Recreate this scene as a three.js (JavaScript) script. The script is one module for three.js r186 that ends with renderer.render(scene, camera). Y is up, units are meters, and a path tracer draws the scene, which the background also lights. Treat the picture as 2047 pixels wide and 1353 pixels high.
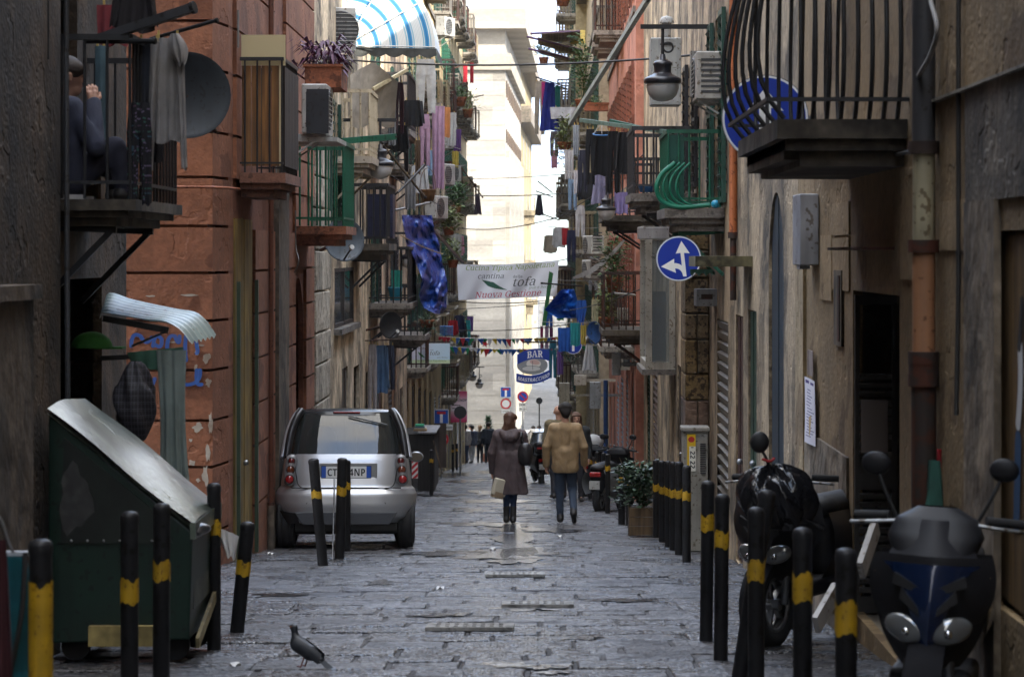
import * as THREE from 'three';
import { mergeGeometries } from 'three/addons/utils/BufferGeometryUtils.js';
import { RoundedBoxGeometry } from 'three/addons/geometries/RoundedBoxGeometry.js';
import { MarchingCubes } from 'three/addons/objects/MarchingCubes.js';

// ---------- camera, sky, sun, exposure ----------
// The street runs along -z and falls away from the camera by SL metres per metre.
const F = 5000, VX = 1085, VY = 505, HC = 1.25, SL = 0.073, FARD = 150;
const scene = new THREE.Scene();
const camera = new THREE.PerspectiveCamera(2 * Math.atan(848 / F) * 180 / Math.PI, 2047 / 1353, 0.5, 3000);
camera.position.set(0, HC, 0);
camera.setViewOffset(2170, 1696, 0, 343, 2047, 1353);
camera.focus = 30; camera.userData.fStop = 5.5;
camera.updateProjectionMatrix();
const renderer = new THREE.WebGLRenderer({ antialias: true });
renderer.setSize(1024, 676);
renderer.toneMapping = THREE.LinearToneMapping;
renderer.toneMappingExposure = 5.6;
renderer.shadowMap.enabled = true;
const SUN = new THREE.Vector3(0.6, 0.46, 0.66).normalize();
const sun = new THREE.DirectionalLight(new THREE.Color(1, 0.94, 0.84), 2.0);
sun.position.copy(SUN).multiplyScalar(120); sun.target.position.set(0, -4, -70);
sun.position.add(sun.target.position);
sun.castShadow = true; sun.shadow.mapSize.set(4096, 4096); sun.shadow.radius = 1.5;
Object.assign(sun.shadow.camera, { left: -110, right: 110, top: 110, bottom: -110, near: 1, far: 400 });
scene.add(sun, sun.target);

// ---------- noise ----------
function rng(s) { let a = s >>> 0 || 1; return () => { a = (a + 0x6D2B79F5) | 0; let t = Math.imul(a ^ (a >>> 15), 1 | a); t = (t + Math.imul(t ^ (t >>> 7), 61 | t)) ^ t; return ((t ^ (t >>> 14)) >>> 0) / 4294967296; }; }
function hsh(x, y, s) { let h = Math.imul(x, 374761393) + Math.imul(y, 668265263) + Math.imul(s, 2147483647 ^ 0x5bd1e995); h = Math.imul(h ^ (h >>> 13), 1274126177); return ((h ^ (h >>> 16)) >>> 0) / 4294967296; }
function vn(x, y, px, py, s) {
  const xi = Math.floor(x), yi = Math.floor(y); let fx = x - xi, fy = y - yi; fx = fx * fx * (3 - 2 * fx); fy = fy * fy * (3 - 2 * fy);
  const m = (a, p) => ((a % p) + p) % p, x0 = m(xi, px), x1 = m(xi + 1, px), y0 = m(yi, py), y1 = m(yi + 1, py);
  const a = hsh(x0, y0, s), b = hsh(x1, y0, s), c = hsh(x0, y1, s), d = hsh(x1, y1, s);
  return a + (b - a) * fx + (c - a) * fy + (a - b - c + d) * fx * fy;
}
function fbm(u, v, fx, fy, oct, s) { let t = 0, a = 0.5, n = 0; for (let i = 0; i < oct; i++) { t += a * vn(u * fx, v * fy, fx, fy, s + i); n += a; a *= 0.5; fx *= 2; fy *= 2; } return t / n; }
const cl = (x, a = 0, b = 1) => Math.min(b, Math.max(a, x)), ss = (a, b, x) => { x = cl((x - a) / (b - a)); return x * x * (3 - 2 * x); }, lerp = (a, b, t) => a + (b - a) * t;

{ // the sky: bright broken cloud with pale blue gaps, the same all round
  const w = 512, h = 256, a = new Float32Array(w * h * 4);
  for (let j = 0; j < h; j++) for (let i = 0; i < w; i++) {
    const el = (j + 0.5) / h - 0.5, u = i / w, q = Math.abs(el) * 2;
    const n = fbm(u, q * 0.5 + 0.2, 14, 16, 5, 7), c = ss(0.36, 0.56, n);
    const wh = 0.82 + 0.3 * fbm(u, q * 0.5, 16, 22, 4, 31);
    const up = el >= 0 ? 0.5 + 1.0 * Math.sin(el * Math.PI) : 0.3, k = (j * w + i) * 4;
    const b = [0.40, 0.56, 0.86], cc = [wh, 0.975 * wh, 0.945 * wh];
    for (let e = 0; e < 3; e++) a[k + e] = up * lerp(b[e], cc[e], c); a[k + 3] = 1;
  }
  const t = new THREE.DataTexture(a, w, h, THREE.RGBAFormat, THREE.FloatType);
  t.mapping = THREE.EquirectangularReflectionMapping; t.magFilter = t.minFilter = THREE.LinearFilter; t.wrapS = THREE.RepeatWrapping; t.needsUpdate = true;
  scene.background = t; scene.environment = t;
  scene.backgroundIntensity = 1; scene.environmentIntensity = 1;
}
scene.fog = new THREE.FogExp2(new THREE.Color(0.8, 0.86, 0.95), 0.00018);

// ---------- positions ----------
const gy = d => d < FARD ? -SL * d : -SL * FARD;
const dg = py => F * HC / (py - VY - SL * F);
const X = (px, d) => (px - VX) * d / F, Y = (py, d) => HC - (py - VY) * d / F;
const v3 = (x, y, z) => new THREE.Vector3(x, y, z);
const P = (px, py, d) => v3(X(px, d), Y(py, d), -d);

// ---------- geometry collector ----------
const _m = new THREE.Matrix4(), _q = new THREE.Quaternion(), ONE = v3(1, 1, 1);
const rotM = (x, y, z, rx = 0, ry = 0, rz = 0, s = 1) => new THREE.Matrix4().compose(v3(x, y, z), new THREE.Quaternion().setFromEuler(new THREE.Euler(rx, ry, rz)), typeof s === 'number' ? v3(s, s, s) : s);
const BOXG = new THREE.BoxGeometry(1, 1, 1).toNonIndexed();
const CYL = {}; const cylG = n => CYL[n] || (CYL[n] = new THREE.CylinderGeometry(1, 1, 1, n).toNonIndexed());
const origin = new WeakMap(), names = new Map();
function numbered(n) { const k = names.get(n) || 0; names.set(n, k + 1); return k ? `${n}_${String(k).padStart(3, '0')}` : n; }
class G {
  constructor() { this.g = []; }
  add(g, m, keep = false) {
    let q = g.index ? g.toNonIndexed() : g.clone();
    for (const k of Object.keys(q.attributes)) if (!['position', 'normal', 'uv'].includes(k)) q.deleteAttribute(k);
    if (!q.attributes.normal) q.computeVertexNormals();
    if (m) { q.applyMatrix4(m); if (m.determinant() < 0) flip(q); }
    if (!keep || !q.attributes.uv) boxUV(q);
    this.g.push(q); return this;
  }
  box(x, y, z, w, h, d, ry = 0, rx = 0, rz = 0) { return this.add(BOXG, new THREE.Matrix4().compose(v3(x, y, z), new THREE.Quaternion().setFromEuler(new THREE.Euler(rx, ry, rz)), v3(w, h, d))); }
  bb(x0, x1, y0, y1, z0, z1) { return this.box((x0 + x1) / 2, (y0 + y1) / 2, (z0 + z1) / 2, Math.abs(x1 - x0), Math.abs(y1 - y0), Math.abs(z1 - z0)); }
  rb(x, y, z, w, h, d, r = 0.02, ry = 0, rx = 0, rz = 0) { return this.add(new RoundedBoxGeometry(w, h, d, 2, Math.min(r, w / 2.05, h / 2.05, d / 2.05)), rotM(x, y, z, rx, ry, rz)); }
  bar(p, q, w, h = w) { // a box from p to q
    const l = p.distanceTo(q), dir = q.clone().sub(p).normalize(), up = Math.abs(dir.y) > 0.95 ? v3(0, 0, 1) : v3(0, 1, 0), x = up.clone().cross(dir).normalize(), y = dir.clone().cross(x);
    return this.add(BOXG, new THREE.Matrix4().makeBasis(x, y, dir).scale(v3(w, h, l)).setPosition(p.clone().add(q).multiplyScalar(0.5)));
  }
  cyl(p, q, r, r2 = r, n = 8) {
    const l = p.distanceTo(q); _q.setFromUnitVectors(v3(0, 1, 0), q.clone().sub(p).normalize());
    const g = r === r2 ? cylG(n) : new THREE.CylinderGeometry(r2 / r, 1, 1, n).toNonIndexed();
    return this.add(g, new THREE.Matrix4().compose(p.clone().add(q).multiplyScalar(0.5), _q, v3(r, l, r)));
  }
  tube(pts, r, n = 5, seg = 0) { return this.add(new THREE.TubeGeometry(new THREE.CatmullRomCurve3(pts), seg || Math.max(6, pts.length * 4), r, n)); }
  ball(x, y, z, r, sy = r, sz = r, n = 10) { return this.add(new THREE.SphereGeometry(1, n, Math.max(6, n * 0.7 | 0)), rotM(x, y, z, 0, 0, 0, v3(r, sy, sz))); }
  lathe(prof, x, y, z, n = 20, m) { return this.add(new THREE.LatheGeometry(prof.map(p => new THREE.Vector2(p[0], p[1])), n), m || rotM(x, y, z)); }
  sheet(f, nu, nv, keep = true) { // f(u, v) -> Vector3
    const pos = [], uv = [], idx = [];
    for (let j = 0; j <= nv; j++) for (let i = 0; i <= nu; i++) { const p = f(i / nu, j / nv); pos.push(p.x, p.y, p.z); uv.push(i / nu, 1 - j / nv); }
    for (let j = 0; j < nv; j++) for (let i = 0; i < nu; i++) { const a = j * (nu + 1) + i; idx.push(a, a + nu + 1, a + 1, a + 1, a + nu + 1, a + nu + 2); }
    const g = new THREE.BufferGeometry(); g.setAttribute('position', new THREE.Float32BufferAttribute(pos, 3)); g.setAttribute('uv', new THREE.Float32BufferAttribute(uv, 2)); g.setIndex(idx); g.computeVertexNormals();
    return this.add(g, null, keep);
  }
  ext(pts, depth, m, holes = [], bevel = 0) { // an outline in xy pushed along z
    const s = new THREE.Shape(pts.map(p => new THREE.Vector2(p[0], p[1])));
    for (const h of holes) s.holes.push(h instanceof THREE.Path ? h : new THREE.Path(h.map(p => new THREE.Vector2(p[0], p[1]))));
    return this.add(new THREE.ExtrudeGeometry(s, { depth, bevelEnabled: bevel > 0, bevelSize: bevel, bevelThickness: bevel, bevelSegments: 2, curveSegments: 12 }), m);
  }
  build(name, mat, parent = scene) {
    const g = this.g.length === 1 ? this.g[0] : mergeGeometries(this.g, false), o = origin.get(parent);
    if (o) g.translate(-o.x, -o.y, -o.z);
    const mesh = new THREE.Mesh(g, mat); mesh.castShadow = mesh.receiveShadow = true;
    mesh.name = parent === scene ? numbered(name) : name;
    if (o) origin.set(mesh, o);
    parent.add(mesh); return mesh;
  }
}
function flip(q) { for (const k of Object.keys(q.attributes)) { const a = q.attributes[k], n = a.itemSize, r = a.array; for (let i = 0; i < a.count; i += 3) for (let c = 0; c < n; c++) { const t = r[(i + 1) * n + c]; r[(i + 1) * n + c] = r[(i + 2) * n + c]; r[(i + 2) * n + c] = t; } } }
function boxUV(q) { // metres
  const p = q.attributes.position, n = p.count, uv = new Float32Array(n * 2), a = v3(), b = v3(), c = v3();
  for (let i = 0; i < n; i += 3) {
    a.fromBufferAttribute(p, i); b.fromBufferAttribute(p, i + 1).sub(a); c.fromBufferAttribute(p, i + 2).sub(a); b.cross(c);
    const x = Math.abs(b.x), y = Math.abs(b.y), z = Math.abs(b.z);
    for (let k = 0; k < 3; k++) { const X_ = p.getX(i + k), Y_ = p.getY(i + k), Z_ = p.getZ(i + k); uv[(i + k) * 2] = x >= y && x >= z ? -Z_ : X_; uv[(i + k) * 2 + 1] = y > x && y > z ? -Z_ : Y_; }
  }
  q.setAttribute('uv', new THREE.BufferAttribute(uv, 2));
}
function tag(o, label, category, group, kind) { if (label) o.userData.label = label; if (category) o.userData.category = category; if (group) o.userData.group = group; if (kind) o.userData.kind = kind; return o; }
// a thing whose parts are given in world coordinates; base is where it stands
function thing(name, base, label, category, group) { const o = new THREE.Group(); o.name = numbered(name); o.position.copy(base); origin.set(o, base.clone()); scene.add(o); return tag(o, label, category, group); }
// a thing whose parts are given about its own base, then placed and turned
function local(name, label, category, group) { const o = new THREE.Group(); o.name = numbered(name); scene.add(o); return tag(o, label, category, group); }
function copy(o, name, label, group) { const c = o.clone(); c.name = numbered(name); c.userData = { ...o.userData }; scene.add(c); return tag(c, label, null, group); }
function put(o, p, ry = 0, rx = 0, rz = 0) { o.position.copy(p); o.rotation.set(rx, ry, rz); return o; }

// ---------- textures and materials ----------
function tex(size, fn, srgb = true, rep = 1) {
  const d = new Uint8Array(size * size * 4);
  for (let j = 0; j < size; j++) for (let i = 0; i < size; i++) { const c = fn(i / size, j / size), k = (j * size + i) * 4; if (typeof c === 'number') d[k] = d[k + 1] = d[k + 2] = cl(c) * 255; else for (let e = 0; e < 3; e++) d[k + e] = cl(c[e]) * 255; d[k + 3] = 255; }
  const t = new THREE.DataTexture(d, size, size); t.wrapS = t.wrapT = THREE.RepeatWrapping; t.magFilter = THREE.LinearFilter; t.minFilter = THREE.LinearMipmapLinearFilter; t.generateMipmaps = true;
  if (srgb) t.colorSpace = THREE.SRGBColorSpace; t.repeat.set(rep, rep); t.needsUpdate = true; return t;
}
const T = {};
// old plaster: broad blotches, rain streaks, spots where it has come off
T.plaster = tex(512, (u, v) => { const b = fbm(u, v, 3, 4, 6, 11), s = fbm(u, v, 14, 3, 4, 23), f = fbm(u, v, 90, 90, 3, 5), h = ss(0.66, 0.7, fbm(u, v, 7, 7, 5, 71)); const k = 0.62 + 0.42 * b + 0.12 * (s - 0.5) + 0.18 * (f - 0.5); return [k * lerp(1, 0.8, h), k * lerp(0.985, 0.76, h), k * lerp(0.96, 0.72, h)]; }, true, 0.28);
T.plasterB = tex(512, (u, v) => 0.5 + 0.5 * (fbm(u, v, 8, 8, 7, 41) - 0.5) + 0.18 * (fbm(u, v, 120, 120, 2, 9) - 0.5) - 0.3 * ss(0.62, 0.66, fbm(u, v, 9, 9, 5, 77)), false, 0.45);
// very weathered wall: dark runs and pale bare streaks
T.grime = tex(512, (u, v) => { const wu = 0.05 * (fbm(u, v, 5, 5, 4, 29) - 0.5), s = fbm(u + wu, v, 8, 5, 6, 3), b = fbm(u, v, 3, 3, 6, 15), f = fbm(u, v, 80, 60, 3, 8); const run = ss(0.42, 0.6, s) * 0.5 + 0.5 * ss(0.38, 0.6, b), bare = ss(0.6, 0.64, fbm(u, v, 6, 8, 6, 133)); const k = lerp(0.4 + 0.48 * run, 0.92, 0.45 * bare) + 0.34 * (f - 0.5); return [k, k * 0.96, k * 0.89]; }, true, 0.3);
T.stone = tex(512, (u, v) => { const b = fbm(u, v, 5, 5, 7, 61), f = fbm(u, v, 100, 100, 3, 13), p = ss(0.6, 0.68, fbm(u, v, 24, 24, 4, 17)); return (0.6 + 0.5 * (b - 0.5) + 0.3 * (f - 0.5) + 0.2) * lerp(1, 0.72, p); }, true, 0.6);
T.stoneB = tex(512, (u, v) => fbm(u, v, 10, 10, 8, 62), false, 0.6);
T.trav = tex(512, (u, v) => { const bd = fbm(u, v, 3, 22, 5, 91), sl = Math.floor(v * 8), o = hsh(sl, Math.floor(u * 4 + (sl % 2) * 0.5), 5), f = fbm(u, v, 60, 90, 3, 4); const k = 0.74 + 0.22 * (bd - 0.5) + 0.16 * (o - 0.5) + 0.1 * (f - 0.5) + 0.08; return [k, k * 0.98, k * 0.94]; }, true, 0.125);
T.basalt = tex(512, (u, v) => { const b = fbm(u, v, 4, 4, 6, 33), f = fbm(u, v, 128, 128, 3, 3), m = fbm(u, v, 22, 22, 5, 12); return 0.46 + 0.36 * (b - 0.4) + 0.6 * (f - 0.5) + 0.55 * (m - 0.5); }, true, 0.55);
T.basaltB = tex(512, (u, v) => 0.5 + 0.8 * (fbm(u, v, 10, 14, 6, 44) - 0.5) + 0.4 * (fbm(u, v, 90, 90, 3, 46) - 0.5), false, 0.55);
T.basaltR = tex(512, (u, v) => { const n = fbm(u, v, 5, 5, 6, 51), f = fbm(u, v, 70, 70, 3, 52); return cl(0.2 + 0.45 * ss(0.4, 0.68, n) + 0.45 * (f - 0.5), 0.08, 1); }, false, 0.31);
T.wood = tex(256, (u, v) => { const g = fbm(u, v, 40, 2, 5, 81), b = fbm(u, v, 4, 3, 4, 83); return 0.58 + 0.5 * (g - 0.5) + 0.35 * (b - 0.5) + 0.1; }, true, 1);
T.paint = tex(256, (u, v) => { const b = fbm(u, v, 6, 6, 6, 101), c = 0.7 * ss(0.68, 0.74, fbm(u, v, 40, 40, 4, 102)), s = fbm(u, v, 40, 3, 4, 103); const k = 0.82 + 0.3 * (b - 0.5) + 0.18 * (s - 0.5); return [k * lerp(1, 0.55, c), k * lerp(1, 0.48, c), k * lerp(1, 0.4, c)]; }, true, 0.8);
T.rust = tex(256, (u, v) => { const b = fbm(u, v, 10, 10, 6, 111); const r = ss(0.48, 0.62, b); return [lerp(0.62, 0.85, r), lerp(0.6, 0.55, r), lerp(0.6, 0.38, r)]; }, true, 1.1);
T.cloth = tex(256, (u, v) => { const a = Math.sin(u * 402) * 0.05 + Math.sin(v * 402) * 0.05, b = fbm(u, v, 6, 6, 5, 121); return 0.86 + a + 0.22 * (b - 0.5); }, true, 2);
T.clothB = tex(256, (u, v) => fbm(u, v, 7, 4, 5, 131), false, 1.6);
T.tuff = tex(512, (u, v) => { const b = fbm(u, v, 6, 6, 6, 141), f = fbm(u, v, 60, 60, 4, 142), p = ss(0.58, 0.66, fbm(u, v, 30, 30, 3, 143)); const k = 0.72 + 0.5 * (b - 0.5) + 0.3 * (f - 0.5); return [k * lerp(1, 0.6, p), k * lerp(0.96, 0.55, p), k * lerp(0.86, 0.5, p)]; }, true, 0.9);
const rp = (t, r) => { const c = t.clone(); c.repeat.set(r, r); c.needsUpdate = true; return c; };
const TP = { far: rp(T.plaster, 0.13), farB: rp(T.plasterB, 0.2), far2: rp(T.grime, 0.16) };
const lin = (r, g, b) => new THREE.Color().setRGB(r, g, b);
function mat(c, o = {}) {
  const { rough = 0.85, metal = 0, map = null, bump = null, bs = 0.01, phys, ...rest } = o;
  const p = { color: Array.isArray(c) ? lin(...c) : new THREE.Color(c), roughness: rough, metalness: metal, ...rest };
  if (map) p.map = map; if (bump) { p.bumpMap = bump; p.bumpScale = bs; }
  return phys ? new THREE.MeshPhysicalMaterial({ ...p, ...phys }) : new THREE.MeshStandardMaterial(p);
}
const plaster = (r, g, b, o = {}) => mat([r, g, b], { map: T.plaster, bump: T.plasterB, bs: 0.02, rough: 0.92, ...o });
const grimy = (r, g, b, o = {}) => mat([r, g, b], { map: T.grime, bump: T.plasterB, bs: 0.03, rough: 0.94, ...o });
const farP = (r, g, b) => mat([r, g, b], { map: TP.far, bump: TP.farB, bs: 0.03, rough: 0.92 });
const cloth = (r, g, b, o = {}) => mat([r, g, b], { map: T.cloth, bump: T.clothB, bs: 0.012, rough: 0.92, side: THREE.DoubleSide, ...o });
const painted = (r, g, b, o = {}) => mat([r, g, b], { map: T.paint, rough: 0.5, ...o });
const wood = (r, g, b, o = {}) => mat([r, g, b], { map: T.wood, bump: T.wood, bs: 0.004, rough: 0.75, ...o });
const M = {
  railTan: painted(0.36, 0.29, 0.18),
  curtain: cloth(0.5, 0.47, 0.42),
  doorBrown: wood(0.2, 0.13, 0.08),
  railGrey: painted(0.22, 0.2, 0.17),
  iron: painted(0.022, 0.022, 0.025, { rough: 0.55 }), ironGrey: painted(0.07, 0.072, 0.078), rustIron: mat([0.09, 0.055, 0.04], { map: T.rust, rough: 0.8 }), steel: mat([0.42, 0.43, 0.44], { metal: 0.85, rough: 0.42, map: T.paint }),
  white: painted(0.62, 0.62, 0.59), cream: painted(0.6, 0.52, 0.36), black: mat([0.012, 0.012, 0.013], { rough: 0.6 }), rubber: mat([0.016, 0.016, 0.017], { rough: 0.85, bump: T.plasterB, bs: 0.004 }),
  green: painted(0.012, 0.15, 0.085), greenDark: painted(0.02, 0.085, 0.06), cable: mat([0.03, 0.028, 0.027], { rough: 0.7 }), cableGrey: mat([0.2, 0.19, 0.18], { rough: 0.7 }),
  terracotta: mat([0.36, 0.115, 0.05], { map: T.stone, rough: 0.85 }), slab: mat([0.25, 0.22, 0.19], { map: T.stone, bump: T.stoneB, bs: 0.012 }), slabPale: mat([0.42, 0.38, 0.32], { map: T.stone, bump: T.stoneB, bs: 0.012 }), slabDark: mat([0.13, 0.115, 0.1], { map: T.grime, bump: T.stoneB, bs: 0.015 }),
  pane: mat([0.55, 0.6, 0.62], { rough: 0.06, phys: { transmission: 0.85, thickness: 0, ior: 1.5 } }), dark: mat([0.24, 0.26, 0.27], { rough: 0.08 }), room: mat([0.3, 0.26, 0.21], { rough: 0.95, map: T.plaster }), pole: wood(0.2, 0.14, 0.085),
  leaf: mat([0.05, 0.11, 0.03], { rough: 0.7, side: THREE.DoubleSide }), leafD: mat([0.03, 0.07, 0.028], { rough: 0.6, side: THREE.DoubleSide }), leafP: mat([0.075, 0.02, 0.055], { rough: 0.6, side: THREE.DoubleSide }), leafY: mat([0.12, 0.15, 0.035], { rough: 0.7, side: THREE.DoubleSide }), soil: mat([0.04, 0.028, 0.02]),
};
function canvasTex(w, h, draw) { const c = document.createElement('canvas'); c.width = w; c.height = h; const x = c.getContext('2d'); draw(x, w, h); const t = new THREE.CanvasTexture(c); t.colorSpace = THREE.SRGBColorSpace; t.anisotropy = 8; return t; }
// a flat printed face between four corners (tl, tr, br, bl), keeps its own 0..1 uv
function printed(g, tl, tr, br, bl, nu = 1, nv = 1, wave) { return g.sheet((u, v) => { const a = tl.clone().lerp(tr, u), b = bl.clone().lerp(br, u), p = a.lerp(b, v); if (wave) p.add(wave(u, v)); return p; }, nu, nv, true); }
// ---------- ground ----------
// worn basalt slabs
const slabMats = [[0.25, 0.248, 0.27], [0.21, 0.208, 0.228], [0.29, 0.286, 0.305], [0.235, 0.226, 0.236], [0.18, 0.178, 0.198]].map((c, i) => mat(c, { map: T.basalt, bump: T.basaltB, bs: 0.055, roughnessMap: T.basaltR, rough: i % 2 ? 0.85 : 1 }));

{
  const m = mat([0.19, 0.186, 0.19], { map: T.basalt, bump: T.basaltB, bs: 0.015, rough: 0.8 });
  const g = new G(); g.sheet((u, v) => { const d = lerp(-72, 76, v); return v3(lerp(-40, 40, u), gy(d) - 0.009, -d); }, 8, 60, false);
  tag(g.build('road_bed', m), null, null, null, 'structure');
  const far = new G(); const fm = slabMats[3];
  far.sheet((u, v) => { const d = lerp(76, FARD, v); return v3(lerp(-60, 60, u), gy(d), -d); }, 10, 40, false);
  tag(far.build('road', fm), null, null, null, 'structure');
  const pl = new G(); pl.sheet((u, v) => v3(lerp(-900, 900, u), -SL * FARD - 0.004, -lerp(FARD - 0.5, 2200, v)), 4, 8, false);
  tag(pl.build('ground', mat([0.2, 0.2, 0.2], { map: rp(T.basalt, 0.05), rough: 0.9 })), null, null, null, 'structure');
}
function slabGeo(c, h, r) { // c: four corners [x, d] anticlockwise seen from above
  const pos = [], idx = [], n = 4, top = [], tilt = (r() - 0.5) * 0.009, tilt2 = (r() - 0.5) * 0.008;
  const cx = c.reduce((a, p) => a + p[0], 0) / 4, cd = c.reduce((a, p) => a + p[1], 0) / 4;
  const at = (x, d, dy) => { pos.push(x, gy(d) + h + dy + tilt * (x - cx) / 0.4 + tilt2 * (d - cd) / 0.3, -d); return pos.length / 3 - 1; };
  const inn = [], out = [], low = [];
  for (let k = 0; k < 4; k++) { // corner and edge middle points
    const p = c[k], q = c[(k + 1) % 4];
    for (const e of [p, [(p[0] + q[0]) / 2 + (r() - 0.5) * 0.015, (p[1] + q[1]) / 2 + (r() - 0.5) * 0.015]]) {
      const dx = cx - e[0], dd = cd - e[1], l = Math.hypot(dx, dd), s = Math.min(0.3, 0.018 / l);
      inn.push(at(e[0] + dx * s, e[1] + dd * s, (r() - 0.5) * 0.006)); out.push(at(e[0] + dx * s * 0.15, e[1] + dd * s * 0.15, -0.007)); low.push(at(e[0], e[1], -0.05));
    }
  }
  const ctr = at(cx + (r() - 0.5) * 0.1, cd + (r() - 0.5) * 0.06, (r() - 0.45) * 0.012);
  for (let k = 0; k < 8; k++) { const j = (k + 1) % 8; idx.push(ctr, inn[k], inn[j], inn[k], out[k], inn[j], inn[j], out[k], out[j], out[k], low[k], out[j], out[j], low[k], low[j]); }
  const g = new THREE.BufferGeometry(); g.setAttribute('position', new THREE.Float32BufferAttribute(pos, 3)); g.setIndex(idx); g.computeVertexNormals();
  return g;
}
{
  const road = new THREE.Group(); road.name = 'paving'; road.userData = { kind: 'structure' }; road.position.set(0, gy(18), -18); origin.set(road, road.position.clone()); scene.add(road);
  const rest = [new G(), new G(), new G()]; let count = 0, d = 11.4; const r = rng(5);
  while (d < 76) {
    const dep = 0.3 + r() * 0.26, skf = q => 0.07 + 0.06 * Math.sin(q * 0.45), sk = skf(d), sk2 = skf(d + dep), xr = d < 20 ? -3.2 : -3.6; let x = xr + r() * 0.5 - 0.5;
    while (x < 2.3) {
      const w = 0.38 + r() * 0.6, jj = () => (r() - 0.5) * 0.014, s0 = x * sk, s1 = (x + w) * sk, e0 = x * sk2, e1 = (x + w) * sk2, gap = 0.003 + r() * 0.008;
      const c = [[x + gap + jj(), d + s0 + gap + jj()], [x + w - gap + jj(), d + s1 + gap + jj()], [x + w - gap + jj(), d + dep + e1 - gap + jj()], [x + gap + jj(), d + dep + e0 - gap + jj()]];
      const g = slabGeo(c, (r() - 0.5) * 0.012, r), k = Math.floor(r() * 5);
      if (d < 26.5 && x > -2.6 && x < 1.4 && count < 298 && !(d > 20 && x < -3)) { const q = new G().add(g); q.build('paving_slab', slabMats[k], road); count++; }
      else if (!(x + w < -3.4 && d > 25)) rest[k % 3].add(g);
      x += w;
    }
    d += dep;
  }
  rest.forEach((q, k) => { q.build('paving_slabs', slabMats[[0, 1, 3][k]], road).userData.kind = 'stuff'; });
}
// ---------- buildings ----------
const holeRect = (a, b, y0, y1) => [[a, y0], [a, y1], [b, y1], [b, y0]];
function holeArch(a, b, y0, y1) { const p = new THREE.Path(), r = (b - a) / 2; p.moveTo(a, y0); p.lineTo(a, y1 - r); p.absarc((a + b) / 2, y1 - r, r, Math.PI, 0, true); p.lineTo(b, y0); p.lineTo(a, y0); return p; }
const wd = (x0, px) => x0 * F / (px - VX);
function bld(o) {
  const { name = 'apartment_building', label, s, x, d0, d1, top, m, open = [], depth = 7, bottom } = o, mid = (d0 + d1) / 2;
  const b = thing(name, v3(x + s * 1, gy(mid), -mid), label, 'building', o.group);
  b.userData.X = x;
  const yb = bottom ?? gy(d1) - 0.4, g = new G(), th = 0.06;
  const mx = new THREE.Matrix4().makeBasis(v3(0, 0, -1), v3(0, 1, 0), v3(s, 0, 0)).setPosition(x, 0, 0);
  g.ext([[d0, yb], [d1, yb], [d1, top], [d0, top]], th, mx, open.filter(h => h.cut !== false).map(h => h.arch ? holeArch(h.a, h.b, h.y0, h.y1) : holeRect(h.a, h.b, h.y0, h.y1)));
  const cav = open.some(h => (h.kind || 'dark') === 'dark') ? 5 : 1.5; g.bb(x + s * cav, x + s * depth, yb, top, -d0, -d1);
  g.bb(x + s * th, x + s * cav, top - 0.3, top, -d0, -d1);
  g.bb(x + s * th, x + s * cav, yb, top - 0.3, -d0, -d0 - 0.25); g.bb(x + s * th, x + s * cav, yb, top - 0.3, -d1 + 0.25, -d1);
  g.build('wall', m, b);
  for (const h of open) fill(b, x, s, h);
  delete b.userData.X;
  return b;
}
const FILLM = {};
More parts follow.
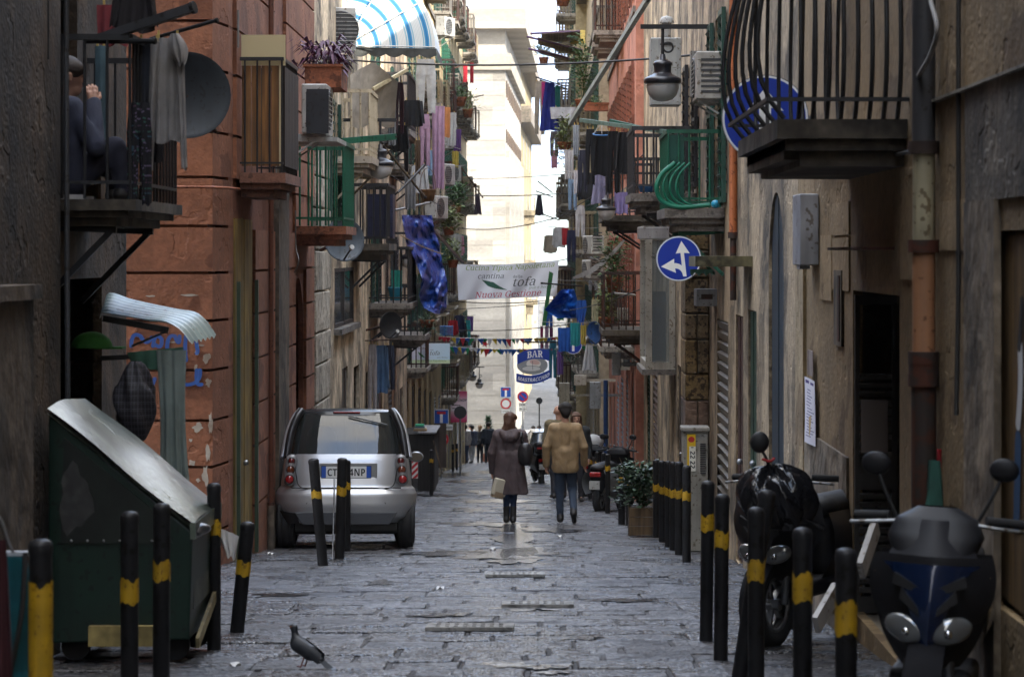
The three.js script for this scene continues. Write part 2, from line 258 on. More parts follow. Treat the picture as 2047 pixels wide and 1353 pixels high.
function fill(b, x, s, h) {
  const { a, b: e, y0, y1, kind = 'dark', m, t = 0.02 } = h, W = e - a;
  const B = (g, t0, t1, yy0, yy1, dd0, dd1) => g.bb(x + s * t0, x + s * t1, yy0, yy1, -dd0, -dd1);
  if (kind === 'door') { // planked leaf with a frame and a handle
    const n = Math.max(2, Math.round(W / 0.35)), g0 = new G(); B(g0, t + 0.03, t + 0.06, y0, y1, a, e);
    const door = g0.build('door', m, b); if (h.label) door.userData.label = h.label;
    for (let i = 0; i < n; i++) { const q = new G(); B(q, t + (i % 2) * 0.006, t + 0.04, y0 + 0.03, y1 - 0.02, a + W * i / n + 0.012, a + W * (i + 1) / n - 0.012); q.build('plank', m, door); }
    const k = new G(); k.ball(x + s * (t - 0.02), y0 + 1, -(a + W * 0.47), 0.03); k.build('handle', M.steel, door);
  } else if (kind === 'window' || kind === 'glazed') {
    const fr = h.fm || M.white, g = new G(), f = 0.06, nn = kind === 'glazed' ? 3 : 2;
    B(g, t - 0.02, t + 0.04, y0, y0 + f, a, e); B(g, t - 0.02, t + 0.04, y1 - f, y1, a, e);
    for (let i = 0; i <= nn; i++) { const c = lerp(a + f / 2, e - f / 2, i / nn); B(g, t - 0.024, t + 0.044, y0 + 0.002, y1 - 0.002, c - f / 2, c + f / 2); }
    const w = g.build('window', fr, b);
    const p = new G(); B(p, t + 0.008, t + 0.014, y0 + f, y1 - f, a + f, e - f); p.build('pane', M.pane, w);
    if (h.sill !== false) { const q = new G(); B(q, -0.12, 0.02, y0 - 0.09, y0 - 0.003, a - 0.1, e + 0.1); q.build('sill', h.sm || M.slab, w); }
    if (h.back) { const q = new G(); B(q, t + 0.1, t + 0.12, y0, y1, a, e); q.build('curtain', h.back, w); }
  } else if (kind === 'shutter') louvre(b, x, s, a, e, y0, y1, m, t, h.leaves || 2);
  else if (kind === 'roller') { const g = new G(); B(g, t + 0.03, t + 0.05, y0, y1, a, e); const n = Math.round((y1 - y0) / 0.11); const w = g.build('roller_shutter', m, b); for (let i = 0; i < n; i++) { const q = new G(); const c = y0 + (i + 0.5) * (y1 - y0) / n; q.box(x + s * (t + 0.01), c, -(a + e) / 2, 0.045, 0.085, W - 0.02, 0, 0, s * 0.35); q.build('slat', m, w); } }
  else if (kind === 'dark') { const g = new G(); const D = 4.7; B(g, D, D + 0.1, y0 - 0.1, y1 + 0.2, a - 1.2, e + 1.2); B(g, 0.07, D, y0 - 0.12, y0 - 0.02, a - 1.2, e + 1.2); B(g, 0.07, D, y0 - 0.02, y1 + 0.2, a - 1.3, a - 1.2); B(g, 0.07, D, y0 - 0.02, y1 + 0.2, e + 1.2, e + 1.3); B(g, 0.07, D, y1 + 0.2, y1 + 0.3, a - 1.2, e + 1.2); g.build('hallway', M.room, b); }
  else if (kind === 'french') { const g = new G(); B(g, t + 0.1, t + 0.106, y0, y1, a, e); const w = g.build('balcony_door', M.pane, b); const cu = new G(); B(cu, t + 0.16, t + 0.17, y0, y1, a, lerp(a, e, 0.45)); cu.build('curtain', M.curtain, w); const fr = new G(); for (const c of [a + 0.03, (a + e) / 2, e - 0.03]) B(fr, t + 0.06, t + 0.1, y0, y1, c - 0.03, c + 0.03); B(fr, t + 0.065, t + 0.1, y0, y0 + 0.5, a + 0.06, e - 0.06); fr.build('door_frame', M.doorBrown, w); for (const [p, q] of [[a - W * 0.5, a - 0.01], [e + 0.01, e + W * 0.5]]) louvre(w, x, s, p, q, y0 + 0.02, y1 - 0.02, m, -0.06, 1, true); }
}
function louvre(b, x, s, a, e, y0, y1, m, t, leaves, merged = false) { // louvred shutter leaves
  for (let k = 0; k < leaves; k++) {
    const p = lerp(a, e, k / leaves) + 0.008, q = lerp(a, e, (k + 1) / leaves) - 0.008, f = Math.min(0.06, (q - p) * 0.2), g = new G();
    const B = (gg, yy0, yy1, dd0, dd1) => gg.bb(x + s * t, x + s * (t + 0.045), yy0, yy1, -dd0, -dd1);
    B(g, y0, y1, p, p + f); B(g, y0, y1, q - f, q); B(g, y0 + 0.002, y0 + f, p + f, q - f); B(g, y1 - f, y1 - 0.002, p + f, q - f); B(g, (y0 + y1) / 2 - f / 2, (y0 + y1) / 2 + f / 2, p + f, q - f);
    const leaf = g, n = Math.max(4, Math.round((y1 - y0) / (merged ? 0.13 : 0.085))), sl = merged ? g : new G();
    for (let i = 0; i < n; i++) { const c = y0 + f + (i + 0.5) * (y1 - y0 - 2 * f) / n; sl.box(x + s * (t + 0.022), c, -(p + q) / 2, 0.012, (y1 - y0) / n * 0.85, q - p - 2 * f + 0.01, 0, 0, s * 0.7); }
    const o = leaf.build('shutter', m, b); if (!merged) sl.build('slats', m, o);
  }
}
// balcony on a side wall: slab, moulding, brackets and railing; bars one by one when near
function balcony(b, o) {
  const { x, s, d0, d1, y, proj = 0.7, th = 0.14, sm = M.slabDark, rm = M.iron, h = 1, step = 0.13, each = false, belly = 0, bw = 0.016, rail = true, mould = true } = o, xe = x - s * proj;
  const g = new G(); g.bb(x - s * 0.002, xe, y - th * 0.5, y, -d0, -d1); if (mould) { g.bb(x - s * 0.002, xe + s * 0.05, y - th * 0.8, y - th * 0.502, -d0 - 0.05, -d1 + 0.05); g.bb(x - s * 0.002, xe + s * 0.13, y - th * 1.2, y - th * 0.802, -d0 - 0.12, -d1 + 0.12); }
  const bal = g.build('balcony', sm, b); if (o.label) bal.userData.label = o.label;
  if (o.bracket !== false) for (const d of [d0 + 0.25, d1 - 0.25]) { const br = new G(); br.bar(v3(x, y - th * 1.2, -d), v3(x - s * proj * 0.75, y - th * 1.2 - 0.02, -d), 0.04, 0.04); br.bar(v3(x, y - th - 0.5, -d), v3(x - s * proj * 0.72, y - th * 1.2 - 0.015, -d), 0.035, 0.035); br.build('bracket', rm, bal); }
  if (!rail) return bal;
  const top = y + h, i = 0.04, xi = xe + s * i;
  const off = v => belly * Math.sin(Math.PI * Math.pow(v, 0.66));
  for (const yy of [top, y + 0.1]) { const hr = new G(), bo = yy === top ? 0 : off(0.1), w = yy === top ? bw * 2.2 : bw * 1.2; hr.bar(v3(x, yy, -d0 - i + bo), v3(xi - s * bo, yy, -d0 - i + bo), w, w); hr.bar(v3(xi - s * bo, yy + 0.001, -d0 - i + bo), v3(xi - s * bo, yy + 0.001, -d1 + i - bo), w, w); hr.bar(v3(x, yy, -d1 + i - bo), v3(xi - s * bo, yy, -d1 + i - bo), w, w); hr.build(yy === top ? 'handrail' : 'bottom_rail', rm, bal); }
  const list = []; const n1 = Math.max(2, Math.round(proj / step)), n2 = Math.max(3, Math.round((d1 - d0) / (o.step2 || step)));
  for (let k = 0; k < n1; k++) for (const e of [0, 1]) list.push([lerp(x - s * 0.05, xi, k / n1), e ? -d1 + i : -d0 - i, 0, e ? -1 : 1]);
  for (let k = 0; k <= n2; k++) list.push([xi, lerp(-d0 - i, -d1 + i, k / n2), -s, 0]);
  const all = new G();
  for (const [px, pz, ox, oz] of list) {
    const q = each ? new G() : all;
    if (belly) q.tube([0, 0.12, 0.25, 0.4, 0.6, 0.8, 1].map(v => v3(px + ox * off(v), y + 0.005 + v * (h - 0.01), pz + oz * off(v))), bw * 0.75, 5, 10);
    else q.cyl(v3(px, y + 0.005, pz), v3(px, top, pz), bw * 0.6, bw * 0.6, each ? 7 : 4);
    if (each) q.build('baluster', rm, bal);
  }
  if (!each) all.build('balusters', rm, bal).userData.kind = 'stuff';
  return bal;
}
const GRP = { far: 'balconied apartment houses along the street' };
const o4 = (x, pa, pb, ya, yb, extra) => { const a = Math.min(wd(x, pa), wd(x, pb)), b = Math.max(wd(x, pa), wd(x, pb)), d = (a + b) / 2; return { a, b, y0: Y(yb, d), y1: Y(ya, d), ...extra }; };
// --- left side ---
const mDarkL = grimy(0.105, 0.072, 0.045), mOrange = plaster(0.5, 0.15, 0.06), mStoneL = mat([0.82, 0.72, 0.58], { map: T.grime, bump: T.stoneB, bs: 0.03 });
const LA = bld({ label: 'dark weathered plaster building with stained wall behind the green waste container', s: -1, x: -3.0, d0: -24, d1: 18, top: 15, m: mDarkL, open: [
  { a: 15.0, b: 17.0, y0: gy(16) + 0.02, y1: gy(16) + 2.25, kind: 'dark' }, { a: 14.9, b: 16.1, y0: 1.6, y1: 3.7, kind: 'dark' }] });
{ const g = new G(); g.bb(-3.004, -2.78, -1.6, 14.9, 23.9, -14.4); g.build('wall', mDarkL, LA);
  const p = new G(); p.bb(-2.779, -2.64, -1.5, Y(600, 12.6), -11.9, -12.95); p.bb(-2.779, -2.6, Y(600, 12.6) + 0.002, Y(570, 12.6), -11.8, -13.0); p.build('door_jamb', mat([0.13, 0.1, 0.075], { map: T.grime, bump: T.stoneB, bs: 0.02 }), LA); }
balcony(LA, { x: -3.0, s: -1, d0: 14.6, d1: 16.5, y: Y(398, 14.6), proj: 0.62, th: 0.13, h: 0.95, each: true, step: 0.14, label: 'dark stone balcony with black railing' });
const LB = bld({ label: 'orange plastered building with deep horizontal joints and a yellow arched door', s: -1, x: -3.07, d0: 24.4, d1: 33.2, top: 11, m: plaster(0.26, 0.09, 0.045), open: [
  { a: 24.78, b: 26.3, y0: gy(25.9), y1: Y(435, 25.9), arch: true, kind: 'door', t: -0.02, m: wood(0.42, 0.27, 0.06), label: 'yellow ochre wooden door with worn paint' }, { a: 30.7, b: 32.0, y0: gy(31.4), y1: Y(555, 31.4), arch: true, kind: 'dark' }] });
{ // the camera-facing end of the orange block, its courses of rusticated blocks and the chamfered corner
  const core = new G(); core.bb(-16, -3.2, -2.6, 11, -23.85, -24.5); core.build('wall', plaster(0.24, 0.09, 0.045), LB);
  const ys = [1060, 930, 838, 738, 640, 545, 452, 355, 265, 140, 45, -60, -160, -260, -360], oM = [[0.36, 0.142, 0.074], [0.385, 0.152, 0.079], [0.335, 0.132, 0.068]].map(c => plaster(...c));
  const base = new G(); const yb0 = gy(24) - 0.3;
  for (let k = -1; k < ys.length - 1; k++) {
    const yl = k < 0 ? yb0 : Y(ys[k], 24) + 0.014, yh = Y(ys[k + 1], 24) - 0.014;
    const q = new G(); // end face with its chamfer as one block
    const mx = new THREE.Matrix4().makeBasis(v3(1, 0, 0), v3(0, 0, -1), v3(0, 1, 0)).setPosition(0, yl, 0);
    q.ext([[-9, 23.8], [-3.146, 23.8], [-3.068, 24.41], [-3.068, 24.72], [-3.25, 24.72], [-3.25, 23.86], [-9, 23.86]].map(p => p), yh - yl, mx); q.build('rusticated_block', oM[(k + 3) % 3], LB);
    for (const [a, b, n] of [[26.36, 28.3, 1], [29.5, 30.67, 1], [32.03, 33.15, 1]]) { const w = new G(); if (yh < Y(435, 26)) { w.bb(-3.069, -3.0685 + 0.0385, yl, yh, -a, -b); w.build('rusticated_block', oM[(k + 4) % 3], LB); } }
    if (yl >= Y(440, 26)) { const w = new G(); w.bb(-3.069, -3.03, yl, yh, -24.73, -28.3); w.build('rusticated_block', oM[(k + 2) % 3], LB); const w2 = new G(); w2.bb(-3.069, -3.03, yl, yh, -29.5, -33.15); w2.build('rusticated_block', oM[(k + 3) % 3], LB); }
    if (yl >= Y(560, 31.3) && yl < Y(440, 26)) { const w2 = new G(); w2.bb(-3.069, -3.03, yl, yh, -30.68, -32.02); w2.build('rusticated_block', oM[(k + 3) % 3], LB); }
  }
  const pil = new G(); pil.bb(-3.069, -2.99, gy(29) - 0.3, Y(120, 29), -28.33, -29.47); pil.build('stone_pilaster', mat([0.17, 0.14, 0.115], { map: T.grime, bump: T.stoneB, bs: 0.025 }), LB);
  const fr = new G(); for (const d of [24.72, 26.28]) { const f2 = new G(); f2.bb(-3.03, -2.995, gy(26), Y(560, 26), -d, -d - 0.07); f2.build('door_post', painted(0.05, 0.085, 0.05), LB); }
}
balcony(LB, { x: -3.03, s: -1, d0: 24.95, d1: 26.5, y: Y(345, 24.9), proj: 0.46, th: 0.2, sm: mat([0.23, 0.1, 0.06], { map: T.stone }), h: 1.14, each: true, step: 0.145, bracket: false, label: 'balcony closed with brown boards behind thin bars' });
{ const q = new G(); const y0 = Y(343, 24.95), y1 = Y(130, 24.95), y2 = Y(68, 24.95);
  for (let k = 0; k < 4; k++) { const p = new G(); p.bb(lerp(-3.02, -2.62, k / 4) + 0.004, lerp(-3.02, -2.62, (k + 1) / 4) - 0.004, y0 + 0.06, y1, -25.03, -25.045); p.build('board', wood(0.42, 0.19, 0.05), LB); }
  for (let k = 0; k < 9; k++) { const p = new G(); p.bb(-2.6, -2.585, y0 + 0.06, y1 - 0.01, -25.06 - k * 0.155, -25.2 - k * 0.155); p.build('board', wood(0.06, 0.03, 0.018), LB); }
  q.bb(-3.02, -2.58, y1 + 0.003, y2, -25.03, -25.05); q.bb(-2.64, -2.605, y0 + 0.06, y1, -25.01, -25.028); q.build('cream_panel', mat([0.52, 0.43, 0.24], { rough: 0.6 }), LB); }
balcony(LB, { x: -3.03, s: -1, d0: 30.6, d1: 32.3, y: Y(452, 30.6), proj: 0.62, th: 0.2, sm: mat([0.4, 0.15, 0.075], { map: T.stone }), rm: M.green, h: 1.02, each: true, step: 0.125, bracket: false, bw: 0.022, label: 'balcony with bright green railing' });
const LC = bld({ label: 'grey stone house with large squared corner blocks behind the parked car', s: -1, x: -3.1, d0: 33.2, d1: 43, top: 8, m: mStoneL, open: [
  o4(-3.1, 668, 706, 535, 650, { kind: 'window', fm: wood(0.08, 0.06, 0.05) }), { a: 38.6, b: 39.7, y0: gy(39), y1: gy(39) + 2.3, kind: 'door', m: wood(0.1, 0.07, 0.045), label: 'weathered brown door' }, { a: 41, b: 42.2, y0: gy(41.5), y1: gy(41.5) + 2.4, kind: 'dark' }, { a: 36.6, b: 37.6, y0: 1.45, y1: 3.5, kind: 'french', m: M.greenDark }] });
{ const r = rng(31); const qm = [[0.5, 0.44, 0.35], [0.44, 0.39, 0.31], [0.56, 0.5, 0.4]].map(c => mat(c, { map: T.stone, bump: T.stoneB, bs: 0.03 }));
  let y = gy(34) - 0.2; while (y < 3.6) { const h = 0.42 + r() * 0.16, a = 33.22, b = 35.2 + r() * 0.5; const q = new G(); q.rb(-3.07, y + h / 2, -(a + b) / 2, 0.12, h - 0.02, b - a, 0.02); q.build('stone_block', qm[Math.floor(r() * 3)], LC); y += h; } }
balcony(LC, { x: -3.1, s: -1, d0: 36.3, d1: 38.6, y: Y(312, 36.3), proj: 0.62, th: 0.2, sm: painted(0.55, 0.47, 0.37), rm: painted(0.62, 0.52, 0.36), h: 0.95, each: true, step: 0.14, bw: 0.024, label: 'balcony with cream painted railing' });
balcony(LC, { x: -3.1, s: -1, d0: 40.3, d1: 42.4, y: Y(487, 40.3), proj: 0.62, th: 0.22, h: 0.95, step: 0.13, bw: 0.024 });
const mLD = farP(0.38, 0.31, 0.21);
const LD = bld({ label: 'soot-darkened house with the blue tarpaulin on its balconies', s: -1, x: -3.15, d0: 43, d1: 58, top: 9.3, m: grimy(0.8, 0.68, 0.52), open: [
  { a: 44.5, b: 45.6, y0: gy(45), y1: gy(45) + 2.4, kind: 'dark' }, { a: 47.5, b: 49, y0: gy(48), y1: gy(48) + 2.6, kind: 'door', m: painted(0.1, 0.02, 0.02), label: 'dark red door' }, { a: 51, b: 52.2, y0: gy(51.5), y1: gy(51.5) + 2.4, kind: 'roller', m: M.ironGrey }, { a: 55, b: 56.2, y0: gy(55.5), y1: gy(55.5) + 2.3, kind: 'door', m: wood(0.16, 0.09, 0.04) },
  { a: 46, b: 47, y0: gy(46) + 3.4, y1: gy(46) + 5.4, kind: 'french', m: M.greenDark }, { a: 52, b: 53, y0: gy(52) + 3.4, y1: gy(52) + 5.4, kind: 'french', m: M.ironGrey }, { a: 46, b: 47, y0: gy(46) + 6.9, y1: gy(46) + 8.9, kind: 'french', m: M.greenDark }, { a: 52, b: 53, y0: gy(52) + 6.9, y1: gy(52) + 8.9, kind: 'french', m: M.greenDark }] });
for (const [d, y] of [[45.2, Y(607, 45)], [51.2, gy(52) + 3.35], [45.2, gy(46) + 6.85], [51.2, gy(52) + 6.85]]) balcony(LD, { x: -3.15, s: -1, d0: d, d1: d + 2.7, y, proj: 0.75, th: 0.2, sm: M.slab, h: 1, step: 0.14, bw: 0.024 });
function farHouse(label, s, x, d0, d1, top, m, sh, seed, o = {}) { // storeys of balcony doors above shops, each storey stepping down with the street
  const r = rng(seed), open = [], bal = [], n = Math.max(2, Math.round((d1 - d0) / 3.2)), gm = gy((d0 + d1) / 2);
  for (let k = 0; k < n; k++) {
    const c = lerp(d0, d1, (k + 0.5) / n), g0 = gy(c);
    open.push({ a: c - 0.75, b: c + 0.75, y0: g0, y1: g0 + 2.5, arch: r() < 0.3, kind: ['door', 'roller', 'dark', 'door'][Math.floor(r() * 4)], m: [wood(0.14, 0.08, 0.04), M.ironGrey, M.greenDark, painted(0.06, 0.09, 0.13)][Math.floor(r() * 4)] });
    for (let st = 0; st < 5; st++) { const yf = gm + 3.6 + st * 3.3; if (yf + 2.2 > top - 0.5) break; open.push({ a: c - 0.5, b: c + 0.5, y0: yf, y1: yf + 2.15, kind: 'french', m: sh }); bal.push([c, yf]); }
  }
  const b = bld({ label, s, x, d0, d1, top, m, open });
  for (const [c, yf] of bal) if (r() < (o.p ?? 0.9)) balcony(b, { x, s, bracket: false, d0: c - 0.95, d1: c + 0.95, y: yf - 0.02, proj: 0.5 + r() * 0.2, th: 0.2, sm: o.sm || M.slabPale, rm: [M.railTan, M.rustIron, M.railGrey][Math.floor(r() * 3)], h: 1, step: 0.15, bw: 0.026 });
  const co = new G(); co.bb(x - s * 0.35, x + s * 0.3, top - 0.5, top - 0.2, -d0, -d1); co.bb(x - s * 0.5, x + s * 0.3, top - 0.198, top + 0.002, -d0, -d1); co.build('cornice', o.sm || M.slab, b);
  for (let st = 0; st < 4; st++) { const yf = gm + 3.3 + st * 3.3; if (yf > top - 2) break; const q = new G(); q.bb(x - s * 0.05, x, yf, yf + 0.12, -d0 - 0.02, -d1 + 0.02); q.build('string_course', o.sm || M.slab, b); }
  return b;
}
const LE = farHouse('yellow ochre balconied house above the restaurant sign', -1, -3.25, 58, 80, 11.5, farP(0.72, 0.58, 0.33), M.greenDark, 41);
const LF = farHouse('pale yellow balconied house beside the pink shop sign', -1, -3.42, 80, 112, 13.5, farP(0.74, 0.62, 0.38), M.green, 42);
// --- right side ---
const mRA = plaster(0.36, 0.25, 0.125), mRB = grimy(0.44, 0.36, 0.26);
const RA = bld({ label: 'ochre plaster building with black louvred doorway behind the blue scooter', s: 1, x: 1.9, d0: -24, d1: 18.6, top: 15, m: mRA, open: [
  o4(1.9, 1990, 2140, 458, 1260, { kind: 'door', m: wood(0.3, 0.165, 0.04), label: 'ochre wooden door with painted graffiti' }), { a: 13.3, b: 15.3, y0: gy(14.5) + 0.12, y1: Y(585, 14.3), kind: 'dark' }] });
const RB = bld({ label: 'grey tuff house with arched dark blue door', s: 1, x: 1.9, d0: 18.6, d1: 28.4, top: 12, m: mRB, open: [
  { a: 19.7, b: 21.0, y0: gy(20.4), y1: Y(385, 20.4), arch: true, kind: 'door', m: painted(0.025, 0.045, 0.06), label: 'dark blue panelled door' }, { a: 22.2, b: 23.1, y0: gy(22.7), y1: Y(620, 22.7), kind: 'door', m: painted(0.02, 0.06, 0.035), label: 'dark green door' }, { a: 23.7, b: 24.6, y0: gy(24.2), y1: Y(630, 24.2), kind: 'door', m: painted(0.06, 0.025, 0.02), label: 'dark red door' }, { a: 25.6, b: 27.2, y0: gy(26.5), y1: Y(640, 26.4), kind: 'roller', m: painted(0.2, 0.17, 0.13), label: 'louvred metal gate' }, { a: 26.3, b: 27.5, y0: Y(412, 26.8), y1: 3.8, kind: 'french', m: M.greenDark }] });
const RC1 = bld({ label: 'bare tuff and plaster house with a tall white framed window', s: 1, x: 1.9, d0: 28.4, d1: 47, top: 8, m: mat([0.68, 0.58, 0.45], { map: T.grime, bump: T.stoneB, bs: 0.03 }), open: [
  { a: 31, b: 32.3, y0: Y(380, 31.6), y1: 3.7, kind: 'french', m: M.iron }, { a: 33.6, b: 35.2, y0: gy(34.5), y1: gy(34.5) + 2.2, kind: 'door', m: wood(0.15, 0.1, 0.06), label: 'bare weathered wooden door' }, { a: 41.4, b: 43, y0: gy(42), y1: gy(42) + 2.5, kind: 'roller', m: painted(0.1, 0.06, 0.05) }, { a: 44.2, b: 45.6, y0: gy(45), y1: gy(45) + 2.5, kind: 'shutter', m: M.greenDark }] });
{ // squared tuff blocks left bare between the plaster
  const r = rng(9), qm = [[0.46, 0.34, 0.18], [0.4, 0.3, 0.17], [0.34, 0.27, 0.19], [0.3, 0.25, 0.2]].map(c => mat(c, { map: T.tuff, bump: T.stoneB, bs: 0.035 }));
  const dp = 28.45; let y = gy(dp) + 0.02; // a pier of blocks standing out from the wall
  while (y < Y(458, dp)) { const h = 0.27 + r() * 0.14, split = r() < 0.4 ? lerp(1.7, 1.82, r()) : 0, low = y < gy(dp) + 1.45; for (const [a, b] of split ? [[1.615, split], [split, 1.895]] : [[1.615, 1.895]]) { const q = new G(); q.rb((a + b) / 2, y + h / 2, -(dp + 0.45 - r() * 0.02), b - a - 0.012, h - 0.016, 0.9, 0.016); q.build('tuff_block', low ? grimy(0.24 + r() * 0.06, 0.21, 0.18) : qm[Math.floor(r() * 4)], RC1); } y += h; }
  const core = new G(); core.bb(1.635, 1.9, gy(dp) - 0.2, Y(458, dp), -dp - 0.03, -dp - 0.86); core.build('mortar', mat([0.22, 0.19, 0.16], { map: T.grime }), RC1);
  // glazed bay with a pale frame
  const d = 35.6, x0 = X(1291, d), y0 = Y(738, d), y1 = Y(462, d), fm = painted(0.5, 0.46, 0.38), fr = new G(); fr.bb(x0, x0 + 0.09, y0, y1, -d, -d - 0.08); fr.bb(1.8, 1.89, y0, y1, -d, -d - 0.08); fr.bb(x0 + 0.09, 1.8, y0, y0 + 0.1, -d - 0.002, -d - 0.078); fr.bb(x0 + 0.09, 1.8, y1 - 0.12, y1, -d - 0.002, -d - 0.078); fr.bb(x0, x0 + 0.08, y0, y1, -d - 2.0, -d - 2.08); fr.bb(x0 + 0.004, x0 + 0.08, y0, y0 + 0.1, -d - 0.08, -d - 2.0); fr.bb(x0 + 0.004, x0 + 0.08, y1 - 0.12, y1, -d - 0.08, -d - 2.0); const bay = fr.build('bay_window', fm, RC1);
  const pn = new G(); pn.bb(x0 + 0.09, 1.8, y0 + 0.1, y1 - 0.12, -d - 0.035, -d - 0.041); pn.build('pane', M.pane, bay); const pn2 = new G(); pn2.bb(x0 + 0.035, x0 + 0.041, y0 + 0.1, y1 - 0.12, -d - 0.08, -d - 2.0); pn2.build('pane', M.pane, bay);
  const sl = new G(); sl.bb(x0 - 0.05, 1.9, y0 - 0.08, y0 - 0.003, -d + 0.05, -d - 2.1); sl.bb(x0 - 0.03, 1.9, y1 + 0.003, y1 + 0.08, -d + 0.03, -d - 2.1); sl.build('bay_sill', M.slab, bay); const cu = new G(); cu.bb(x0 + 0.12, 1.78, y0 + 0.1, y0 + 1.1, -d - 0.5, -d - 0.51); cu.build('curtain', mat([0.3, 0.3, 0.28]), bay); }
const RD = farHouse('pink plastered house with louvred shutters above the motorcycles', 1, 1.75, 47, 66, 8.8, farP(0.68, 0.3, 0.22), painted(0.34, 0.11, 0.06), 51, { p: 0.35 });
const RE = farHouse('cream balconied house hung with plants beside the pink house', 1, 1.5, 66, 86, 10.3, farP(0.68, 0.58, 0.42), M.greenDark, 52);
const RF = farHouse('narrow yellow balconied house at the street corner opposite the lamps', 1, 1.15, 86, 112, 12.6, farP(0.72, 0.62, 0.4), M.greenDark, 53);
const BIG = balcony(RA, { x: 1.9, s: 1, d0: 13.0, d1: 15.6, y: Y(240, 13.1), proj: 0.68, th: 0.2, h: 1.12, each: true, step: 0.085, step2: 0.5, belly: 0.14, bw: 0.018, bracket: false, label: 'dark balcony with bulging black bars' });
{ const g = new G(); g.bb(1.9, 1.27, Y(262, 13.1), Y(318, 13.1), -13.15, -15.5); g.build('balcony_beam', M.slabDark, BIG); }
balcony(RB, { x: 1.9, s: 1, d0: 26.0, d1: 27.8, y: Y(416, 26), proj: 0.63, th: 0.2, sm: M.slab, rm: M.green, h: 0.8, each: true, step: 0.13, bw: 0.018, label: 'stone balcony with green wire railing' });
balcony(RC1, { x: 1.9, s: 1, d0: 30.7, d1: 32.7, y: Y(386, 30.7), proj: 0.82, th: 0.2, sm: M.slab, rm: M.ironGrey, h: 0.8, each: true, step: 0.14, bw: 0.022, label: 'stone balcony with grey bars' });
balcony(RC1, { x: 1.9, s: 1, d0: 40, d1: 42.6, y: Y(430, 40), proj: 0.95, th: 0.2, h: 0.9, step: 0.14, bw: 0.022 });
balcony(RC1, { x: 1.9, s: 1, d0: 44, d1: 46.5, y: Y(660, 44), proj: 0.85, th: 0.2, rm: M.rustIron, h: 1, step: 0.14, bw: 0.022 });
{ const g = new G(); g.bb(1.9, 1.38, Y(512, 22.6), Y(533, 22.6), -22.6, -23.6); g.build('ledge', mat([0.2, 0.19, 0.11], { map: T.grime, bump: T.stoneB, bs: 0.02 }), RB); }
bld({ name: 'corner_palace', label: 'palace round the corner behind the narrow yellow house', s: 1, x: 2.2, d0: 113, d1: 144, top: 4.5, m: farP(0.5, 0.42, 0.3), depth: 14 });
// the street goes on uphill behind the camera: these houses keep the foreground in shade
bld({ label: 'plain house up the street on the left, next to the dark weathered building', s: -1, x: -3.0, d0: -70, d1: -24, top: 22, m: grimy(0.4, 0.33, 0.25), bottom: 0.5 });
bld({ label: 'plain house up the street on the right, next to the ochre building', s: 1, x: 1.9, d0: -70, d1: -24, top: 22, m: grimy(0.45, 0.37, 0.27), bottom: 0.5 });
// --- far end: travertine block and the street beyond ---
const mTrav = mat([0.45, 0.43, 0.395], { map: T.trav, rough: 0.75, bump: T.stoneB, bs: 0.01 });
{
  const b = thing('travertine_building', v3(-8, gy(150), -158), 'tall pale travertine palace with flat cornice closing the street', 'building');
  const g = new G(), yb = gy(150) - 0.3, top = Y(60, 150), c0 = X(1010, 150), c1 = X(1041, 184);
  const mx = new THREE.Matrix4().makeBasis(v3(1, 0, 0), v3(0, 0, -1), v3(0, 1, 0)).setPosition(0, yb, 0);
  g.ext([[-30, 150], [c0, 150], [c1, 184], [-30, 184]], top - yb, mx); g.build('wall', mTrav, b);
  for (const [y0, y1, e] of [[Y(140, 150), Y(108, 150), 0.35], [top, Y(20, 150), 1.25]]) { const q = new G(); q.ext([[-30, 150 - e], [c0 + e, 150 - e], [c1 + e, 184 + e], [-30, 184 + e]], y1 - y0, mx.clone().setPosition(0, y0, 0)); q.build('cornice', mat([0.42, 0.38, 0.32], { map: T.trav, rough: 0.8 }), b); }
  for (let k = 0; k < 12; k++) { const t = (k + 0.5) / 12, x = lerp(c0, c1, t), z = lerp(150, 184, t), q = new G(), ry = Math.atan2(c1 - c0, -34) + Math.PI; q.box(x, (Y(300, 150) + yb) / 2, -z, 0.5, Y(300, 150) - yb, 1.3, ry); q.build('stone_rib', mTrav, b); const w = new G(); w.box(x + 0.02, Y(175, 150), -z, 0.1, 1.0, 0.7, ry); w.build('window', M.doorBrown, b); const w2 = new G(); w2.box(x + 0.02, Y(270, 150), -z, 0.1, 0.8, 0.6, ry); w2.build('window', M.doorBrown, b); }
  const pl = new G(); pl.bb(-30, c0 + 0.25, yb, Y(845, 150), -149.6, -150); pl.build('plinth', mat([0.36, 0.34, 0.3], { map: T.trav }), b);
  for (let r = 0; r < 26; r++) { const w = new G(); const y0 = Y(850 - r * 30, 150); w.bb(-12, c0 + 0.012, y0, y0 + 0.86, -149.97, -150.01); if (r < 24) w.build('stone_course', r % 3 ? mTrav : mat([0.41, 0.39, 0.36], { map: T.trav, rough: 0.8 }), b); }
}
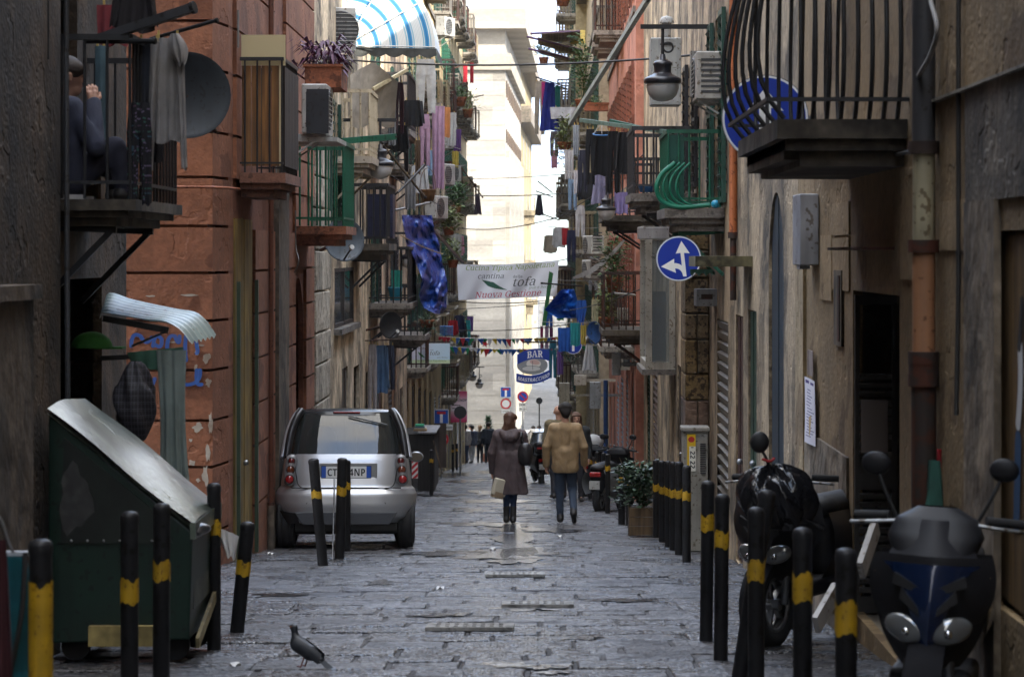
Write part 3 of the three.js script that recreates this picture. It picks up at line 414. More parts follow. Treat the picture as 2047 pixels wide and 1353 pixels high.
{ // yellow palace behind it, with cornice and corbelled balconies
  const b = thing('yellow_palace', v3(-1.5, gy(190), -205), 'yellow palace with heavy cornice seen beyond the travertine block', 'building');
  const m = farP(0.46, 0.37, 0.2), g = new G(), yb = gy(180) - 0.2, top = Y(130, 186), c0 = X(1038, 186), c1 = X(1063, 225);
  const mx = new THREE.Matrix4().makeBasis(v3(1, 0, 0), v3(0, 0, -1), v3(0, 1, 0)).setPosition(0, yb, 0);
  g.ext([[-30, 186], [c0, 186], [c1, 225], [-30, 225]], top - yb, mx); g.build('wall', m, b);
  for (const [py, h, e] of [[245, 1.2, 0.9], [130, 0.8, 1.0]]) { const q = new G(); q.ext([[-30, 186 - e], [c0 + e, 186 - e], [c1 + e, 225], [-30, 225]], h, mx.clone().setPosition(0, Y(py, 186), 0)); q.build('cornice', mat([0.28, 0.23, 0.17], { map: T.stone }), b); }
  for (const [py, d] of [[420, 196], [520, 198], [420, 210], [600, 205]]) { const x = lerp(c0, c1, (d - 186) / 39), q = new G(); q.bb(x, x + 0.95, Y(py, d), Y(py, d) - 0.4, -d, -d - 3); q.bb(x, x + 0.6, Y(py, d) - 0.4, Y(py, d) - 1.2, -d - 0.3, -d - 2.7); q.bb(x + 0.85, x + 0.94, Y(py, d) + 0.002, Y(py, d) + 1, -d, -d - 3); q.build('balcony', mat([0.34, 0.28, 0.18], { map: T.stone }), b); }
  for (let k = 0; k < 16; k++) { const d = 188 + (k % 4) * 9, x = lerp(c0, c1, (d - 186) / 39), q = new G(), yy = Y(330 + (k >> 2) * 110, 195); q.bb(x - 0.05, x + 0.06, yy, yy + 2.4, -d, -d - 1.5); q.build('window', M.dark, b); }
}
for (const [lb, x0, x1, d, pt, c] of [['cream town house far down the street behind the traffic', -4, -0.6, 300, 560, [0.6, 0.55, 0.45]], ['white town house far down the street above the cars', -0.5, 5, 330, 585, [0.68, 0.66, 0.6]], ['grey town house far down the street right of the white one', 5.2, 16, 310, 520, [0.5, 0.47, 0.42]]]) {
  const b = thing('town_house', v3((x0 + x1) / 2, gy(200), -d), lb, 'building'), g = new G(); g.bb(x0, x1, gy(200), Y(pt, d), -d, -d - 12); g.build('wall', farP(...c), b);
  const n = Math.max(2, Math.round((x1 - x0) / 1.7)); for (let i = 0; i < n; i++) for (let k = 0; k < 4; k++) { const q = new G(), cx = lerp(x0, x1, (i + 0.5) / n), cy = gy(200) + 3.5 + k * 3; if (cy + 1.5 > Y(pt, d)) continue; q.bb(cx - 0.4, cx + 0.4, cy, cy + 1.6, -d + 0.06, -d - 0.1); q.build('window', M.dark, b); }
}
{ // hill beyond the roofs
  const g = new G(); g.sheet((u, v) => v3(lerp(-500, 600, u), lerp(-SL * FARD, 10 + 52 * Math.exp(-Math.pow((u - 0.53) * 4, 2)) + 10 * fbm(u, 0.3, 9, 9, 4, 3), ss(0, 1, v)), -1500 - v * 300), 60, 8, false); tag(g.build('hill', mat([0.16, 0.18, 0.14], { rough: 1 })), null, null, null, 'structure');
}
// ---------- builders for the many small things ----------
const K = {};
// cloth with two faces: half outline w(v) about a centre line c(v), folds z(u, v)
function drape(g, p, right, w, c, h, seed, o = {}) {
  const { th = 0.02, nu = 10, nv = 12, amp = 0.03, freq = 3 } = o, n = v3(0, 1, 0).cross(right).normalize().multiplyScalar(-1), r = rng(seed), ph = r() * 6, ph2 = r() * 6;
  const f = (u, v, k) => { const W = w(v), e = Math.pow(Math.max(0, 1 - Math.pow(Math.abs(u * 2 - 1), 4)), 0.5), z = amp * (0.3 + 0.7 * v) * (Math.sin(u * freq * 6.28 + ph + v * 1.2) + 0.5 * Math.sin(u * freq * 11 + ph2 - v * 2)) + k * th * e;
    return p.clone().addScaledVector(right, (u - 0.5) * W + c(v)).addScaledVector(n, z).add(v3(0, -h * v + (v > 0.99 ? 0.012 * Math.sin(u * 9 + ph) : 0), 0)); };
  g.sheet((u, v) => f(u, v, 1), nu, nv, false); g.sheet((u, v) => f(1 - u, v, -1), nu, nv, false);
}
function garment(kind, px, py, d, w, h, m, label, cat, o = {}) {
  const p = P(px, py, d), ry = o.ry || 0, right = v3(Math.cos(ry), 0, -Math.sin(ry)), seed = o.seed || Math.round(px * 7 + py), t = thing(o.name || { towel: 'hanging_cloth', skirt: 'hanging_dress', shirt: 'hanging_shirt', trousers: 'hanging_trousers', hoodie: 'hanging_hoodie' }[kind], p.clone().add(v3(0, -h, 0)), label, cat, o.group);
  const g = new G();
  if (kind === 'towel') drape(g, p, right, v => w * (1 - 0.08 * v), () => 0, h, seed, o);
  if (kind === 'skirt') drape(g, p, right, v => w * (0.45 + 0.55 * v), () => 0, h, seed, { amp: 0.04, ...o });
  if (kind === 'trousers') { drape(g, p, right, v => w * (0.8 + 0.2 * v), () => 0, h * 0.3, seed, { amp: 0.012, nv: 4, ...o }); for (const s of [-1, 1]) drape(g, p.clone().add(v3(0, -h * 0.28, 0)), right, v => w * (0.5 - 0.14 * v), v => s * w * (0.25 + 0.04 * v), h * 0.72, seed + s, { amp: 0.015, freq: 1.5, ...o, nu: 6 }); }
  const b = g.g.length ? g.build('cloth', m, t) : null;
  if (kind === 'shirt' || kind === 'hoodie') {
    const q = new G(); drape(q, p, right, v => w * (0.72 + 0.28 * ss(0, 0.25, v)), () => 0, h, seed, { amp: 0.025, ...o }); q.build('torso', m, t);
    for (const s of [-1, 1]) { const e = new G(); drape(e, p.clone().addScaledVector(right, s * w * 0.36).add(v3(0, -h * 0.04, 0.03)), right, v => w * (0.27 - 0.09 * v), v => s * w * 0.16 * v, h * (o.sleeve || 0.85), seed + 3 * s, { amp: 0.015, freq: 1.3, nu: 6, th: 0.03 }); e.build('sleeve', m, t); }
    if (kind === 'hoodie') { const e = new G(); drape(e, p.clone().addScaledVector(right, w * 0.25).add(v3(0, 0.02, 0.06)), right, v => w * 0.6 * Math.sin(0.4 + v * 2.4), v => 0.04 * v, h * 0.3, seed + 9, { th: 0.04, amp: 0.02 }); e.build('hood', m, t); }
  }
  if (o.pegs !== false) { const q = new G(); for (const s of [-0.35, 0.35]) q.box(p.x + right.x * s * w * 0.8, p.y + 0.015, p.z + right.z * s * w * 0.8, 0.012, 0.06, 0.014); q.build('clothes_pegs', o.peg || mat([0.5, 0.35, 0.1]), t); }
  return t;
}
function cable(label, pts, r = 0.008, m = M.cable, o = {}) { const g = new G(); g.tube(pts, r, 5, pts.length * 6); return tag(g.build(o.name || 'cable', m), label, o.cat || 'cable', o.group); }
function sag(a, b, s, n = 8) { const r = []; for (let i = 0; i <= n; i++) { const t = i / n, p = a.clone().lerp(b, t); p.y -= s * 4 * t * (1 - t); r.push(p); } return r; }
function pole(label, a, b, r, m, o = {}) { const t = thing(o.name || 'clothes_pole', a, label, o.cat || 'pole', o.group), g = new G(); if (o.flat) g.bar(a, b, r * 2, o.flat); else g.cyl(a, b, r, o.r2 || r, 10); g.build('rod', m, t); const e = new G(); e.cyl(b.clone().lerp(a, 0.03), b.clone().lerp(a, -0.004), r * 1.25, r * 1.25, 10); e.build('end_cap', o.cap || M.black, t); return t; }
// air conditioner: front looks along local +z
function acUnit(label, p, ry, w = 0.78, h = 0.55, dp = 0.28, o = {}) {
  const t = local('air_conditioner', label, 'air conditioner', o.group), g = new G(); g.rb(0, h / 2 + 0.03, 0, w, h, dp, 0.02); g.build('casing', o.m || painted(0.6, 0.59, 0.55), t);
  const f = new G(); f.add(new THREE.TorusGeometry(h * 0.4, 0.012, 6, 24), rotM(-w * 0.13, h / 2 + 0.03, dp / 2 + 0.004)); f.add(new THREE.CircleGeometry(h * 0.39, 24), rotM(-w * 0.13, h / 2 + 0.03, dp / 2 + 0.003)); const fan = f.build('fan_grille', M.ironGrey, t);
  const s = new G(); for (let k = 0; k < 9; k++) s.box(-w * 0.13, h * 0.15 + 0.03 + k * h * 0.088, dp / 2 + 0.012, h * 0.76, 0.008, 0.008); s.build('grille_bars', o.m || M.white, fan);
  const e = new G(); e.bb(-w / 2 - 0.004, -w / 2 + 0.002, 0.1, h - 0.06, -dp * 0.32, dp * 0.32); e.build('side_panel', o.side || M.white, t); const e2 = new G(); for (let k = 0; k < 7; k++) e2.bb(w / 2 - 0.002, w / 2 + 0.006, 0.1 + k * 0.055, 0.125 + k * 0.055, -dp * 0.34, dp * 0.34); e2.build('side_vents', o.vent || M.ironGrey, t);
  for (const k of [-1, 1]) { const b = new G(); b.bar(v3(k * w * 0.35, 0.015, -dp / 2 - 0.18), v3(k * w * 0.35, 0.015, dp / 2 - 0.02), 0.03, 0.03); b.bar(v3(k * w * 0.35, -0.25, -dp / 2 - 0.16), v3(k * w * 0.35, 0, dp / 2 - 0.06), 0.02, 0.02); b.build('bracket', M.white, t); }
  return put(t, p, ry);
}
// hanging street lamp: dark cap over a milky bowl, arm along dir to the wall
const globeM = mat([0.62, 0.6, 0.58], { rough: 0.35, phys: { transmission: 0.25, thickness: 0 } });
function lamp(label, px, py, d, R, wallX, o = {}) { // px, py: middle of the widest ring
  const c = P(px, py, d), t = thing(o.name || 'street_lamp', c, label, 'street lamp', o.group), k = R / 0.21;
  const cap = new G(); cap.lathe([[0.001, 0.3], [0.03, 0.3], [0.035, 0.24], [0.09, 0.22], [0.115, 0.19], [0.1, 0.17], [0.095, 0.1], [0.11, 0.075], [0.19, 0.04], [0.215, 0.015], [0.21, -0.02], [0.19, -0.03], [0.001, -0.03]].map(p => [p[0] * k, p[1] * k]), c.x, c.y, c.z, 24); cap.build('cap', mat([0.03, 0.028, 0.035], { rough: 0.35, map: T.paint }), t);
  const b = new G(); b.lathe([[0.18, -0.031], [0.185, -0.07], [0.16, -0.15], [0.11, -0.205], [0.05, -0.225], [0.001, -0.23]].map(p => [p[0] * k, p[1] * k]), c.x, c.y, c.z, 24); b.build('bowl', globeM, t);
  const a = new G(), ty = c.y + (o.up || 0.62) * k; a.cyl(v3(c.x, c.y + 0.29 * k, c.z), v3(c.x, ty, c.z), 0.018 * k, 0.018 * k); a.bar(v3(c.x - Math.sign(wallX) * 0.25 * k, ty + 0.01, c.z), v3(wallX, ty + 0.01, c.z), 0.05 * k, 0.05 * k); a.build('arm', M.iron, t);
  const h = new G(); h.add(new THREE.TorusGeometry(0.055 * k, 0.012 * k, 6, 16), rotM(c.x + 0.06 * k, c.y + 0.38 * k, c.z)); h.build('cable_loop', M.cable, t);
  return t;
}
function dish(label, px, py, d, R, yaw, pitch, wall, m, o = {}) { // the bowl opens along its own +z
  const c = P(px, py, d), t = thing('satellite_dish', c, label, 'satellite dish', o.group), g = new G(), mx = rotM(c.x, c.y, c.z, pitch, yaw, 0), q = rotM(0, 0, 0, Math.PI / 2); const prof = []; for (let k = 0; k <= 10; k++) { const r = R * k / 10 + 0.001; prof.push([r, 0.28 * r * r / R - 0.14 * R]); } for (let k = 10; k >= 0; k--) { const r = R * k / 10 + 0.001; prof.push([r, 0.28 * r * r / R - 0.14 * R - 0.018]); }
  g.lathe(prof, 0, 0, 0, 36, mx.clone().multiply(q)); g.build('reflector', m, t);
  const L = p => p.applyMatrix4(mx); if (!o.bare) { const a = new G(); a.cyl(L(v3(0, -R * 0.95, 0)), L(v3(0, -R * 0.45, R * 0.9)), 0.013, 0.013); a.build('feed_arm', M.ironGrey, t); const n = new G(); n.cyl(L(v3(0, -R * 0.45, R * 0.82)), L(v3(0, -R * 0.4, R * 0.98)), 0.03, 0.035); n.build('receiver', M.white, t); }
  const b = new G(); b.cyl(L(v3(0, 0, -R * 0.16)), wall, 0.022, 0.022); b.build('wall_mount', M.rustIron, t);
  return t;
}
function leaves(g, c, n, R, len, seed, o = {}) { // separate bent leaf blades spread through a volume
  const r = rng(seed), up = o.up ?? 0.4, wd_ = o.w || 0.3;
  for (let i = 0; i < n; i++) {
    const a = r() * 6.283, e = (r() - 0.35) * 2, q = Math.cbrt(r()), dir = v3(Math.cos(a), up + e * 0.7, Math.sin(a)).normalize(), p = c.clone().add(v3(Math.cos(a) * R[0] * q * r(), (r() - 0.5) * 2 * R[1] * q, Math.sin(a) * R[2] * q * r()));
    const side = dir.clone().cross(v3(r() - 0.5, 1, r() - 0.5)).normalize().multiplyScalar(len * wd_ * (0.7 + r() * 0.6) * 0.5), L = len * (0.6 + r() * 0.8), mid = p.clone().addScaledVector(dir, L * 0.5), end = p.clone().addScaledVector(dir, L).add(v3(0, -(o.droop ?? 0.3) * L, 0));
    const pos = [p, mid.clone().add(side), mid.clone().sub(side), end], gg = new THREE.BufferGeometry(); gg.setAttribute('position', new THREE.Float32BufferAttribute([0, 1, 2, 1, 3, 2].flatMap(k => [pos[k].x, pos[k].y, pos[k].z]), 3)); gg.computeVertexNormals(); g.add(gg);
  }
}
function pot(name, label, p, r, h, lm, n, R, len, seed, o = {}) {
  const t = thing(name, p, label, 'plant', o.group), g = new G(); if (o.box) { g.bb(p.x - o.box[0] / 2, p.x + o.box[0] / 2, p.y, p.y + h, p.z - o.box[1] / 2, p.z + o.box[1] / 2); g.bb(p.x - o.box[0] / 2 - 0.02, p.x + o.box[0] / 2 + 0.02, p.y + h, p.y + h + 0.03, p.z - o.box[1] / 2 - 0.02, p.z + o.box[1] / 2 + 0.02); } else g.lathe([[0.001, 0], [r * 0.68, 0], [r * 0.92, h * 0.82], [r, h * 0.82], [r, h], [r * 0.86, h], [r * 0.82, h * 0.88], [0.001, h * 0.88]], p.x, p.y, p.z, 16); g.build(o.box ? 'planter_box' : 'flower_pot', o.pm || M.terracotta, t);
  const st = new G(); for (let k = 0; k < 5; k++) { const a = k * 1.3 + seed; st.cyl(v3(p.x, p.y + h * 0.8, p.z), v3(p.x + Math.cos(a) * R[0] * 0.5, p.y + h + R[1] * 0.9, p.z + Math.sin(a) * R[2] * 0.5), 0.008, 0.004, 5); } st.build('stems', M.leafD, t);
  const f = new G(); leaves(f, v3(p.x, p.y + h + R[1] * (o.lift ?? 0.6), p.z), n, R, len, seed, o); f.build('foliage', lm, t).userData.kind = 'stuff';
  return t;
}
// bollard: black steel tube with a rounded cap and a yellow painted band
function bollardProto(label, band0, band1, h, r, bandM) {
  const t = local('bollard', label, 'bollard', 'black and yellow street bollards');
  const g = new G(); g.lathe([[0.001, -0.15], [r, -0.15], [r, h - 0.05], [r * 1.06, h - 0.045], [r * 1.06, h - 0.02], [r * 0.85, h - 0.003], [r * 0.4, h + 0.004], [0.001, h + 0.005]], 0, 0, 0, 20); g.build('post', K.bolM, t);
  const b = new G(); const n = 20; b.sheet((u, v) => { const a = u * Math.PI * 2, j = 0.012 * Math.sin(a * 3 + band0 * 50) + 0.007 * Math.sin(a * 7 + 2); return v3(Math.cos(a) * (r + 0.002), v < 0.5 ? band1 + j : band0 + j * 0.7, -Math.sin(a) * (r + 0.002)); }, n, 1, false); b.build('yellow_band', bandM, t);
  return t;
}
K.bolM = mat([0.02, 0.02, 0.022], { map: T.paint, rough: 0.45, bump: T.plasterB, bs: 0.003, phys: { specularIntensity: 0.45 } }); K.bandM = mat([0.62, 0.36, 0.012], { map: rp(T.paint, 2.2), rough: 0.55 });
function signPole(t, x, z, y0, y1, r = 0.03, m = M.steel) { const g = new G(); g.cyl(v3(x, y0, z), v3(x, y1, z), r, r, 10); g.build('pole', m, t); }
// a flat sign plate with a printed face looking at +z (ry turns it)
function plate(parent, c, w, h, draw, o = {}) {
  const W = 256, H = Math.max(32, Math.round(256 * h / w)), round = o.round, g = new G(), ry = o.ry || 0, m = rotM(c.x, c.y, c.z, 0, ry, 0);
  if (round) g.add(new THREE.CylinderGeometry(w / 2 + 0.006, w / 2 + 0.006, 0.012, 36), m.clone().multiply(rotM(0, 0, -0.008, Math.PI / 2))); else g.rb(c.x - Math.sin(ry) * 0.008, c.y, c.z - Math.cos(ry) * 0.008, w + 0.012, h + 0.012, 0.012, 0.004, ry);
  const back = g.build(o.bname || 'sign_plate', o.bm || M.steel, parent), f = new G();
  if (round) f.add(new THREE.CircleGeometry(w / 2, 40), m.clone().multiply(rotM(0, 0, 0.002)), true); else f.add(new THREE.PlaneGeometry(w, h), m.clone().multiply(rotM(0, 0, 0.002)), true);
  f.build('sign_face', new THREE.MeshStandardMaterial({ map: canvasTex(o.W || W, o.H || H, draw), roughness: o.rough ?? 0.45 }), back);
  return back;
}
const bg = (x, w, h, c) => { x.fillStyle = c; x.fillRect(0, 0, w, h); };
function txt(x, s, px, py, size, col, font = 'bold SIZEpx sans-serif', maxw) { x.fillStyle = col; x.font = font.replace('SIZE', size); x.textAlign = 'center'; x.textBaseline = 'middle'; x.fillText(s, px, py, maxw); }
const draws = {
  dead(x, w, h) { bg(x, w, h, '#f2f2f2'); x.fillStyle = '#1557b8'; x.fillRect(w * 0.04, h * 0.04, w * 0.92, h * 0.92); x.fillStyle = '#fff'; x.fillRect(w * 0.4, h * 0.3, w * 0.2, h * 0.62); x.fillStyle = '#c81e28'; x.fillRect(w * 0.2, h * 0.14, w * 0.6, h * 0.18); },
  noVeh(x, w, h) { bg(x, w, h, '#c8202a'); x.fillStyle = '#f4f4f2'; x.beginPath(); x.arc(w / 2, h / 2, w * 0.36, 0, 7); x.fill(); },
  noPark(x, w, h) { bg(x, w, h, '#c8202a'); x.fillStyle = '#1b4fb4'; x.beginPath(); x.arc(w / 2, h / 2, w * 0.37, 0, 7); x.fill(); x.strokeStyle = '#c8202a'; x.lineWidth = w * 0.12; x.beginPath(); x.moveTo(w * 0.22, h * 0.22); x.lineTo(w * 0.78, h * 0.78); x.stroke(); },
  up(x, w, h) { bg(x, w, h, '#e8eaee'); x.fillStyle = '#0a33a0'; x.beginPath(); x.arc(w / 2, h / 2, w * 0.475, 0, 7); x.fill(); x.fillStyle = '#f0f0ee'; x.beginPath(); x.moveTo(w * 0.5, h * 0.14); x.lineTo(w * 0.72, h * 0.42); x.lineTo(w * 0.57, h * 0.38); x.lineTo(w * 0.57, h * 0.84); x.lineTo(w * 0.43, h * 0.84); x.lineTo(w * 0.43, h * 0.38); x.lineTo(w * 0.28, h * 0.42); x.fill(); },
  fork(x, w, h) { bg(x, w, h, '#d9dde2'); x.fillStyle = '#0a2f96'; x.beginPath(); x.arc(w / 2, h / 2, w * 0.475, 0, 7); x.fill(); x.fillStyle = '#eceae2'; x.beginPath(); x.moveTo(w * 0.56, h * 0.1); x.lineTo(w * 0.75, h * 0.38); x.lineTo(w * 0.62, h * 0.37); x.lineTo(w * 0.68, h * 0.9); x.lineTo(w * 0.6, h * 0.9); x.quadraticCurveTo(w * 0.57, h * 0.72, w * 0.42, h * 0.72); x.lineTo(w * 0.44, h * 0.82); x.lineTo(w * 0.1, h * 0.68); x.lineTo(w * 0.4, h * 0.5); x.lineTo(w * 0.4, h * 0.6); x.quadraticCurveTo(w * 0.52, h * 0.6, w * 0.57, h * 0.66); x.lineTo(w * 0.54, h * 0.37); x.lineTo(w * 0.43, h * 0.39); x.fill(); },
};
// ---------- left side: things on and in front of the walls ----------
const lowY = d => gy(d);
// dark near balcony: drying arms, laundry and the person sitting behind the bars
pole('thick dark drying arm jutting from the dark balcony', P(195, 78, 14.7), P(388, 14, 14.5), 0.03, M.ironGrey, { name: 'clothes_pole', flat: 0.05 });
pole('thin drying arm with wire hooks beside the grey hoodie', P(300, 78, 15.2), P(434, 40, 15), 0.012, M.iron, { name: 'clothes_pole' });
pole('lower railing arm of the dark balcony behind the dark trousers', P(170, 82, 14.7), P(310, 82, 14.6), 0.016, M.iron, { name: 'clothes_pole' });
garment('hoodie', 335, 76, 14.9, 0.2, 0.62, cloth(0.36, 0.335, 0.32), 'light grey hooded top hanging from the dark balcony', 'hoodie', { sleeve: 1.22, amp: 0.035 });
{ const tm = cloth(1, 1, 1); tm.map = canvasTex(256, 256, (x, w, h) => { bg(x, w, h, '#17161c'); const r = rng(3), c = ['#4a3446', '#324a58', '#2c5348', '#5a4f66', '#241f2a']; for (let i = 0; i < 150; i++) { x.fillStyle = c[Math.floor(r() * 5)]; x.save(); x.translate(r() * w, r() * h); x.rotate(r() * 1.2 - 0.6); x.fillRect(-8, -4, 14, 8); x.restore(); } }); tm.map.wrapS = tm.map.wrapT = THREE.RepeatWrapping; tm.map.repeat.set(3, 3);
  garment('trousers', 278, 205, 14.7, 0.15, 0.6, tm, 'dark patterned leggings hanging from the dark balcony rail', 'trousers', { pegs: false }); }
garment('towel', 297, 84, 15.1, 0.17, 0.72, cloth(0.028, 0.03, 0.04), 'navy garment hanging between the hoodie and the patterned leggings', 'garment', { amp: 0.02 });
garment('shirt', 268, -30, 15.0, 0.24, 0.28, cloth(0.025, 0.02, 0.022), 'black top pegged above the drying arm', 'shirt');
garment('towel', 200, 92, 15.3, 0.07, 0.72, cloth(0.1, 0.17, 0.2), 'narrow pale blue towel behind the dark balcony bars', 'towel', { amp: 0.012, freq: 1 });
garment('towel', 225, 10, 15.6, 0.2, 0.25, cloth(0.3, 0.05, 0.06), 'red and white chequered cloth on the dark balcony', 'cloth');
{ const q = new G(); const y = Y(398, 14.6); drape(q, v3(-2.86, y + 0.03, -14.75), v3(1, 0, 0), () => 0.3, () => 0, 0.05, 4, { amp: 0.01, nv: 3 }); tag(q.build('crumpled_paper', cloth(0.6, 0.6, 0.62)), 'crumpled white paper on the dark balcony floor', 'paper'); }
{ const t = thing('wooden_crate', v3(-2.86, Y(398, 15), -15.3), 'small wooden crate standing on the dark balcony floor', 'crate'), y = Y(398, 15.2); for (let k = 0; k < 3; k++) { const g = new G(); g.bb(-2.97, -2.72, y + 0.02 + k * 0.1, y + 0.09 + k * 0.1, -15.3, -15.32); g.build('slat', wood(0.25, 0.14, 0.06), t); } for (const x of [-2.97, -2.74]) { const g = new G(); g.bb(x, x + 0.03, y + 0.004, y + 0.34, -15.32, -15.5); g.build('post', wood(0.25, 0.14, 0.06), t); } }
dish('large dark grey satellite dish on the orange corner', 373, 190, 23.2, 0.4, 0.25, 0.05, v3(-3.12, Y(262, 23.8), -23.81), mat([0.022, 0.028, 0.034], { rough: 0.6, map: T.paint }), { bare: true });
cable('grey conduit running down the dark left wall', [P(125, -20, 14.3), P(125, 200, 14.3), P(126, 500, 14.3), P(128, 880, 14.3)].map(p => p.add(v3(0.02, 0, 0))), 0.016, M.ironGrey, { name: 'conduit' });
cable('thin curved cable on the dark left wall', [P(83, 0, 14), P(88, 60, 14), P(98, 118, 14)].map(p => p.setX(-2.77)), 0.006, M.cable);
// curved translucent awning over the dark doorway and its frame
{ const t = thing('door_awning', P(215, 640, 16.2), 'small curved translucent pale green awning over the dark doorway', 'awning');
  const g = new G(), a = [[203, 622], [215, 598], [260, 612], [310, 625], [345, 633], [385, 640], [410, 652], [428, 676]]; const up = [[206, 622], [216, 588], [262, 600], [320, 613], [355, 620], [393, 627], [415, 645], [433, 672]], lo = [[198, 636], [202, 628], [240, 632], [290, 640], [330, 645], [352, 656], [365, 668], [378, 686]];
  const cv = l => new THREE.CatmullRomCurve3(l.map(p => v3(p[0], p[1], 0))); const cu = cv(up), c2 = cv(lo);
  g.sheet((u, v) => { const p = cu.getPoint(u), q = c2.getPoint(u), A = P(p.x, p.y, 16.75), B = P(q.x, q.y, 15.9); const r = A.lerp(B, v); r.y += 0.012 * Math.sin(v * 40); return r; }, 26, 26, false);
  g.build('corrugated_sheet', mat([0.42, 0.56, 0.53], { rough: 0.4, side: THREE.DoubleSide, map: T.paint, phys: { transmission: 0.35, thickness: 0 } }), t);
  for (const d of [15.98, 16.7]) { const f = new G(); f.bar(P(205, 636, d), P(335, 660, d), 0.035, 0.04); f.bar(P(262, 692, d), P(335, 661, d), 0.014, 0.014); f.build('support_arm', M.iron, t); } }
{ const g = new G(); g.sheet((u, v) => { const a = u * Math.PI * 2, e = v * Math.PI * 0.5; return v3(-2.76 + Math.cos(a) * 0.13 * Math.sin(e) - 0.02, Y(695, 15.4) + 0.1 * Math.cos(e), -15.4 + Math.sin(a) * 0.11 * Math.sin(e)); }, 18, 8, false); g.bb(-2.75, -2.58, Y(697, 15.4), Y(693, 15.4), -15.33, -15.48); tag(g.build('green_hat', cloth(0.035, 0.16, 0.02)), 'bright green cap hung under the translucent awning', 'cap'); }
{ const t = thing('hanging_net', P(345, 985, 15.7), 'pale green netting draped from a bar under the awning', 'netting'), g = new G(); drape(g, P(342, 700, 15.7), v3(1, 0, 0), v => 0.19 - 0.04 * Math.sin(v * 3.1) + 0.02 * v, v => 0.02 * v, 0.92, 12, { amp: 0.02, freq: 3, nu: 18, nv: 16 }); g.build('net', mat([0.26, 0.31, 0.28], { rough: 0.95, map: T.cloth, side: THREE.DoubleSide }), t);
  const q = new G(); drape(q, P(300, 700, 15.75), v3(1, 0.1, 0).normalize(), v => 0.36 - 0.1 * v, () => 0.03, 0.12, 4, { amp: 0.03 }); q.build('net_top', mat([0.08, 0.2, 0.14], { rough: 0.95, map: T.cloth }), t); const b = new G(); b.bar(P(200, 716, 15.8), P(366, 708, 15.8), 0.03, 0.03); b.build('bar', M.iron, t); }
{ const tm = mat([1, 1, 1], { rough: 0.6, side: THREE.DoubleSide }); tm.map = canvasTex(128, 128, (x, w, h) => { bg(x, w, h, '#1c1a1d'); x.strokeStyle = '#4b4850'; x.lineWidth = 3; for (let i = 8; i < 128; i += 26) { x.beginPath(); x.moveTo(i, 0); x.lineTo(i, h); x.stroke(); x.beginPath(); x.moveTo(0, i + 5); x.lineTo(w, i + 5); x.stroke(); } x.strokeStyle = '#6a656c'; x.lineWidth = 1; for (let i = 20; i < 128; i += 26) { x.beginPath(); x.moveTo(i, 0); x.lineTo(i, h); x.stroke(); x.beginPath(); x.moveTo(0, i); x.lineTo(w, i); x.stroke(); } }); tm.map.wrapS = tm.map.wrapT = THREE.RepeatWrapping; tm.map.repeat.set(5, 5);
  const g = new G(), c = P(270, 820, 15.3), r = rng(2); g.sheet((u, v) => { const a = u * 6.283, w = 0.03 + 0.095 * Math.pow(Math.sin(Math.PI * Math.pow(v, 1.1)), 0.6) * (1 - 0.15 * (v < 0.3 ? 1 : 0)), k = 1 + 0.16 * Math.sin(a * 6 + v * 9) * (1.1 - v) + 0.08 * Math.sin(a * 3 + v * 13); return v3(c.x + Math.cos(a) * w * k, c.y + 0.3 - v * 0.5, c.z + Math.sin(a) * w * 0.75 * k); }, 40, 22, false); tag(g.build('hanging_bag', tm), 'dark plaid plastic bag hanging under the awning', 'bag'); }
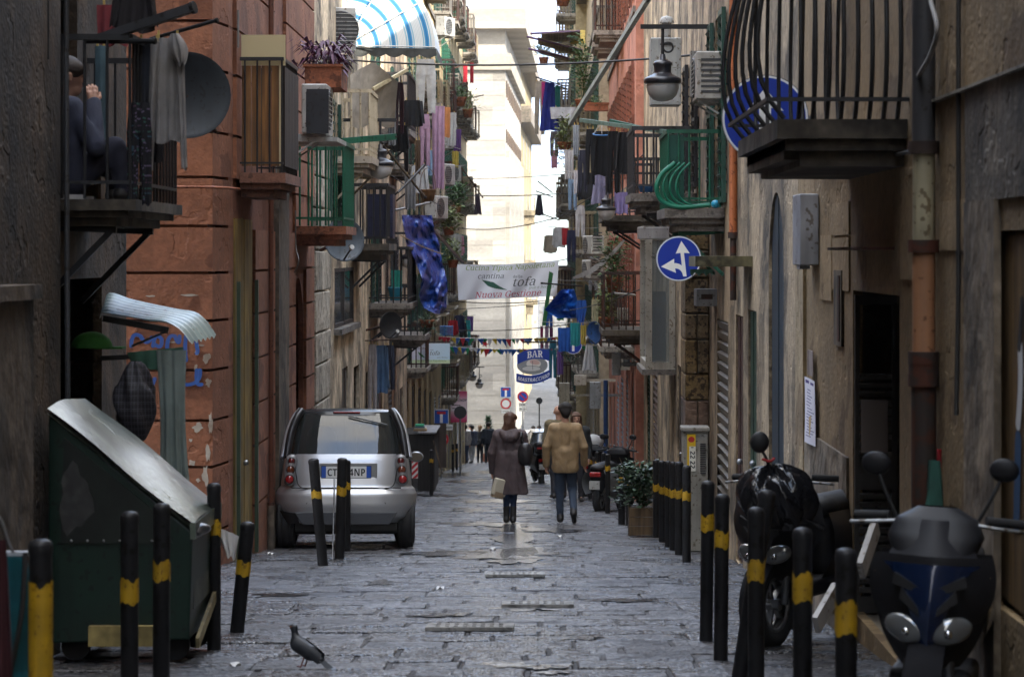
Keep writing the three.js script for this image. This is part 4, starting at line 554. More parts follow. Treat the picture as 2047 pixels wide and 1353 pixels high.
// green waste container, its sloping lid towards the street
{ const d0 = 13.7, d1 = 14.75, gx = gy(14.2), xs = -1.95, xw = -2.68, yl = Y(1055, d0), yt = Y(823, d0), t = thing('waste_container', v3((xs + xw) / 2, gx, -14.2), 'dark green metal waste container with sloping pale lid', 'waste container');
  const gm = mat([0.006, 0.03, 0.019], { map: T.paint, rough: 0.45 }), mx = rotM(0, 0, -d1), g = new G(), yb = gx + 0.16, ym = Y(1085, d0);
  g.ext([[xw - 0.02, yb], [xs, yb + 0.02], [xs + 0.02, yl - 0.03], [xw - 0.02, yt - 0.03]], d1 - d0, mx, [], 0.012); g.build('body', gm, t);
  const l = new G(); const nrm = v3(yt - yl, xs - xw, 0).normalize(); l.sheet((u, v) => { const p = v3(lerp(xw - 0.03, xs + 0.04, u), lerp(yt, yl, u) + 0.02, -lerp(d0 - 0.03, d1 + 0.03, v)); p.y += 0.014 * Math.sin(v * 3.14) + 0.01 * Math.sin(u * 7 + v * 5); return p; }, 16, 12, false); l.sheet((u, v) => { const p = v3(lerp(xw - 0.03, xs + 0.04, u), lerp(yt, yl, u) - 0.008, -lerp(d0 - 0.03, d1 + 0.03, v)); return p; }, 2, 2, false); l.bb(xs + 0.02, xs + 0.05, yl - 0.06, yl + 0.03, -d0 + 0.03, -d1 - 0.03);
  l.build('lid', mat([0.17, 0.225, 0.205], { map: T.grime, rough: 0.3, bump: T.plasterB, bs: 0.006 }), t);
  const e = new G(); e.ext([[xw + 0.04, ym], [xs - 0.08, ym], [xs - 0.12, yl + 0.05], [xw + 0.06, yt - 0.14]], 0.012, rotM(0, 0, -d0 + 0.016)); e.build('end_panel', mat([0.01, 0.018, 0.016], { map: T.grime, rough: 0.5 }), t);
  const s2 = new G(); s2.ext(Array.from({ length: 22 }, (_, i) => { const a = i / 22 * 6.283, e = 1 + 0.18 * Math.sin(a * 3 + 1) + 0.1 * Math.sin(a * 7); return [X(148 + 32 * e * Math.cos(a), 13.66), Y(1000 + 66 * e * Math.sin(a), 13.66)]; }), 0.002, rotM(0, 0, -d0 + 0.03)); s2.build('worn_patch', mat([0.07, 0.075, 0.085], { map: T.grime, rough: 0.7 }), t);
  const w = new G(); w.bb(xs + 0.014, xs + 0.022, yb + 0.16, ym + 0.02, -d0 - 0.1, -d1 + 0.3); w.build('side_panel', mat([0.12, 0.15, 0.14], { map: T.grime, rough: 0.5 }), t);
  const k = new G(); k.bb(xw + 0.2, xs - 0.12, gx + 0.14, gx + 0.25, -d0 + 0.07, -d0 + 0.02); k.build('foot_bar', mat([0.5, 0.42, 0.18], { map: T.grime }), t); const k2 = new G(); k2.bar(v3(xs + 0.05, gx + 0.14, -d0 - 0.05), v3(xs + 0.05, gx + 0.34, -d1 + 0.1), 0.02, 0.06); k2.build('pedal_bar', mat([0.4, 0.35, 0.2], { map: T.grime }), t);
  const ri = new G(); for (let i = 0; i < 7; i++) ri.ball(lerp(xw + 0.1, xs - 0.1, i / 6), ym + 0.015, -d0 + 0.03, 0.008, 0.008, 0.008, 6); ri.build('rivets', M.steel, t);
  for (const [x, d] of [[xw + 0.1, d0 + 0.12], [xs - 0.08, d0 + 0.12], [xs - 0.08, d1 - 0.12], [xw + 0.1, d1 - 0.12]]) { const q = new G(); q.add(new THREE.CylinderGeometry(0.08, 0.08, 0.05, 16), rotM(x, gy(d) + 0.09, -d, Math.PI / 2, 0, 0)); q.build('castor', M.rubber, t); }
  const lk = new G(); lk.add(new THREE.TorusGeometry(0.018, 0.005, 6, 12), rotM(xs + 0.045, gx + 0.58, -d1 + 0.12)); lk.box(xs + 0.045, gx + 0.545, -d1 + 0.12, 0.035, 0.045, 0.012); lk.build('padlock', M.steel, t);
  const bagm = mat([0.6, 0.58, 0.56], { rough: 0.4 }), q = new G(); drape(q, v3(xs + 0.1, gx + 0.66, -d1 + 0.15), v3(1, -0.4, 0).normalize(), v => 0.16 * (1 - v * 0.7), v => 0.03 * v, 0.14, 6, { amp: 0.02, nv: 5 }); tag(q.build('plastic_bag', bagm), 'torn white plastic bag caught on the green waste container', 'plastic bag');
  const q2 = new G(); q2.sheet((u, v) => { const a = u * 6.283, e = v * Math.PI, w = 1 + 0.2 * Math.sin(a * 4 + v * 5); return v3(xs + 0.02 + 0.07 * Math.cos(a) * Math.sin(e) * w, yl - 0.03 + 0.04 * Math.cos(e), -d0 - 0.2 + 0.18 * Math.sin(a) * Math.sin(e) * w); }, 18, 8, false); tag(q2.build('rubbish_bag', mat([0.03, 0.03, 0.033], { rough: 0.3 })), 'black rubbish bag squeezed under the pale container lid', 'rubbish bag');
}
{ // blue bag, dark red cloth and trolley handle by the left edge
  const t = thing('shopping_bag', v3(-1.86, gy(8.9), -8.9), 'bright blue plastic shopping bag beside the thick yellow bollard', 'bag'), g = new G(), d = 8.9, c = P(14, 1240, d); g.sheet((u, v) => { const a = u * 6.283, w = (0.07 + 0.02 * Math.sin(v * 3.1)) * (1 + 0.06 * Math.sin(a * 6 + v * 4)); return v3(c.x + Math.cos(a) * w, lerp(Y(1112, d), gy(d) + 0.03, v), c.z + Math.sin(a) * 0.09); }, 22, 10, false); g.build('bag', mat([0.03, 0.3, 0.42], { map: T.plaster, rough: 0.4 }), t);
  const h = new G(); h.bb(X(-20, d), X(58, d), Y(1110, d), Y(1102, d), -d - 0.02, -d + 0.02); h.build('top_strip', mat([0.4, 0.42, 0.45]), t); const s = new G(); s.tube([P(50, 1105, 8.78), P(42, 1230, 8.78), P(18, 1353, 8.78)], 0.01); s.build('strap', M.cable, t);
  const q = new G(); drape(q, P(-12, 1080, 8.5), v3(1, 0, 0), v => 0.08 + 0.06 * v, () => 0, 0.5, 7); tag(q.build('red_cloth', cloth(0.06, 0.008, 0.012)), 'dark red cloth hanging in front of the blue bag', 'cloth');
  const w = new G(); w.tube([P(-5, 1030, 8.6), P(4, 1045, 8.6), P(16, 1085, 8.6), P(26, 1105, 8.6)], 0.006); tag(w.build('trolley_handle', M.steel), 'thin bent metal trolley handle above the blue bag', 'handle');
}
// orange house: pipe, cables, planter and air conditioner
function drainpipe(label, x, z, segs, r) { const t = thing('drainpipe', v3(x, segs[segs.length - 1][1], z), label, 'drainpipe'); for (const [y1, y0, m, k = 1] of segs) { const g = new G(); g.cyl(v3(x, y0, z), v3(x, y1, z), r * k, r * k, 14); g.build('pipe_section', m, t); } for (const [y1] of segs.slice(1)) { const c = new G(); c.cyl(v3(x, y1 - 0.03, z), v3(x, y1 + 0.03, z), r * 1.35, r * 1.35, 14); c.build('pipe_collar', M.rustIron, t); } return t; }
drainpipe('rust brown drainpipe on the orange house beside the yellow door', -2.99, -27.5, [[5, Y(1010, 27.5), painted(0.16, 0.055, 0.03)], [Y(1010, 27.5), gy(27.5), mat([0.25, 0.22, 0.19], { map: T.grime }), 1.6]], 0.03);
cable('loose grey cable looping down the orange house', [P(519, 300, 27.2), P(523, 380, 27.2), P(533, 398, 27.2), P(545, 392, 27.2)].map(p => p.setX(-2.9)), 0.008, M.cableGrey);
cable('pale cable hanging beside the green balcony', [v3(-2.95, Y(420, 29.8), -29.8), v3(-2.94, Y(500, 29.8), -29.8), v3(-2.9, Y(520, 29.7), -29.7), v3(-2.96, Y(545, 29.8), -29.8)], 0.008, M.cableGrey);
cable('thin pipe along the orange corner below the dish', [v3(-4.6, Y(372, 23.7), -23.74), v3(-3.16, Y(374, 23.7), -23.74), v3(-3.0, Y(378, 24.7), -24.7)], 0.014, painted(0.4, 0.13, 0.06), { name: 'thin_pipe', cat: 'pipe' });
{ const d = 27.4; pot('planter_box', 'terracotta planter box of purple leaved plants on the orange house', P(652, 180, 29.2), 0.2, 0.24, M.leafP, 260, [0.34, 0.2, 0.3], 0.24, 5, { box: [0.42, 0.9], w: 0.16, up: 0.5, droop: 0.6 });
  const t = new G(); t.bb(-3.03, X(678, 28.6), Y(285, 28.6), Y(276, 28.6), -28.3, -29.6); tag(t.build('wall_shelf', M.white), 'pale metal shelf under the white air conditioner', 'shelf');
  acUnit('white air conditioner with dark panel on a shelf of the orange house', P(634, 275, 28.6), Math.PI / 2, 0.8, 0.56, 0.29, { side: mat([0.03, 0.035, 0.045], { rough: 0.4 }) });
  const s = new G(); s.box(X(634, 28.15), Y(222, 28.15), -28.17, 0.25, 0.5, 0.02); tag(s.build('dark_panel', mat([0.025, 0.03, 0.04], { rough: 0.4, map: T.paint })), 'dark grille panel on the end of the shelf air conditioner', 'panel'); }
cable('knot of cables above the brown balcony', [P(455, 20, 24.6), P(448, 45, 24.6), P(462, 60, 24.6), P(450, 78, 24.6), P(458, 95, 24.6)].map(p => p.setX(-3.0)), 0.012, M.cableGrey);
// peeled paint and blue spray marks on the orange corner
{ const r = rng(14), pm = mat([0.62, 0.55, 0.47], { map: T.plaster, bump: T.plasterB, bs: 0.01 });
  const patch = (px, py, w, h, seed) => { const q = rng(seed), pts = []; for (let k = 0; k < 14; k++) { const a = k / 14 * 6.283, e = 0.5 + q() * 0.6; pts.push([X(px + Math.cos(a) * w * e, 23.79), Y(py + Math.sin(a) * h * e, 23.79)]); } const g = new G(); g.ext(pts, 0.003, rotM(0, 0, -23.8)); g.build('peeled_patch', pm, LB); };
  for (const [a, b, w, h] of [[412, 715, 12, 26], [416, 765, 9, 18], [393, 705, 7, 14], [420, 850, 7, 30], [395, 855, 16, 12], [382, 925, 10, 8], [414, 905, 8, 24], [409, 950, 9, 30], [345, 684, 14, 3], [377, 590, 26, 5], [300, 592, 14, 4], [400, 690, 16, 4], [390, 735, 5, 18], [380, 880, 5, 4], [372, 945, 4, 4], [395, 960, 6, 5]]) patch(a, b, w * 0.8, h * (b > 840 ? 0.9 : 0.5), a + b);
  const gm = new THREE.MeshStandardMaterial({ roughness: 0.8, transparent: true, map: canvasTex(512, 512, (x, w, h) => { x.clearRect(0, 0, w, h); x.strokeStyle = 'rgba(38,82,150,0.8)'; x.lineWidth = 26; x.lineCap = 'round'; const L = (...p) => { x.beginPath(); x.moveTo(p[0], p[1]); for (let k = 2; k < p.length; k += 4) x.quadraticCurveTo(p[k], p[k + 1], p[k + 2], p[k + 3]); x.stroke(); }; L(20, 130, 20, 20, 80, 60, 120, 140, 150, 70); L(160, 130, 170, 20, 215, 80, 220, 160, 175, 120); L(250, 150, 250, 40, 300, 60, 330, 150, 330, 60); L(370, 60, 360, 150, 372, 230); L(372, 60, 440, 50, 440, 130); L(440, 130, 450, 170, 440, 180); L(40, 400, 90, 300, 120, 380, 140, 470, 170, 360); L(330, 320, 340, 420, 400, 400, 470, 380, 460, 300); L(440, 300, 430, 420, 470, 400); }) });
  const g = new G(); printed(g, P(255, 655, 23.785), P(415, 655, 23.785), P(415, 800, 23.785), P(255, 800, 23.785)); g.build('spray_paint', gm, LB); }
// satellite dishes, awning and lamps along the left wall
dish('grey satellite dish under the green balcony', 686, 480, 33.5, 0.29, 0.5, -0.1, v3(-3.0, Y(500, 33.6), -33.7), mat([0.13, 0.16, 0.19], { rough: 0.45, map: T.paint }));
dish('black satellite dish above the hanging trousers', 779, 650, 44.3, 0.24, 0.7, 0, v3(-3.15, Y(660, 44.4), -44.5), mat([0.02, 0.02, 0.022], { rough: 0.5, map: T.paint }));
{ // half-dome awning with blue and white stripes: end cap towards the camera, barrel behind, scalloped hem
  const d = 39.5, c = P(692, 95, d), R = X(868, d) - c.x, L = 2.0, t = thing('striped_awning', c, 'blue and white striped domed awning with dark scalloped hem', 'awning');
  const cv = canvasTex(512, 64, (x, w, h) => { bg(x, w, h, '#e4e6e4'); for (let k = 0; k < 5; k++) { const cx = (k + 0.55) / 5 * w; for (const [o, ww, col] of [[0, 26, '#2f8fc4'], [-22, 8, '#8fbcd2'], [22, 8, '#8fbcd2'], [0, 10, '#1570ad']]) { x.fillStyle = col; x.fillRect(cx + o - ww / 2, 0, ww, h); } } for (let k = 0; k < w; k += 9) { x.fillStyle = 'rgba(120,135,145,0.3)'; x.fillRect(k, 0, 3, h); } });
  const am = new THREE.MeshPhysicalMaterial({ map: cv, roughness: 0.8, side: THREE.DoubleSide, transmission: 0.4, thickness: 0 });
  const cap = new G(); cap.sheet((u, v) => { const a = v * Math.PI / 2, r = R * (0.06 + 0.94 * u), bulge = 0.5 * (1 - u * u); return v3(c.x + Math.cos(a) * r, c.y + Math.sin(a) * r * 1.05, c.z + bulge * 0.3 - 0.3 * u); }, 24, 14); cap.build('end_fabric', am, t);
  const bar = new G(); bar.sheet((u, v) => { const a = v * Math.PI / 2; return v3(c.x + Math.cos(a) * R, c.y + Math.sin(a) * R * 1.05, c.z - 0.3 - u * L); }, 12, 14); bar.build('roof_fabric', am, t);
  const hem = new G(); hem.sheet((u, v) => v3(c.x + R * (0.06 + 0.96 * u), c.y - v * (0.1 + 0.05 * Math.abs(Math.sin(u * 15.7))), c.z - 0.3 * u + 0.1 - v * 0.02), 60, 3, false); hem.sheet((u, v) => v3(c.x + R * 1.02, c.y - v * (0.1 + 0.05 * Math.abs(Math.sin(u * 17))), c.z - 0.25 - u * L), 60, 3, false); hem.build('scalloped_hem', cloth(0.09, 0.095, 0.09), t);
  for (const a of [0.02, 0.55, 1.05]) { const f = new G(); f.tube([v3(c.x, c.y + 0.02, c.z + 0.12), v3(c.x + Math.cos(a) * R * 0.5, c.y + Math.sin(a) * R * 0.52, c.z + 0.1), v3(c.x + Math.cos(a) * R, c.y + Math.sin(a) * R * 1.05, c.z - 0.29)], 0.012); f.build('rib', M.white, t); } }
acUnit('white air conditioner below the striped awning', P(686, 108, 37.6), 0.12, 0.36, 0.66, 0.3);
{ const t = thing('beige_tarpaulin', P(745, 250, 38), 'beige tarpaulin tent stretched over the cream balcony', 'tarpaulin'), g = new G(), A = P(700, 150, 37.2), B = P(745, 122, 37.6), C = P(795, 163, 38); g.sheet((u, v) => { const top = u < 0.5 ? A.clone().lerp(B, u * 2) : B.clone().lerp(C, u * 2 - 1), bot = P(lerp(702, 788, u), 252, lerp(37.2, 38.6, u)); const p = top.lerp(bot, v); p.z += 0.06 * Math.sin(u * 12 + v * 3); p.y -= 0.03 * Math.sin(u * 9) * v; return p; }, 16, 10, false); g.build('canvas', cloth(0.42, 0.37, 0.3), t); }
pole('pale wooden prop holding up the beige tarpaulin', P(745, 178, 37.5), P(815, 138, 38.5), 0.02, painted(0.6, 0.5, 0.3), { flat: 0.05, name: 'wooden_prop' });
pole('green plastic clothes rail beyond the green balcony', P(682, 282, 31.5), P(790, 273, 32.5), 0.02, M.green, { flat: 0.08, name: 'clothes_rail' });
lamp('milky bowl street lamp hanging beside the cream balcony', 760, 328, 38, 0.21, -3.1, { up: 0.66 });
lamp('small dim street lamp hanging in front of the blue tarpaulin', 819, 515, 52, 0.21, -3.15, { up: 0.5 });
// dark blue balcony cabinet, tarpaulin, laundry
{ const t = thing('balcony_cabinet', P(758, 476, 41), 'dark navy cabinet standing on the sooty balcony', 'cabinet'), d = 41, g = new G(); g.bb(X(732, d), X(785, d), Y(476, d), Y(388, d), -d, -d - 0.6); g.build('body', painted(0.02, 0.022, 0.06), t); for (let k = 0; k < 3; k++) { const q = new G(); q.bb(lerp(X(732, d), X(785, d), k / 3) + 0.006, lerp(X(732, d), X(785, d), (k + 1) / 3) - 0.006, Y(473, d), Y(392, d), -d + 0.015, -d); q.build('panel', painted(0.022, 0.025, 0.07), t); } }
{ const t = thing('blue_tarpaulin', P(850, 628, 48), 'crumpled royal blue tarpaulin tied over a balcony', 'tarpaulin'), m = mat([0.004, 0.035, 0.2], { rough: 0.28, bump: T.clothB, bs: 0.03, side: THREE.DoubleSide }), g = new G();
  const rows = [[800, 862, 430], [806, 866, 455], [812, 878, 490], [832, 884, 522], [842, 893, 560], [838, 894, 590], [846, 893, 615], [868, 884, 627]];
  g.sheet((u, v) => { const k = Math.min(6.999, v * 7), i = Math.floor(k), t2 = k - i, a = lerp(rows[i][0], rows[i + 1][0], t2), b = lerp(rows[i][1], rows[i + 1][1], t2), y = lerp(rows[i][2], rows[i + 1][2], t2), p = P(lerp(a, b, u), y, lerp(46.5, 48.5, u)); const w = fbm(u * 0.5, v, 6, 9, 4, 9) - 0.5; p.z += 0.9 * w + 0.35 * (fbm(u, v, 9, 14, 3, 57) - 0.5) + 0.12 * Math.sin(u * 4 + v * 5); p.x += 0.1 * w; return p; }, 40, 64, false); g.build('sheet', m, t);
  const s = new G(); s.tube(sag(P(800, 470, 46), P(885, 508, 47.5), 0.03), 0.01); s.build('rope', painted(0.5, 0.35, 0.1), t); }
pole('pale metal strut rising behind the blue tarpaulin', P(862, 455, 50), P(925, 525, 52), 0.02, M.steel, { name: 'metal_strut', flat: 0.05 });
const gl = 'washing hung along the left balconies';
garment('trousers', 851, 118, 44, 0.36, 0.95, cloth(0.5, 0.49, 0.47), 'off-white trousers hanging above the lilac washing', 'trousers', { group: gl });
garment('trousers', 849, 228, 46, 0.2, 0.95, cloth(0.42, 0.26, 0.36), 'lilac trousers hanging under the off-white trousers', 'trousers', { group: gl });
garment('towel', 876, 212, 47, 0.24, 1.55, cloth(0.46, 0.28, 0.4), 'long lilac robe hanging beside the lilac trousers', 'robe', { group: gl, amp: 0.05 });
garment('shirt', 824, 200, 43, 0.36, 0.45, cloth(0.02, 0.02, 0.024), 'black top hanging beside the off-white trousers', 'shirt', { group: gl });
garment('towel', 783, 168, 41, 0.14, 1.0, cloth(0.24, 0.25, 0.27), 'grey leggings hanging in front of the beige tarpaulin', 'leggings', { group: gl });
garment('towel', 765, 178, 41.3, 0.12, 0.5, cloth(0.018, 0.018, 0.022), 'short black sock-like cloth beside the beige tarpaulin', 'socks', { group: gl });
garment('trousers', 797, 165, 41.6, 0.18, 0.85, cloth(0.05, 0.015, 0.022), 'dark maroon trousers on the cream balcony line', 'trousers', { group: gl });
garment('skirt', 775, 175, 40.8, 0.14, 0.45, cloth(0.03, 0.03, 0.035), 'dark skirt on the cream balcony line', 'skirt', { group: gl });
garment('towel', 812, 215, 43, 0.08, 1.1, cloth(0.03, 0.02, 0.02), 'long dark scarf hanging by the lilac trousers', 'scarf', { group: gl });
garment('towel', 889, 214, 62, 0.28, 0.75, cloth(0.6, 0.24, 0.08), 'orange towel on a far left balcony', 'towel', { group: gl });
garment('towel', 902, 225, 64, 0.26, 0.85, cloth(0.5, 0.5, 0.48), 'white towel beside the orange towel', 'towel', { group: gl });
garment('towel', 914, 258, 68, 0.22, 0.6, cloth(0.1, 0.04, 0.16), 'purple cloth beyond the white towel', 'cloth', { group: gl });
garment('towel', 930, 128, 90, 0.16, 0.65, cloth(0.5, 0.02, 0.04), 'red cloth pegged at the far left balcony tip', 'cloth', { group: gl });
garment('towel', 943, 125, 92, 0.14, 0.75, cloth(0.5, 0.015, 0.03), 'second red cloth beyond the first one', 'cloth', { group: gl });
garment('skirt', 955, 387, 96, 0.3, 0.8, cloth(0.055, 0.035, 0.06), 'dark violet skirt at the tip of a far left drying arm', 'skirt', { group: gl });
garment('skirt', 905, 412, 66, 0.34, 0.65, cloth(0.42, 0.36, 0.28), 'folded beige parasol cloth among the left balcony plants', 'cloth', { group: gl, pegs: false });
garment('towel', 912, 468, 70, 0.3, 0.7, cloth(0.45, 0.44, 0.4), 'pale cloth hanging under the left balcony plants', 'cloth', { group: gl });
garment('trousers', 744, 688, 44.4, 0.17, 1.25, cloth(0.4, 0.36, 0.36), 'pinkish grey trousers on the low left drying rack', 'trousers', { group: 'low drying rack washing' });
garment('shirt', 762, 690, 44.6, 0.24, 0.85, cloth(0.1, 0.19, 0.34), 'light blue shirt on the low left drying rack', 'shirt', { group: 'low drying rack washing' });
garment('trousers', 779, 690, 45.0, 0.18, 0.8, cloth(0.03, 0.035, 0.06), 'dark jeans on the low left drying rack', 'jeans', { group: 'low drying rack washing' });
garment('towel', 752, 692, 44.9, 0.1, 1.1, cloth(0.5, 0.5, 0.52), 'white stockings on the low left drying rack', 'stockings', { group: 'low drying rack washing' });
{ const t = thing('drying_rack', P(760, 680, 45.8), 'rusty wall drying rack with wires above the low trousers', 'drying rack'); for (const [a, b] of [[720, 795], [722, 800]]) { const g = new G(); g.cyl(P(a, 681, 44.2 + (a - 720) * 0.3), P(b, 679, 44.6 + (a - 720) * 0.3), 0.012, 0.012); g.build('rod', M.rustIron, t); } }
{ const g = new G(); const p = P(855, 402, 45); g.lathe([[0.001, 0], [0.1, 0], [0.135, 0.12], [0.15, 0.2], [0.16, 0.2], [0.15, 0.21], [0.13, 0.2], [0.001, 0.05]], p.x, p.y, p.z, 18); g.tube([p.clone().add(v3(-0.15, 0.2, 0)), p.clone().add(v3(-0.1, 0.5, 0)), p.clone().add(v3(0, 0.6, 0)), p.clone().add(v3(0.1, 0.5, 0)), p.clone().add(v3(0.15, 0.2, 0))], 0.006); tag(g.build('wicker_basket', wood(0.26, 0.12, 0.04)), 'round wicker basket hanging on a rope under the lilac washing', 'basket'); }
garment('towel', 793, 540, 46, 0.2, 0.5, cloth(0.02, 0.3, 0.24), 'turquoise cloth over the low left balcony rail', 'cloth');
{ const g = new G(), p = P(790, 600, 46); g.lathe([[0.001, 0], [0.1, 0], [0.13, 0.22], [0.14, 0.22], [0.14, 0.24], [0.12, 0.23], [0.001, 0.1]], p.x, p.y, p.z, 16); tag(g.build('blue_bucket', mat([0.02, 0.2, 0.3], { rough: 0.4 })), 'light blue plastic bucket on the low left balcony', 'bucket'); }
// poles and racks sticking out over the street
const gp = 'drying poles jutting over the street from the left';
for (const [lb, a, b, d, m] of [['dark pole crossing below the basket', [795, 385], [848, 330], 42, M.iron], ['pale pole slanting up towards the lilac robe', [765, 290], [850, 395], 42, M.pole], ['grey flat bar under the basket', [790, 420], [860, 405], 44, M.steel], ['brown pole slanting down from the far left balcony', [912, 320], [965, 395], 80, M.rustIron], ['thin dark pole beside the far red cloth', [900, 140], [945, 120], 85, M.rustIron], ['thin pole on the far left balcony with flower pots', [930, 198], [966, 190], 90, M.rustIron], ['upper twin pole of the far left rack', [915, 385], [945, 364], 90, M.rustIron], ['lower twin pole of the far left rack', [912, 392], [948, 372], 92, M.rustIron]]) pole(lb, P(a[0], a[1], d), P(b[0], b[1], d + 0.8), 0.02, m, { group: gp });
// restaurant sign on the left
{ const d = 60, t = thing('restaurant_sign', P(861, 728, d), 'small white restaurant sign with green chilli and script lettering', 'sign');
  const draw = (x, w, h) => { const gr = x.createLinearGradient(0, 0, w, h); gr.addColorStop(0, '#e6d9e4'); gr.addColorStop(0.5, '#cfe2ee'); gr.addColorStop(1, '#b9d8ea'); x.fillStyle = gr; x.fillRect(0, 0, w, h); x.fillStyle = '#cfe0b8'; x.fillRect(0, h * 0.82, w, h * 0.18); txt(x, 'cantina', w * 0.24, h * 0.24, 38, '#5a6068', 'italic SIZEpx serif'); txt(x, 'della', w * 0.53, h * 0.33, 20, '#4a5058', 'SIZEpx serif'); txt(x, 'tofa', w * 0.6, h * 0.48, 74, '#3a4448', 'italic SIZEpx serif'); txt(x, 'pub e Bottega', w * 0.8, h * 0.7, 22, '#6a7a6a', 'italic SIZEpx serif'); txt(x, 'Cucina Tipica Napoletana', w * 0.5, h * 0.86, 34, '#4f7d3a', 'italic SIZEpx serif', w * 0.94); x.fillStyle = '#2f7d4a'; x.beginPath(); x.moveTo(w * 0.15, h * 0.4); x.lineTo(w * 0.26, h * 0.52); x.quadraticCurveTo(w * 0.3, h * 0.62, w * 0.36, h * 0.72); x.quadraticCurveTo(w * 0.22, h * 0.66, w * 0.19, h * 0.54); x.fill(); };
  plate(t, P(861, 706.5, d), X(899, d) - X(823, d), Y(687, d) - Y(727, d), draw, { W: 512, H: 272, bname: 'board' });
  const b = new G(); b.bar(v3(-3.25, Y(684, d), -d - 0.03), P(900, 684, d + 0.03), 0.03, 0.03); b.build('bracket', M.iron, t); }
// ---------- right side: things on and in front of the walls ----------
{ const d = 17.6, t = thing('traffic_sign', P(1530, 235, d), 'large round blue sign with white upward arrow behind the dark balcony', 'traffic sign'); plate(t, P(1530, 236, d), 0.6, 0.6, draws.up, { round: true, ry: -0.12 }); const b = new G(); b.bar(P(1530, 236, d + 0.04), v3(1.9, Y(236, d), -d - 0.06), 0.04, 0.04); b.build('wall_bracket', M.steel, t); }
{ const d = 24.2, t = thing('traffic_sign', P(1357, 517, d), 'round blue sign with forked white arrow by the mossy ledge', 'traffic sign'); plate(t, P(1357, 517, d), 0.43, 0.43, draws.fork, { round: true, ry: -0.06 }); const b = new G(); b.bar(P(1357, 517, d + 0.03), v3(1.9, Y(517, d), -d - 0.06), 0.035, 0.035); b.build('wall_bracket', M.steel, t);
  const g = new G(); g.sheet((u, v) => P(lerp(1380, 1425, u), lerp(538, 548 + 4 * Math.sin(u * 20), v), 23.2 + v * 0.1), 10, 2, false); tag(g.build('green_net_scrap', cloth(0.1, 0.26, 0.17)), 'scrap of pale green netting under the mossy ledge', 'netting'); }
lamp('dark capped street lamp with milky bowl on the right wall', 1325, 162, 28, 0.21, 1.9, { up: 0.6 });
lamp('small black street lamp above the purple railing cloth', 1212, 418, 38, 0.15, 1.9, { up: 0.75 });
{ const t = thing('meter_box', v3(1.7, Y(210, 29.6), -29.8), 'tall pale metal box behind the right street lamp', 'meter box'), d = 29.6, g = new G(); g.rb((X(1301, d) + X(1362, d)) / 2, (Y(210, d) + Y(75, d)) / 2, -d - 0.2, X(1362, d) - X(1301, d), Y(75, d) - Y(210, d), 0.4, 0.015); g.build('casing', painted(0.55, 0.57, 0.55), t); const s = new G(); s.bb(X(1320, d), X(1345, d), Y(90, d), Y(87, d), -d + 0.012, -d); s.build('slot', M.black, t); const e = new G(); e.bb(1.76, 1.9, Y(190, d), Y(100, d), -d - 0.1, -d - 0.3); e.build('wall_mount', M.steel, t); }
acUnit('beige air conditioner on the wall behind the big balcony', v3(1.74, Y(206, 26), -26.2), -Math.PI / 2, 0.7, 0.5, 0.3, { m: painted(0.5, 0.47, 0.42) });
{ // white flue with cowl
  const d = 30.4, t = thing('flue_pipe', P(1330, 75, d), 'white flue pipe with domed cowl above the pale metal box', 'flue'), p = P(1333, 75, d), g = new G(); g.cyl(p, P(1333, 45, d), 0.055, 0.055, 14); g.build('pipe', M.white, t); const c = new G(); c.lathe([[0.001, 0.09], [0.06, 0.075], [0.085, 0.04], [0.09, 0]], p.x, Y(46, d), p.z, 16); c.build('cowl', M.white, t); }
drainpipe('orange plastic pipe beside the big blue sign', 1.86, -24.4, [[4, Y(470, 24.4), painted(0.55, 0.16, 0.05)], [Y(470, 24.4), Y(600, 24.4), M.rustIron, 0.8]], 0.04);
drainpipe('patched drainpipe in grey, cream, orange and rusty iron sections on the right wall', 1.83, -12.0, [[5, Y(295, 12), painted(0.06, 0.06, 0.065)], [Y(295, 12), Y(492, 12), painted(0.42, 0.37, 0.24), 0.95], [Y(492, 12), Y(715, 12), painted(0.5, 0.24, 0.12), 0.98], [Y(715, 12), Y(760, 12), M.rustIron, 1.3], [Y(760, 12), gy(12) - 0.1, mat([0.07, 0.05, 0.04], { map: T.rust, rough: 0.8 }), 1.08]], 0.056);
cable('thick grey cable curving from the wall to the drainpipe', [P(1918, 0, 11.6), P(1932, 60, 11.4), P(1918, 110, 11.6), P(1880, 145, 11.9), P(1840, 158, 12)].map(p => p.setX(1.8)), 0.013, M.cableGrey);
cable('dark cable bundle down the wall right of the drainpipe', [v3(1.88, 3.6, -11.3), v3(1.88, Y(300, 11.3), -11.3), v3(1.88, Y(560, 11.3), -11.3), v3(1.87, Y(830, 11.3), -11.3)], 0.012);
cable('cable draped under the big balcony', [v3(1.88, Y(352, 17), -17), v3(1.87, Y(335, 15.5), -15.5), v3(1.87, Y(318, 14), -14), v3(1.84, Y(300, 12.3), -12.3)], 0.01, M.cable);
